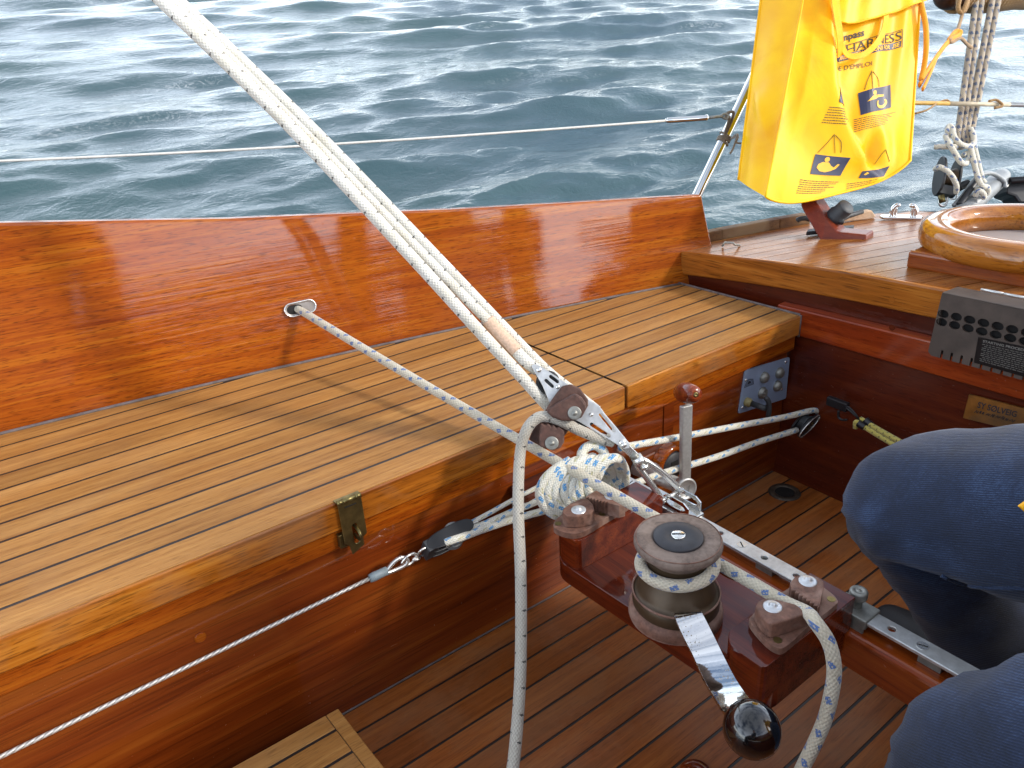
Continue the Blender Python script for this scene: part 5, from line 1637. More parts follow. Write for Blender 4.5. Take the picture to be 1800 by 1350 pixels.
# ------------------------------------------------------------------ deck bracket, cleats, fairlead at the rail
br = thing('deck_bracket', 'red-brown angled wooden bracket carrying a dark drum on the deck', 'bracket', (1.5065, 0.8709, 0.085))
base = Vector((1.4976, 0.9158, 0.087))
tb_ = 1.66
pts = [(1.5062, 0.9209, 0.0833), (1.5419, 0.8353, 0.0827), (1.5482, 0.8419, 0.1028), (1.5278, 0.8974, 0.1044), (1.5307, 0.9301, 0.1307), (1.5343, 0.9697, 0.1706), (1.5336, 0.9799, 0.1758), (1.5243, 0.9892, 0.1737), (1.518, 0.99, 0.167), (1.5106, 0.9819, 0.1527), (1.5096, 0.9742, 0.1425)]
ed = Vector((1.6092, 0.8507, 0.0748)) - Vector((1.5419, 0.8353, 0.0827))
ed = Vector((ed.x, ed.y, 0.0)).normalized() * 0.05
MB().plate(pts, [], ed).build('knee', wood('painted_red_wood', hexc('#4d1c10'), hexc('#612617'), hexc('#71331f'), axis='y', rough=0.45, coat=0.4, coat_rough=0.2, pores=0.2, streak=60), br, bevel=0.003, seg=2, recalc=True)
dm = Vector((1.5404, 0.9222, 0.1289)) + ed * 0.45
da = (Vector((1.536, 0.8932, 0.1558)) - Vector((1.5368, 0.9187, 0.13))).normalized()
MB().lathe([(0, -0.004), (0.020, -0.004), (0.021, 0.0), (0.021, 0.008), (0.0185, 0.009), (0.0185, 0.034), (0.0175, 0.036), (0, 0.0365)], dm, da, 30).build('drum', 'rubber', br)
MB().tube([(1.5537, 0.9072, 0.1185), (1.563, 0.9111, 0.1252), (1.5821, 0.907, 0.13), (1.6187, 0.897, 0.134)], [0.006, 0.006, 0.006, 0.005], 12).build('horn', 'rubber', br)
MB().tube([(1.5456, 0.9906, 0.1741), (1.5553, 0.984, 0.1746)], 0.0045, 10).build('pin', 'black', br)
for p in ((1.5656, 0.8557, 0.1012), (1.5907, 0.8569, 0.0989)):
    MB().lathe([(0.0035, 0), (0, 0.0008)], p, (0, 0, 1), 12).build('screw', 'black', br)
pk = thing('deck_bar', 'dark flat bar lying on the deck behind the red-brown bracket', 'bar', (1.5455, 0.9373, 0.09))
a, b = Vector((1.5281, 0.9716, 0.088)), Vector((1.6286, 0.9183, 0.088))
s_ = Vector((0.012, 0.006, 0))
MB().slab([a - s_, a + s_, b + s_, b - s_], (0, 0, 0.009)).build('bar', 'rubber', pk, bevel=0.002)
st = thing('deck_staple', 'small dark metal staple on the deck by the coaming end', 'staple', (1.3648, 1.0549, 0.085))
MB().tube([(1.3593, 1.0722, 0.078), (1.3209, 1.0405, 0.092), (1.3335, 1.0462, 0.095), (1.3412, 1.0292, 0.095), (1.3404, 1.0252, 0.092), (1.3811, 1.0423, 0.08)], 0.0022, 8).build('rod', 'galv', st)
rb = thing('deck_cleat', 'small dark cleat on the toe rail left of the bracket', 'cleat', (1.598, 1.032, 0.1))
a, b = Vector((1.5662, 1.0262, 0.105)), Vector((1.5949, 1.0092, 0.105))
MB().tube(spl([a, a * .7 + b * .3 + Vector((0, 0, .004)), a * .3 + b * .7 + Vector((0, 0, .004)), b], 6), [0.002] + [0.006] * 17 + [0.002], 12).build('horn', 'rubber', rb)

ck = thing('rail_fairlead', 'chrome open fairlead with two horns at the deck edge', 'fairlead', (1.7891, 0.9015, 0.09))
fa_, fb2 = Vector((1.7556, 0.9296, 0.092)), Vector((1.8027, 0.8493, 0.092))
fdv = (fb2 - fa_)
s_ = fdv.normalized().cross(Vector((0, 0, 1))) * 0.016
MB().slab([fa_, fa_ * .9 + fb2 * .1 + s_, fb2 * .95 + fa_ * .05 + s_, fb2, fb2 * .95 + fa_ * .05 - s_, fa_ * .9 + fb2 * .1 - s_], (0, 0, 0.006)).build('base', 'chrome', ck, bevel=0.0015)
up = Vector((0, 0, 1))
for f0, sgn in ((0.30, 1), (0.80, -1)):
    o_ = fa_ + fdv * f0
    L = fdv * 0.16 * sgn
    MB().tube(spl([o_ + up * 0.004, o_ - L * 0.12 + up * 0.014, o_ + L * 0.05 + up * 0.025, o_ + L * 0.45 + up * 0.031, o_ + L * 0.95 + up * 0.030], 6), [0.0060] * 13 + [0.0055] * 6 + [0.005] * 4 + [0.003] * 2, 12).build('horn', 'chrome', ck)
    MB().tube(spl([o_ + L * 0.30 + up * 0.004, o_ + L * 0.38 + up * 0.012, o_ + L * 0.32 + up * 0.026], 6), 0.0042, 10).build('horn_leg', 'chrome', ck)

# ------------------------------------------------------------------ lifeline, stanchion
sp0, sp1 = Vector((1.4508, 1.235, 0.1496)), Vector((1.6485, 1.218, 0.4487))
stn = thing('stanchion', 'slanting stainless steel stanchion partly hidden by the yellow bag', 'stanchion', sp0)
sdir = (sp1 - sp0)
MB().tube([sp0 - sdir * 0.35, sp0, sp1, sp1 + sdir * 0.2], 0.0125, 24).build('tube', 'chrome', stn)
cp = sp0 + sdir * 0.44
sdn = sdir.normalized()
for k in range(5):
    c = cp + sdn * (0.004 * k - 0.008)
    e1 = sdn.orthogonal().normalized(); e2 = sdn.cross(e1)
    tilt_ = rnd.uniform(-.006, .006)
    MB().tube([c + e1 * (0.0145 * math.cos(a)) + e2 * (0.0145 * math.sin(a)) + sdn * (tilt_ * math.sin(a)) for a in [2 * math.pi * i / 20 for i in range(20)]], 0.0024, 8, closed=True).build('lashing_turn', 'twine', stn)
MB().tube(spl([cp + Vector((0.01, -0.012, 0)), (1.4653, 1.1329, 0.3051), (1.4577, 1.1305, 0.2911), (1.4473, 1.1289, 0.275), (1.4391, 1.1297, 0.266)], 6), 0.0024, 8).build('lashing_end', 'twine', stn)
MB().tube(spl([cp + Vector((0.01, -0.012, 0)), (1.4649, 1.1306, 0.3003), (1.458, 1.129, 0.2887), (1.4742, 1.1287, 0.2844)], 6), 0.0022, 8).build('lashing_end', 'twine', stn)
e_ = Vector((1.4929, 1.1899, 0.3411))
mb = MB()
mb.tube(spl([e_, e_ + Vector((0.01, 0.0, 0.006)), e_ + Vector((0.025, -0.002, 0.0)), cp + Vector((0, 0, 0.004)), e_ + Vector((0.018, 0.004, -0.008)), e_ + Vector((-0.002, 0.0, -0.004))], 6), 0.0036, 8)
mb.build('lashing_knot', 'twine', stn)
lf = thing('lifeline', 'thin white lifeline wire crossing above the coaming to the stanchion', 'lifeline', (0.6938, 1.5661, 0.3516))
p0, p1 = Vector((-0.3549, 2.0814, 0.3888)), Vector((1.3455, 1.2378, 0.3427))
MB().tube([p0 + (p1 - p0) * (i / 20) - Vector((0, 0, 0.012 * math.sin(math.pi * i / 20))) for i in range(21)], 0.0026, 8).build('wire', plain('coated_wire', hexc('#c9c7c0'), 0.5, 0, speck=0.05, scale=200), lf)
q0, q1 = Vector((1.3434, 1.2394, 0.3428)), Vector((1.4462, 1.206, 0.3401))
MB().tube([q0, q0 + (q1 - q0) * .04, q0 + (q1 - q0) * .05, q0 + (q1 - q0) * .95, q0 + (q1 - q0) * .96, q1], [0.0045, 0.0045, 0.0062, 0.0062, 0.0070, 0.0070], 16).build('bottlescrew', 'chrome', lf)
MB().tube([q1, Vector((1.4844, 1.1928, 0.3406))], 0.0036, 12).build('screw', 'galv', lf)
MB().tube(spl([(1.4823, 1.1944, 0.3407), (1.4902, 1.1913, 0.3451), (1.4968, 1.1863, 0.3396), (1.4906, 1.1875, 0.3339)], 6, True), 0.0028, 8, closed=True).build('eye', 'galv', lf)
l2 = thing('lifeline', 'thick tan and grey lifeline stretching right from behind the yellow bag', 'lifeline', (2.1293, 0.9416, 0.3167))
MB().tube([Vector((1.8385, 1.08, 0.3433)), Vector((2.0922, 0.9692, 0.3194))], 0.0052, 12).build('sleeve', plain('tan_sleeve', hexc('#b08a3c'), 0.5, 0, speck=0.1), l2)
MB().tube([Vector((2.0922, 0.9692, 0.3194)), Vector((2.2739, 0.8992, 0.3022))], 0.0055, 12).build('sleeve', plain('pale_sleeve', hexc('#b8ab92'), 0.6, 0, speck=0.1), l2)
MB().tube([Vector((2.2739, 0.8992, 0.3022)), Vector((2.5565, 0.7526, 0.2746))], 0.0058, 12).build('tube', 'steel_dull', l2)
MB().tube(spl([(1.9726, 0.9917, 0.3054), (2.0004, 0.9761, 0.3126), (2.0667, 0.983, 0.3241), (2.0912, 0.9744, 0.3276), (2.096, 0.9649, 0.3165)], 6), 0.0024, 8).build('lashing', 'tan_rope', l2)
MB().tube(spl([(2.2095, 0.925, 0.3156), (2.2268, 0.9136, 0.3171), (2.2344, 0.9004, 0.3029), (2.2161, 0.9109, 0.2987)], 6), 0.0035, 8).build('lashing', 'tan_rope', l2)

# ------------------------------------------------------------------ yellow bag hanging at the rail
FLB, FRB, FLT, FRT = Vector((1.3882, 0.9904, 0.1923)), Vector((1.7431, 0.8703, 0.2314)), Vector((1.6323, 1.0991, 0.6494)), Vector((1.9186, 1.0007, 0.6408))
BLB, BLT = Vector((1.429, 1.0937, 0.2125)), Vector((1.6415, 1.2207, 0.6625))
NB = ((FRB - FLB).cross(FLT - FLB)).normalized()
if NB.dot(FWD) > 0:
    NB = -NB
CRS = [(-0.2, 0.98), (0.0, 0.82), (0.10, 0.67), (0.30, 0.44), (0.447, 0.35), (0.78, 0.24), (1.2, 0.12)]


def crease(t):
    for (a, b), (c_, d) in zip(CRS, CRS[1:]):
        if t <= c_:
            return b + (d - b) * (t - a) / (c_ - a)
    return CRS[-1][1]


def front(s, t, lift=0.0):
    p = (FLB * (1 - s) + FRB * s) * (1 - t) + (FLT * (1 - s) + FRT * s) * t
    sb_ = min(max(s, 0), 1)
    p = p - Vector((0, 0, 1)) * 0.034 * (1 - (2 * sb_ - 1) ** 4) * max(0, 1 - t) ** 3
    c_ = crease(t)
    edge = min(1.0, sb_ * 9) * min(1.0, (1 - sb_) * 7)
    d = 0.012 * math.sin(math.pi * sb_) * math.sin(math.pi * min(max(t, 0), 1))
    k = 1 / (1 + math.exp((s - c_) / 0.016))
    amp = min(1.0, max(0.0, (t + 0.02) * 7))
    d += amp * (k * 0.030 * math.exp(-max(0.0, c_ - s) / 0.17) - (1 - k) * 0.016 * math.exp(-max(0.0, s - c_) / 0.16))
    rt = (1 - k)
    d += rt * (0.0032 * math.sin(2 * math.pi * (s * 3.3 + 0.35 * t)) + 0.002 * math.sin(2 * math.pi * (s * 5.1 - 0.8 * t + 0.3)))
    d += 0.014 * math.exp(-(((s - 0.78) * 0.8 + (t - 0.16) * 0.5) / 0.05) ** 2) * math.exp(-((t - 0.15) / 0.14) ** 2)
    d -= 0.010 * math.exp(-((s - 0.70) / 0.05) ** 2 - ((t - 0.13) / 0.08) ** 2)
    d += k * 0.004 * math.sin(2 * math.pi * (t * 2.3 + s * 1.1))
    return p + NB * (d * edge + lift)


def Rr(t):
    return front(1.0, t) - NB * 0.05 + (FRB - FLB).normalized() * 0.004


bag = thing('harness_bag', 'bright yellow vinyl bag printed with harness instructions hanging at the rail', 'bag', (FLB + FRB) / 2)
MB().grid(lambda u, v: front(u, -0.0 + 1.25 * v), 90, 90).build('front', 'bag', bag)


def side_l(u, v):
    a = front(0.0, 1.25 * v)
    b = BLB * (1 - 1.25 * v) + BLT * (1.25 * v)
    p = a * (1 - u) + b * u
    out = (a - b).cross(FLT - FLB).normalized()
    if out.dot(FRB - FLB) > 0:
        out = -out
    pin = 0.012 * math.sin(math.pi * u) * (0.5 + 0.5 * math.sin(5.2 * v + 0.6)) + 0.005 * math.exp(-((v - 0.16 - 0.20 * u) / 0.035) ** 2) - 0.006 * math.exp(-((v - 0.47 + 0.16 * u) / 0.06) ** 2)
    return p + out * pin * math.sin(math.pi * min(1, max(0, u)))


MB().grid(side_l, 24, 70).build('gusset', 'bag', bag)
MB().grid(lambda u, v: front(u, 0.0) * (1 - v) + (BLB * (1 - u) + (FRB - NB * 0.06) * u - Vector((0, 0, 0.02 * 4 * u * (1 - u)))) * v, 40, 8).build('bottom', 'bag', bag, recalc=True)
MB().grid(lambda u, v: (BLB * (1 - 1.25 * v) + BLT * 1.25 * v) * (1 - u) + Rr(1.25 * v) * u, 12, 20).build('back', 'bag', bag)
MB().grid(lambda u, v: front(1.0, 1.25 * v) * (1 - u) + Rr(1.25 * v) * u, 6, 30).build('gusset', 'bag', bag)
MB().tube([front(0.0, 1.25 * (1 - i / 60), 0.002) for i in range(61)] + [front(i / 50, 0.0, 0.001) for i in range(1, 51)] + [front(1.0, 1.25 * i / 60, 0.0) for i in range(1, 61)], 0.0028, 8).build('piping', 'bag', bag)
MB().tube([BLB * (1 - 1.25 * i / 40) + BLT * (1.25 * i / 40) for i in range(41)], 0.0028, 8).build('piping', 'bag', bag)


def ribbon(pts, w_, th=0.002, wdir=None):
    """strap through (s, t, lift) points on the bag front"""
    q = spl([front(a, b, c_) for a, b, c_ in pts], 8)
    m = MB()
    n = len(q)
    vs = []
    for i, p in enumerate(q):
        tg = (q[min(i + 1, n - 1)] - q[max(i - 1, 0)]).normalized()
        sd = tg.cross(NB).normalized()
        for a, b in ((-1, 0), (1, 0), (1, 1), (-1, 1)):
            vs.append(p + sd * (w_ * a) + NB * (th * b))
    fs = []
    for i in range(n - 1):
        for j in range(4):
            kx = (j + 1) % 4
            fs.append((i * 4 + j, i * 4 + kx, i * 4 + 4 + kx, i * 4 + 4 + j))
    m.add(vs, fs, False)
    return m


def st3(p, lift):
    return (p[0], p[1], lift)


ribbon([st3((0.1307, 0.9007), .012), st3((0.1914, 0.8002), .012), st3((0.2681, 0.6981), .012), st3((0.3319, 0.6156), .014), st3((0.401, 0.557), .018), st3((0.5015, 0.5473), .020), st3((0.5917, 0.5891), .018), st3((0.6515, 0.6578), .012), st3((0.665, 0.7575), .010), st3((0.6583, 0.8648), .010)], 0.0062).build('carry_strap', 'webbing', bag, recalc=True)
ribbon([st3((0.0746, 0.9262), .016), st3((0.1459, 0.8262), .018), st3((0.2137, 0.7129), .018), st3((0.285, 0.6233), .014), st3((0.3513, 0.5604), .010)], 0.0080).build('carry_strap', 'webbing', bag, recalc=True)
fe = [(0.2716, 0.7177), (0.3594, 0.6987), (0.4515, 0.6993), (0.5884, 0.7134), (0.7276, 0.7307), (0.8687, 0.757), (1.0232, 0.7869)]
fe = [(a, b) for a, b in fe]
def flap(u, v):
    x = u * (len(fe) - 1); i = min(int(x), len(fe) - 2); f = x - i
    s = fe[i][0] * (1 - f) + fe[i + 1][0] * f
    t = fe[i][1] * (1 - f) + fe[i + 1][1] * f
    return front(s, t * (1 - v) + 1.3 * v, 0.012 + 0.006 * math.sin(math.pi * u) + 0.004 * math.sin(9 * u))
MB().grid(flap, 30, 10).build('flap', 'bag', bag)
MB().tube([flap(i / 30, 0) for i in range(31)], 0.0022, 6).build('flap_hem', 'bag', bag)

# print on the vinyl
def q_on(q, a, b, lift=0.0012):
    s = (q[0][0] * (1 - a) + q[1][0] * a) * (1 - b) + (q[3][0] * (1 - a) + q[2][0] * a) * b
    t = (q[0][1] * (1 - a) + q[1][1] * a) * (1 - b) + (q[3][1] * (1 - a) + q[2][1] * a) * b
    return front(s, t, lift)


def print_text(mb, body, q, bold=0.0, lift=0.0012):
    vs, fs = text_mesh(body, bold=bold)
    mb.add([q_on(q, a, b, lift) for a, b in vs], fs)


def print_poly(mb, q, loop, lift):
    """polygon in the unit square of q, cut fine enough to follow the vinyl"""
    bm = bmesh.new()
    vs = [bm.verts.new((a, b, 0)) for a, b in loop]
    bm.faces.new(vs)
    for k in range(1, 12):
        for ax in (0, 1):
            no = (1, 0, 0) if ax == 0 else (0, 1, 0)
            co = (k / 12, 0, 0) if ax == 0 else (0, k / 12, 0)
            bmesh.ops.bisect_plane(bm, geom=bm.verts[:] + bm.edges[:] + bm.faces[:], plane_co=co, plane_no=no)
    bm.verts.index_update()
    mb.add([q_on(q, v.co.x, v.co.y, lift) for v in bm.verts], [[v.index for v in f.verts] for f in bm.faces])
    bm.free()


qB = [(0.3743, 0.6255), (0.5362, 0.6335), (0.5286, 0.6672), (0.3656, 0.6583)]
mb = MB(); print_text(mb, 'mpass', qB, 0.03); mb.build('brand_word', 'print', bag)
qL = [(0.3828, 0.6101), (0.531, 0.616), (0.5292, 0.6237), (0.3802, 0.6201)]
mb = MB(); print_text(mb, 'marine gear', qL, 0.0); mb.build('small_word', 'print', bag)
qH = [(0.3222, 0.5697), (0.8474, 0.6079), (0.8408, 0.6517), (0.3133, 0.602)]
mb = MB(); print_text(mb, '& HARNESS', qH, 0.0); mb.build('title_word', 'print', bag)
qS = [(0.3334, 0.5445), (0.8432, 0.5733), (0.8435, 0.6029), (0.3267, 0.5694)]
mb = MB(); print_poly(mb, qS, [(0, 0), (1, 0), (1, 1), (0, 1)], 0.0012); mb.build('strip', 'navy', bag)
qS2 = [(0.3452, 0.5498), (0.8334, 0.5768), (0.8327, 0.597), (0.3409, 0.566)]
mb = MB(); print_text(mb, 'SURE INSTRUCTIONS FOR USE', qS2, 0.03, 0.0018); mb.build('strip_words', 'yellow_print', bag)
mb = MB()
print_poly(mb, [(0.3743, 0.6081), (0.845, 0.6555), (0.8446, 0.6582), (0.3737, 0.6106)], [(0, 0), (1, 0), (1, 1), (0, 1)], 0.0012)
print_poly(mb, [(0.853, 0.5698), (0.8577, 0.5694), (0.8477, 0.6567), (0.8429, 0.657)], [(0, 0), (1, 0), (1, 1), (0, 1)], 0.0012)
mb.build('frame_line', 'print', bag)
qE = [(0.3478, 0.5072), (0.614, 0.5037), (0.6098, 0.5243), (0.3425, 0.5269)]
mb = MB(); print_text(mb, "DE D'EMPLOI", qE, 0.0); mb.build('small_title', 'print', bag)
Q1 = [(0.5873, 0.298), (0.8177, 0.3037), (0.7966, 0.4079), (0.549, 0.3956)]
Q2 = [(0.2731, 0.1007), (0.4948, 0.0674), (0.5255, 0.1264), (0.2867, 0.1744)]
Q3 = [(0.6296, 0.0403), (0.8233, 0.0126), (0.8537, 0.0462), (0.641, 0.0631)]
Q4 = [(0.3488, 0.3575), (0.4587, 0.3233), (0.4085, 0.4062), (0.3558, 0.4441)]
SQ = [(0, 0), (1, 0), (1, 1), (0, 1)]
for q in (Q1, Q2, Q3, Q4):
    mb = MB(); print_poly(mb, q, SQ, 0.0012); mb.build('pictogram_panel', 'navy', bag)
def ell(cx, cy, rx, ry, a0=0, a1=360, n=16):
    return [(cx + rx * math.cos(math.radians(a0 + (a1 - a0) * i / n)), cy + ry * math.sin(math.radians(a0 + (a1 - a0) * i / n))) for i in range(n if a1 - a0 == 360 else n + 1)]
mb = MB()
print_poly(mb, Q1, ell(.42, .80, .065, .10), 0.0018)
print_poly(mb, Q1, [(.18, .50), (.34, .68), (.50, .70), (.52, .56), (.42, .52)], 0.0018)
print_poly(mb, Q1, [(.52, .58), (.52, .70), (.78, .66), (.78, .58)], 0.0018)
for i in range(14):
    a0, a1 = -220 + 260 * i / 14, -220 + 260 * (i + 1) / 14
    print_poly(mb, Q1, [(.68 + .20 * math.cos(math.radians(a0)), .30 + .22 * math.sin(math.radians(a0))), (.68 + .20 * math.cos(math.radians(a1)), .30 + .22 * math.sin(math.radians(a1))),
                        (.68 + .13 * math.cos(math.radians(a1)), .34 + .14 * math.sin(math.radians(a1))), (.68 + .13 * math.cos(math.radians(a0)), .34 + .14 * math.sin(math.radians(a0)))], 0.0018)
mb.build('pictogram', 'yellow_print', bag)
mb = MB()
print_poly(mb, Q2, ell(.38, .80, .075, .13), 0.0018)
print_poly(mb, Q2, [(.14, .34), (.16, .52), (.28, .66), (.46, .66), (.56, .50), (.66, .42), (.74, .62), (.80, .60), (.74, .36), (.60, .22), (.44, .14), (.26, .18)], 0.0018)
mb.build('pictogram', 'yellow_print', bag)
mb = MB(); print_poly(mb, Q3, [(.12, .45), (.2, .8), (.3, .6), (.2, .4)], 0.0018); mb.build('pictogram', 'yellow_print', bag)
mb = MB(); print_poly(mb, Q4, [(.55, .30), (.62, .62), (.72, .55), (.70, .2)], 0.0018); mb.build('pictogram', 'yellow_print', bag)
mb = MB()
def thin(q_pts, r=0.0006):
    q = [front(a, b, 0.0012) for a, b in q_pts]
    mb.tube(spl(q, 4), r, 4)
thin([(0.5862, 0.4043), (0.5961, 0.4403), (0.6153, 0.476)]); thin([(0.6142, 0.4811), (0.6397, 0.3993)]); thin([(0.6243, 0.4752), (0.6761, 0.4381), (0.6954, 0.4062)])
thin([(0.3018, 0.1784), (0.3469, 0.207), (0.377, 0.2329)]); thin([(0.3764, 0.2353), (0.4156, 0.1612)]); thin([(0.386, 0.2297), (0.4353, 0.197), (0.4533, 0.1566)])
thin([(0.7515, 0.0795), (0.7784, 0.1116), (0.7967, 0.1245)]); thin([(0.7971, 0.122), (0.8468, 0.0649)])
o = mb.build('sail_outline', 'print', bag); o['kind'] = 'stuff'
mb = MB()
def block(q, rows, start=0.0):
    for r_ in range(rows):
        b = 1 - (r_ + 0.5) / rows
        a = rnd.uniform(0, 0.03)
        end = rnd.uniform(0.75, 1.0)
        while a < end:
            l_ = rnd.uniform(0.03, 0.11)
            hh = 0.16 / rows
            mb.add([q_on(q, a, b - hh), q_on(q, a + l_, b - hh), q_on(q, a + l_, b + hh), q_on(q, a, b + hh)], [(0, 1, 2, 3)])
            a += l_ + 0.015
block([(0.2714, 0.2887), (0.4721, 0.2498), (0.4382, 0.3207), (0.2959, 0.3507)], 7)
block([(0.5679, 0.232), (0.7951, 0.2331), (0.8641, 0.2804), (0.5466, 0.2906)], 7)
block([(0.192, 0.0318), (0.4167, 0.0131), (0.4955, 0.0476), (0.207, 0.0886)], 7)
block([(0.5542, 0.0006), (0.7703, -0.0018), (0.7914, 0.0138), (0.5548, 0.0331)], 4)
o = mb.build('instruction_text', 'print', bag); o['kind'] = 'stuff'

yc = thing('yellow_cord', 'ribbed yellow cord hanging down the right side of the bag', 'cord', (1.859, 0.9315, 0.4403))
MB().tube(spl([(1.8746, 0.985, 0.6052), (1.8643, 0.9597, 0.5464), (1.8586, 0.9409, 0.5052), (1.8448, 0.9248, 0.4585), (1.8393, 0.9205, 0.4198), (1.826, 0.9159, 0.3945)], 8), 0.0058, 10).build('cord', 'yellow_cord', yc)
wl2 = thing('webbing_strap', 'orange-yellow webbing strap tied between bag and spar', 'strap', (1.9394, 0.9398, 0.4361))
mb = MB(); mb.tube(spl([(1.8407, 0.9251, 0.3814), (1.8898, 0.9345, 0.4121), (1.9635, 0.9526, 0.4413), (2.0223, 0.9639, 0.4636), (2.0836, 0.9688, 0.4775), (2.0879, 0.9693, 0.4837), (2.0789, 0.9759, 0.4843), (2.037, 0.9689, 0.4669)], 8), 0.0075, 10, flat=0.45); mb.build('webbing', 'yellow_cord', wl2)
mb = MB(); mb.tube(spl([(1.9606, 0.9534, 0.439), (1.9071, 0.9351, 0.411), (1.8551, 0.9178, 0.3864), (1.8335, 0.9123, 0.3735)], 8), 0.0062, 10, flat=0.5); mb.build('webbing_end', 'yellow_cord', wl2)
MB().tube(spl([(2.2244, 1.0351, 0.5334), (2.1642, 1.0093, 0.5074), (2.091, 0.98, 0.4828), (2.043, 0.9672, 0.4716), (2.0257, 0.9635, 0.4672), (2.0428, 0.9631, 0.4639), (2.0952, 0.9703, 0.4707), (2.1729, 0.9869, 0.4536), (2.2255, 0.9979, 0.4435)], 8), 0.0042, 8).build('tie', 'tan_rope', wl2)

# ------------------------------------------------------------------ spar, tackle and fittings at the stern
spr = thing('rolled_spar', 'end of a dark spar wound with tan rope above the blue flecked tackle', 'spar', (2.289, 1.0607, 0.5645))
sA, sB = Vector((2.2175, 1.0911, 0.5772)), Vector((2.9168, 0.9367, 0.5793))
sd_ = (sB - sA).normalized()
MB().tube([sA, sA + sd_ * 0.008, sA + sd_ * 0.02, sA + sd_ * 0.05, sB], [0.024, 0.036, 0.041, 0.042, 0.042], 28).build('spar', wood('dark_spar', hexc('#23130b'), hexc('#3a2112'), hexc('#4a2d18'), rough=0.4, coat=0.6), spr)
hel_ = []
e1 = sd_.orthogonal().normalized(); e2 = sd_.cross(e1)
for i in range(26 * 18):
    a = 2 * math.pi * i / 18
    x = 0.045 + 0.0125 * i / 18
    hel_.append(sA + sd_ * x + (e1 * math.cos(a) + e2 * math.sin(a)) * (0.048 + 0.002 * math.sin(i * 0.37)))
MB().tube(hel_, 0.0058, 8).build('rope_turn', 'tan_rope', spr)
MB().tube(spl([(2.1911, 1.0389, 0.5708), (2.1831, 1.0285, 0.5418), (2.1875, 1.0186, 0.5293), (2.1993, 1.0164, 0.5406), (2.212, 1.0234, 0.5693)], 6), 0.0055, 8).build('rope_loop', 'tan_rope', spr)
MB().tube(spl([(2.2144, 1.0217, 0.5691), (2.1863, 1.0137, 0.5433), (2.1732, 1.0145, 0.5281), (2.1696, 1.0231, 0.5391), (2.1834, 1.0292, 0.5676)], 6), 0.0055, 8).build('rope_loop', 'tan_rope', spr)

tk = thing('stern_tackle', 'four-part tan and blue flecked tackle slanting down to a black block', 'tackle', (2.1442, 0.9448, 0.2204))
for a, b in (((2.3298, 1.0587, 0.6368), (2.1162, 0.9435, 0.2067)), ((2.3478, 1.0524, 0.6362), (2.1312, 0.9388, 0.2052)), ((2.3802, 1.0355, 0.6346), (2.14, 0.9353, 0.2101)), ((2.3996, 1.0282, 0.6339), (2.1576, 0.9311, 0.2125))):
    a, b = Vector(a), Vector(b)
    MB().tube([a + (b - a) * (i / 10) for i in range(11)], 0.0076, 12).build('part', 'tackle', tk)
kn_ = [
    [(2.099, 0.9469, 0.2395), (2.0907, 0.9591, 0.251), (2.1082, 0.9668, 0.2628), (2.1026, 0.9548, 0.2583), (2.0787, 0.9344, 0.2396), (2.0876, 0.9189, 0.2228), (2.1136, 0.9103, 0.2161), (2.137, 0.9111, 0.2231), (2.1521, 0.9221, 0.2377), (2.1625, 0.9366, 0.2528)],
    [(2.0527, 0.9677, 0.2184), (2.056, 0.9523, 0.2189), (2.0712, 0.941, 0.2178), (2.107, 0.9404, 0.2136)],
    [(2.0835, 0.96, 0.2434), (2.0629, 0.9387, 0.2273), (2.0569, 0.9183, 0.2071), (2.0618, 0.9028, 0.1853), (2.0815, 0.898, 0.1775), (2.1138, 0.9058, 0.184), (2.1255, 0.9176, 0.1959), (2.1144, 0.9228, 0.1912)],
    [(2.1155, 0.9081, 0.2146), (2.1011, 0.8895, 0.1868), (2.0969, 0.8686, 0.144), (2.0992, 0.8565, 0.125), (2.1202, 0.8506, 0.1168), (2.1259, 0.8515, 0.1015), (2.1139, 0.862, 0.1051), (2.0961, 0.8671, 0.1159)],
    [(2.1345, 0.9085, 0.2152), (2.1305, 0.8919, 0.1801), (2.1264, 0.8708, 0.1368), (2.1289, 0.8629, 0.1258)],
    [(2.048, 0.9546, 0.1646), (2.0267, 0.9342, 0.1734), (2.0274, 0.9164, 0.1663), (2.0351, 0.9018, 0.1497), (2.047, 0.8953, 0.1288), (2.0634, 0.8994, 0.1087)],
    [(2.0883, 0.8631, 0.0988), (2.0881, 0.8573, 0.1124), (2.0957, 0.8487, 0.1064), (2.1057, 0.8479, 0.0935)],
]
for p in kn_:
    MB().tube(spl(p, 8), 0.0068, 12).build('knot_turn', 'tackle_white', tk)
tbk = thing('stern_block', 'black tackle block with brown shackle in front of the grey tube', 'block', (2.0879, 0.933, 0.1278))
u_ = (Vector((2.115, 0.9527, 0.1977)) - Vector((2.0698, 0.9312, 0.1014))).normalized()
side_ = u_.cross(FWD).normalized()
c_ = Vector((2.089, 0.9384, 0.1387))
for off in (-0.022, 0.018):
    loop = [c_ + u_ * (0.052 * math.cos(2 * math.pi * i / 24)) + FWD * (0.028 * math.sin(2 * math.pi * i / 24)) + side_ * off for i in range(24)]
    MB().plate(loop, [], side_ * 0.007).build('cheek', 'black', tbk, bevel=0.002)
MB().lathe([(0, -0.014), (0.026, -0.014), (0.018, 0), (0.026, 0.014), (0, 0.014)], c_, side_, 22).build('sheave', 'bronze', tbk)
hb0 = Vector((2.0727, 0.9321, 0.1067))
MB().box(-0.020, 0.020, -0.016, 0.016, -0.012, 0.012, Matrix.Translation(hb0) @ Matrix((side_, FWD, u_)).transposed().to_4x4()).build('head', 'rubber', tbk, bevel=0.002)
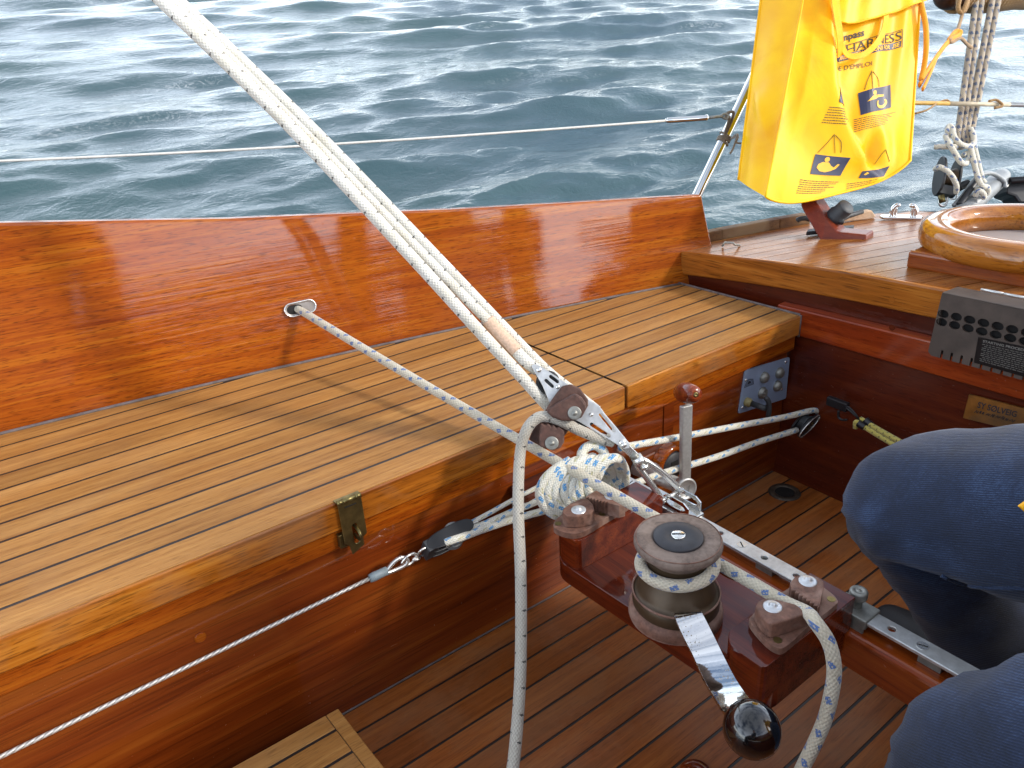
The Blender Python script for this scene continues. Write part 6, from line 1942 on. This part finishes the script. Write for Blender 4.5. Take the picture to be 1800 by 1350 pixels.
MB().tube(spl([(2.059, 0.9369, 0.0981), (2.0522, 0.932, 0.0806), (2.0544, 0.9258, 0.0721), (2.0636, 0.9205, 0.0742), (2.0752, 0.9241, 0.0955)], 6), 0.0035, 8).build('shackle', 'steel', tbk)
MB().tube([(2.0508, 0.9303, 0.1001), (2.0488, 0.9219, 0.0823)], 0.008, 10).build('thimble', 'brass', tbk)
MB().tube(spl([(2.0668, 0.9131, 0.0893), (2.079, 0.9048, 0.0898), (2.0873, 0.907, 0.1043)], 5), 0.0018, 8).build('clip', 'steel', tbk)
gt = thing('grey_tube', 'grey tube with black clamps lying beyond the round hatch', 'tube', (2.2084, 0.8916, 0.0845))
MB().tube([(2.027, 0.8683, 0.0549), (2.1598, 0.8835, 0.081), (2.3092, 0.901, 0.1081), (2.329, 0.903, 0.1127)], [0.022, 0.024, 0.024, 0.021], 20).build('tube', 'hose', gt)
MB().tube(spl([(2.0581, 0.8979, 0.0749), (2.0878, 0.891, 0.1001), (2.1092, 0.888, 0.1218), (2.1574, 0.8906, 0.1393), (2.2185, 0.8859, 0.1356), (2.2597, 0.8708, 0.1119), (2.258, 0.8626, 0.095)], 8), 0.0058, 10).build('hose_loop', 'hose', gt)
MB().tube(spl([(2.06, 0.8854, 0.0791), (2.0917, 0.8807, 0.1108), (2.1231, 0.8814, 0.1277)], 8), 0.0085, 10).build('strap', 'black', gt)
MB().tube(spl([(2.1027, 0.9144, 0.1129), (2.1168, 0.9078, 0.1187), (2.1276, 0.9021, 0.1221)], 6), 0.011, 10).build('handle', 'black', gt)
ob = thing('motor_clamp', 'black moulded clamp at the right edge beyond the round hatch', 'clamp', (2.3536, 0.8511, 0.0743))
mb = MB()
mb.plate([(2.3237, 0.887, 0.1012), (2.3384, 0.88, 0.1074), (2.4391, 0.8061, 0.1015), (2.4192, 0.7855, 0.039), (2.3341, 0.8487, 0.0452), (2.329, 0.8613, 0.0616), (2.3137, 0.8767, 0.0699)], [], FWD * 0.06)
mb.build('body', 'black', ob, bevel=0.006, seg=2)
MB().tube([(2.3084, 0.8728, 0.1047), (2.4153, 0.7983, 0.1056)], 0.010, 12).build('bar', 'black', ob)
MB().tube(spl([(2.3148, 0.8897, 0.119), (2.3129, 0.8855, 0.109), (2.3118, 0.8799, 0.0975), (2.3044, 0.8789, 0.0865)], 5), 0.004, 8).build('screw', 'steel', ob)

# ------------------------------------------------------------------ step, drain, floor eye
sz = -0.270
sa_, sb2 = Vector((0.2095, 0.7496, -0.27)), Vector((0.2159, 0.623, -0.27))
stp = thing('teak_step', 'pale slatted teak step standing on the cockpit floor', 'step', (0.05, 0.62, -0.357))
dirx = Vector((1, 0, 0))
eR = (sb2 - sa_)
def sp_(along, y_):
    f = (sa_.y - y_) / (sa_.y - sb2.y)
    return Vector((sa_.x + eR.x * f - along, y_, sz))
y_top = sa_.y
rows = [y_top, y_top - 0.030, y_top - 0.074, y_top - 0.118, y_top - 0.162, y_top - 0.206, y_top - 0.25]
for a, b in zip(rows, rows[1:]):
    a_, b_ = a - (0.0022 if a < y_top else 0), b + 0.0022
    L = 0.36
    p = [sp_(0.018, b_), sp_(0.018, a_), Vector((-L, a_, sz)), Vector((-L, b_, sz))]
    MB().slab(p, (0, 0, -0.014)).build('slat', 'teak', stp, bevel=0.0008, seg=1)
MB().slab([sp_(0.0, rows[-1]), sp_(0.0, y_top + 0.0), sp_(0.0172, y_top + 0.0), sp_(0.0172, rows[-1])], (0, 0, -0.016)).build('end_strip', 'teak', stp, bevel=0.001, seg=1)
MB().slab([sp_(0.004, rows[-1] + .002) + Vector((0, 0, -.0012)), sp_(0.004, y_top - .002) + Vector((0, 0, -.0012)), Vector((-0.358, y_top - .002, sz - .0012)), Vector((-0.358, rows[-1] + .002, sz - .0012))], (0, 0, -0.0125)).build('caulk_bed', 'caulk', stp)
MB().slab([sp_(0.006, rows[-1] + .005) + Vector((0, 0, -.0165)), sp_(0.006, y_top - .006) + Vector((0, 0, -.0165)), Vector((-0.35, y_top - .006, sz - .0165)), Vector((-0.35, rows[-1] + .005, sz - .0165))], (0, 0, -0.0700)).build('box', 'teak_edge', stp, bevel=0.002)

dr = thing('floor_drain', 'round dull metal drain in the far corner of the cockpit floor', 'drain', (1.1987, 0.7492, -0.357))
dc = (1.1978, 0.7499, -0.357)
MB().lathe([(0.0, 0.0006), (0.019, 0.0006), (0.0195, 0.0022), (0.024, 0.0036), (0.031, 0.0030), (0.0325, 0.0004)], (dc[0], dc[1], -0.3569), seg=36).build('flange', plain('brown_metal', hexc('#4a4036'), 0.5, 0.4, speck=0.2, dirt=hexc('#2d2722'), dirt_amt=0.7), dr)
MB().lathe([(0, 0.0014), (0.0192, 0.0014)], (dc[0], dc[1], -0.3569), seg=30).build('hole', 'hole_shade', dr)
fe_ = thing('floor_finger_ring', 'red-brown round finger ring set in the floor at the bottom of the picture', 'finger ring', (0.5584, 0.4329, -0.355))
fc_ = (0.5533, 0.4296, -0.352)
MB().lathe([(0.0066, 0.0010), (0.0070, 0.0040), (0.0100, 0.0058), (0.0180, 0.0048), (0.0205, 0.0026), (0.0208, 0.0)], (fc_[0], fc_[1], -0.3568), seg=36).build('ring', 'mahogany_y', fe_)
MB().lathe([(0, 0.0012), (0.0069, 0.0012)], (fc_[0], fc_[1], -0.3568), seg=24).build('hole', 'hole_shade', fe_)

# ------------------------------------------------------------------ the seated person
def skin_shape(joints, bones, levels=2):
    """continuous surface grown round a skeleton: joints {name: (pos, radius)}"""
    names = list(joints)
    me = bpy.data.meshes.new('tmp')
    me.from_pydata([joints[n][0] for n in names], [(names.index(a), names.index(b)) for a, b in bones], [])
    o = bpy.data.objects.new('tmp', me)
    col.objects.link(o)
    o.modifiers.new('skin', 'SKIN')
    lay = me.skin_vertices[0].data if me.skin_vertices else None
    if lay is None:
        bpy.context.view_layer.objects.active = o
        return None
    for i, n in enumerate(names):
        r = joints[n][1]
        lay[i].radius = (r, r) if isinstance(r, (int, float)) else r
        lay[i].use_root = (i == 0)
    s = o.modifiers.new('sub', 'SUBSURF')
    s.levels = levels; s.render_levels = levels
    dg = bpy.context.evaluated_depsgraph_get()
    ev = o.evaluated_get(dg)
    m2 = ev.to_mesh()
    vs = [v.co.copy() for v in m2.vertices]
    fs = [tuple(p.vertices) for p in m2.polygons]
    ns = [v.normal.copy() for v in m2.vertices]
    ev.to_mesh_clear()
    bpy.data.objects.remove(o)
    bpy.data.meshes.remove(me)
    return vs, fs, ns


per = thing('person', 'seated person in blue jeans with knees apart astride the steel track', 'person', (0.75, -0.15, -0.02))
K1, K2 = Vector((0.8219, 0.3792, -0.0182)), Vector((0.5739, 0.1601, -0.0741))
J = {
    'pelvis': ((0.895, -0.17, 0.085), 0.115),
    'hipA': ((0.990, -0.13, 0.085), 0.112), 'thA': ((0.885, 0.12, 0.050), 0.128), 'knA0': (tuple(K1 + Vector((0.010, -0.080, 0.014))), 0.094), 'knA': (tuple(K1 + Vector((-0.004, 0.006, 0.002))), 0.076),
    'shA0': ((0.8773, 0.3395, -0.0923), 0.078), 'shA1': ((0.9266, 0.3047, -0.1774), 0.076), 'anA': ((0.9682, 0.2707, -0.2831), 0.062), 'hemA': ((0.9869, 0.2529, -0.3398), 0.060),
    'hipB': ((0.800, -0.15, 0.085), 0.110), 'thB': ((0.660, 0.02, 0.030), 0.100), 'knB0': (tuple(K2 + Vector((0.008, -0.060, 0.030))), 0.084), 'knB': (tuple(K2 + Vector((0.002, -0.004, 0.0))), 0.076),
    'shB0': ((0.5875, 0.1528, -0.1548), 0.072), 'shB1': ((0.6263, 0.1506, -0.2549), 0.068), 'anB': ((0.640, 0.130, -0.29), 0.040), 'hemB': ((0.640, 0.128, -0.315), 0.040),
}
BJ = [('pelvis', 'hipA'), ('hipA', 'thA'), ('thA', 'knA0'), ('knA0', 'knA'), ('knA', 'shA0'), ('shA0', 'shA1'), ('shA1', 'anA'), ('anA', 'hemA'),
      ('pelvis', 'hipB'), ('hipB', 'thB'), ('thB', 'knB0'), ('knB0', 'knB'), ('knB', 'shB0'), ('shB0', 'shB1'), ('shB1', 'anB'), ('anB', 'hemB')]
body = dict((k, (v[0], (v[1] if isinstance(v[1], float) else v[1]) * 0.62)) for k, v in J.items() if not k.startswith('hem'))
body.update({
    'footA': (tuple(Vector((0.9585, 0.2799, -0.2787)) + Vector((0.0, 0.05, -0.05))), 0.028), 'toeA': (tuple(Vector((0.9585, 0.2799, -0.2787)) + Vector((0.02, 0.14, -0.065))), 0.022),
    'footB': ((0.640, 0.18, -0.325), 0.026), 'toeB': ((0.630, 0.27, -0.333), 0.020),
    'waist': ((0.895, -0.215, 0.24), 0.115), 'chest': ((0.895, -0.275, 0.42), 0.125), 'neck': ((0.895, -0.285, 0.575), 0.055), 'jaw': ((0.895, -0.265, 0.655), 0.062),
    'head': ((0.895, -0.275, 0.72), 0.082), 'crown': ((0.895, -0.285, 0.79), 0.055), 'nose': ((0.895, -0.185, 0.70), 0.012),
    'sA': ((1.065, -0.285, 0.50), 0.052), 'eA': ((1.17, -0.27, 0.26), 0.040), 'wA': ((1.195, -0.20, 0.055), 0.026), 'pA': ((1.20, -0.165, 0.020), 0.026),
    'sB': ((0.725, -0.285, 0.50), 0.052), 'eB': ((0.64, -0.36, 0.27), 0.040), 'wB': ((0.625, -0.29, 0.055), 0.026), 'pB': ((0.62, -0.255, 0.020), 0.026),
})
BB = [b for b in BJ if 'hem' not in b[1]] + [('anA', 'footA'), ('footA', 'toeA'), ('anB', 'footB'), ('footB', 'toeB'), ('pelvis', 'waist'), ('waist', 'chest'), ('chest', 'neck'), ('neck', 'jaw'), ('jaw', 'head'), ('head', 'crown'), ('head', 'nose'),
      ('chest', 'sA'), ('sA', 'eA'), ('eA', 'wA'), ('wA', 'pA'), ('chest', 'sB'), ('sB', 'eB'), ('eB', 'wB'), ('wB', 'pB')]
for h, sx_ in (('A', 1), ('B', -1)):
    px, py, pz = body['p' + h][0]
    for i, (dx, ln) in enumerate(((-0.030, 0.060), (-0.010, 0.070), (0.010, 0.066), (0.028, 0.052))):
        body['f%s%d' % (h, i)] = ((px + dx * 0.9, py + 0.035, pz - 0.006), 0.0095)
        body['g%s%d' % (h, i)] = ((px + dx * 1.1, py + 0.035 + ln * 0.5, pz - 0.008), 0.0085)
        body['h%s%d' % (h, i)] = ((px + dx * 1.15, py + 0.035 + ln * 0.85, pz - 0.014), 0.0075)
        BB += [('p' + h, 'f%s%d' % (h, i)), ('f%s%d' % (h, i), 'g%s%d' % (h, i)), ('g%s%d' % (h, i), 'h%s%d' % (h, i))]
    body['t' + h] = ((px - sx_ * 0.040, py + 0.012, pz - 0.004), 0.011)
    body['u' + h] = ((px - sx_ * 0.052, py + 0.045, pz - 0.010), 0.009)
    BB += [('p' + h, 't' + h), ('t' + h, 'u' + h)]
r_ = skin_shape(body, BB, 2)
MB().add(r_[0], r_[1], True).build('body', 'skin', per)
vs, fs, ns = skin_shape(J, BJ, 3)
out = []
for p, n_ in zip(vs, ns):
    d = 0.0
    # folds: across the back of the knee, and long pulls along the thigh
    for kc_, ax_ in ((K1, Vector((0.3, -0.6, -0.7))), (K2, Vector((0.2, -0.6, -0.7)))):
        r = (p - kc_)
        dist = r.length
        g_ = math.exp(-(dist / 0.14) ** 2)
        q = r.dot(ax_.normalized())
        under = max(0.0, min(1.0, 0.5 - 4 * n_.z))
        d += g_ * (0.0022 + 0.003 * under) * math.sin(q * 95 + 14 * noise.noise(p * 9))
    d += 0.006 * noise.noise(p * 9) + 0.0035 * noise.noise(p * 24) + 0.004 * noise.noise(Vector((p.x * 26, p.y * 5, p.z * 26)))
    out.append(p + n_ * d)
jn = MB().add(out, fs, True).build('jeans', 'denim', per)
from mathutils.bvhtree import BVHTree
bvh = BVHTree.FromPolygons(out, fs)
eye = Vector((0, 0, 0.52))
def on_jeans(pts, lift=0.001):
    o_ = []
    for p in spl(pts, 8):
        d_ = (p - eye).normalized()
        h_ = bvh.ray_cast(eye, d_)
        if h_[0] is not None:
            o_.append(h_[0] + h_[1] * lift)
    return o_
for path in ([(0.9107, 0.3263, -0.1586), (0.9286, 0.3068, -0.1712), (0.9578, 0.2827, -0.1776), (0.994, 0.2551, -0.1816), (1.0416, 0.2174, -0.1893)],):
    q_ = on_jeans(path)
    if len(q_) > 4:
        MB().tube(q_, 0.0026, 8).build('seam', 'denim', per)
        n_st = len(q_) - 1
        mb = MB()
        for k_s in range(0, n_st):
            a_, b_ = q_[k_s], q_[k_s + 1]
            for f0 in (0.1, 0.6):
                mb.tube([a_.lerp(b_, f0) + Vector((0, -0.0012, 0.0032)), a_.lerp(b_, f0 + 0.28) + Vector((0, -0.0012, 0.0032))], 0.0005, 5)
        st_o = mb.build('stitching', plain('thread', hexc('#2c3a55'), 0.8, 0), per)
        st_o['kind'] = 'stuff'
mb = MB()
for knp, hpn in (('A', K1), ('B', K2)):
    pass
jk = {'w0': ((0.895, -0.175, 0.13), 0.128), 'w1': ((0.895, -0.225, 0.26), 0.135), 'c': ((0.895, -0.28, 0.42), 0.145), 'n': ((0.895, -0.285, 0.55), 0.075),
      'sA': ((1.07, -0.285, 0.50), 0.064), 'eA': ((1.17, -0.27, 0.26), 0.055), 'wA': ((1.195, -0.21, 0.085), 0.042),
      'sB': ((0.72, -0.285, 0.50), 0.064), 'eB': ((0.64, -0.36, 0.27), 0.055), 'wB': ((0.625, -0.30, 0.085), 0.042)}
vs, fs, ns = skin_shape(jk, [('w0', 'w1'), ('w1', 'c'), ('c', 'n'), ('c', 'sA'), ('sA', 'eA'), ('eA', 'wA'), ('c', 'sB'), ('sB', 'eB'), ('eB', 'wB')], 3)
MB().add([p + n_ * (0.008 * noise.noise(p * 11)) for p, n_ in zip(vs, ns)], fs, True).build('jacket', plain('yellow_jacket', hexc('#e0a008'), 0.6, 0, speck=0.05, scale=60, bump=0.2), per)
mb = MB(); mb.slab([(0.7126, 0.2059, 0.0996), (0.7196, 0.2032, 0.1035), (0.7334, 0.1878, 0.1175), (0.7251, 0.1791, 0.0912), (0.7165, 0.2, 0.0938)], -FWD * 0.004)
mb.build('jacket_tab', 'webbing', per, bevel=0.001)
# face and hair
hd = Vector((0.895, -0.275, 0.72))
for s_ in (-1, 1):
    ey = MB().ball(hd + Vector((0.030 * s_, 0.080, 0.005)), 0.011, 14).build('eye', plain('eye_white', hexc('#d8d4cc'), 0.2), per)
    MB().ball(hd + Vector((0.030 * s_, 0.0885, 0.005)), 0.0042, 10).build('iris', 'black_gloss', ey)
    MB().ball(hd + Vector((0.087 * s_, -0.005, -0.005)), 0.022, 12, 1.3).build('ear', 'skin', per)
MB().tube(spl([hd + Vector((-0.022, 0.070, -0.055)), hd + Vector((0, 0.078, -0.058)), hd + Vector((0.022, 0.070, -0.055))], 5), 0.004, 8).build('mouth', plain('lips', hexc('#95534a'), 0.5), per)
def cap_fn(u, v):
    th, ph = 2 * math.pi * u, v * 1.75
    rr = 0.098 * (1 + 0.05 * noise.noise(Vector((math.cos(th) * 3, math.sin(th) * 3, ph * 4))))
    q = Vector((rr * math.sin(ph) * math.cos(th), rr * math.sin(ph) * math.sin(th) * 1.08, rr * math.cos(ph) * 1.02))
    if q.y > 0.05 and q.z < 0.035:
        q.y = 0.05
    return hd + Vector((0, -0.012, 0.022)) + q
MB().grid(cap_fn, 28, 14).build('hair', 'hair', per)
for tag_, an in (('A', Vector((0.9585, 0.2799, -0.2787))), ('B', Vector((0.640, 0.130, -0.29)))):
    js_ = {'h': (tuple(an + Vector((0, -0.01, -0.035))), 0.042), 'm': (tuple(an + Vector((0.006, 0.07, -0.040 if tag_ == 'B' else -0.045))), 0.036), 't': (tuple(an + Vector((0.012, 0.15, -0.045 if tag_ == 'B' else -0.055))), 0.030)}
    vs, fs, ns = skin_shape(js_, [('h', 'm'), ('m', 't')], 3)
    MB().add([Vector((p.x, p.y, max(p.z, -0.3565))) for p in vs], fs, True).build('shoe', 'shoe', per)

# ------------------------------------------------------------------ unseen second person aft, added for its dark reflection in the coaming
p2 = thing('person', 'unseen second person in dark clothes on the near bench, added for a dark reflection', 'person', (-0.36, -0.36, -0.02))
o2 = Vector((-0.36, -0.36, 0.0))
def at2(x, y, z):
    return tuple(o2 + Vector((x, y, z)))
jb = {'pelvis': (at2(0, 0, .085), .10), 'waist': (at2(0, -.04, .24), .10), 'chest': (at2(0, -.09, .42), .11), 'neck': (at2(0, -.09, .57), .05), 'jaw': (at2(0, -.07, .655), .06), 'head': (at2(0, -.08, .72), .08), 'crown': (at2(0, -.09, .79), .055), 'nose': (at2(0, .01, .70), .012)}
bb2 = [('pelvis', 'waist'), ('waist', 'chest'), ('chest', 'neck'), ('neck', 'jaw'), ('jaw', 'head'), ('head', 'crown'), ('head', 'nose')]
jl = {'pelvis': (at2(0, 0, .085), .115)}
bl2 = []
for h, sx_ in (('A', 1), ('B', -1)):
    jl['hip' + h] = (at2(.095 * sx_, .03, .085), .10); jl['kn' + h] = (at2(.12 * sx_, .42, .08), .075); jl['an' + h] = (at2(.12 * sx_, .40, -.29), .05)
    bl2 += [('pelvis', 'hip' + h), ('hip' + h, 'kn' + h), ('kn' + h, 'an' + h)]
    jb['hip' + h] = (at2(.095 * sx_, .03, .085), .07); jb['kn' + h] = (at2(.12 * sx_, .42, .08), .05); jb['an' + h] = (at2(.12 * sx_, .40, -.30), .035); jb['toe' + h] = (at2(.13 * sx_, .53, -.335), .02)
    jb['s' + h] = (at2(.17 * sx_, -.09, .50), .05); jb['e' + h] = (at2(.25 * sx_, .02, .28), .04); jb['w' + h] = (at2(.14 * sx_, .22, .21), .027); jb['p' + h] = (at2(.12 * sx_, .27, .195), .026)
    bb2 += [('pelvis', 'hip' + h), ('hip' + h, 'kn' + h), ('kn' + h, 'an' + h), ('an' + h, 'toe' + h), ('chest', 's' + h), ('s' + h, 'e' + h), ('e' + h, 'w' + h), ('w' + h, 'p' + h)]
    px, py, pz = jb['p' + h][0]
    for i, (dx, ln) in enumerate(((-0.030, 0.060), (-0.010, 0.070), (0.010, 0.066), (0.028, 0.052))):
        jb['f%s%d' % (h, i)] = ((px + dx * .9, py + .035, pz - .004), .0095)
        jb['g%s%d' % (h, i)] = ((px + dx * 1.1, py + .035 + ln * .5, pz - .012), .0085)
        jb['h%s%d' % (h, i)] = ((px + dx * 1.15, py + .035 + ln * .8, pz - .026), .0075)
        bb2 += [('p' + h, 'f%s%d' % (h, i)), ('f%s%d' % (h, i), 'g%s%d' % (h, i)), ('g%s%d' % (h, i), 'h%s%d' % (h, i))]
    jb['t' + h] = ((px - sx_ * .038, py + .012, pz), .011); jb['u' + h] = ((px - sx_ * .05, py + .045, pz - .006), .009)
    bb2 += [('p' + h, 't' + h), ('t' + h, 'u' + h)]
r_ = skin_shape(jb, bb2, 2)
MB().add(r_[0], r_[1], True).build('body', 'skin', p2)
r_ = skin_shape(jl, bl2, 2)
MB().add(r_[0], r_[1], True).build('trousers', 'shoe', p2)
jj = dict((k_2, (v_[0], v_[1] + d_)) for k_2, v_, d_ in [(k3, jb[k3], .022) for k3 in ('waist', 'chest', 'neck', 'sA', 'sB', 'eA', 'eB', 'wA', 'wB')])
r_ = skin_shape(jj, [('waist', 'chest'), ('chest', 'neck'), ('chest', 'sA'), ('sA', 'eA'), ('eA', 'wA'), ('chest', 'sB'), ('sB', 'eB'), ('eB', 'wB')], 2)
MB().add(r_[0], r_[1], True).build('jacket', plain('dark_jacket', hexc('#1d2430'), 0.7, 0, speck=0.1), p2)
hd = o2 + Vector((0, -0.08, 0.72))
MB().grid(cap_fn, 28, 14).build('hair', 'hair', p2)
for s_ in (-1, 1):
    MB().ball(hd + Vector((0.030 * s_, 0.080, 0.005)), 0.011, 14).build('eye', 'black_gloss', p2)
    MB().ball(hd + Vector((0.087 * s_, -0.005, -0.005)), 0.022, 12, 1.3).build('ear', 'skin', p2)
    js_ = {'h': (at2(.12 * s_, .39, -.325), .042), 'm': (at2(.125 * s_, .47, -.332), .036), 't': (at2(.13 * s_, .55, -.338), .030)}
    vs, fs, ns = skin_shape(js_, [('h', 'm'), ('m', 't')], 2)
    MB().add([Vector((p.x, p.y, max(p.z, -0.3565))) for p in vs], fs, True).build('shoe', 'shoe', p2)

# ------------------------------------------------------------------ heel the boat
for o in list(col.objects):
    if o.parent is None and o.type in ('MESH', 'EMPTY') and o.name != 'sea':
        o.matrix_world = HEEL @ Matrix.Translation(o.location)
bpy.context.view_layer.update()
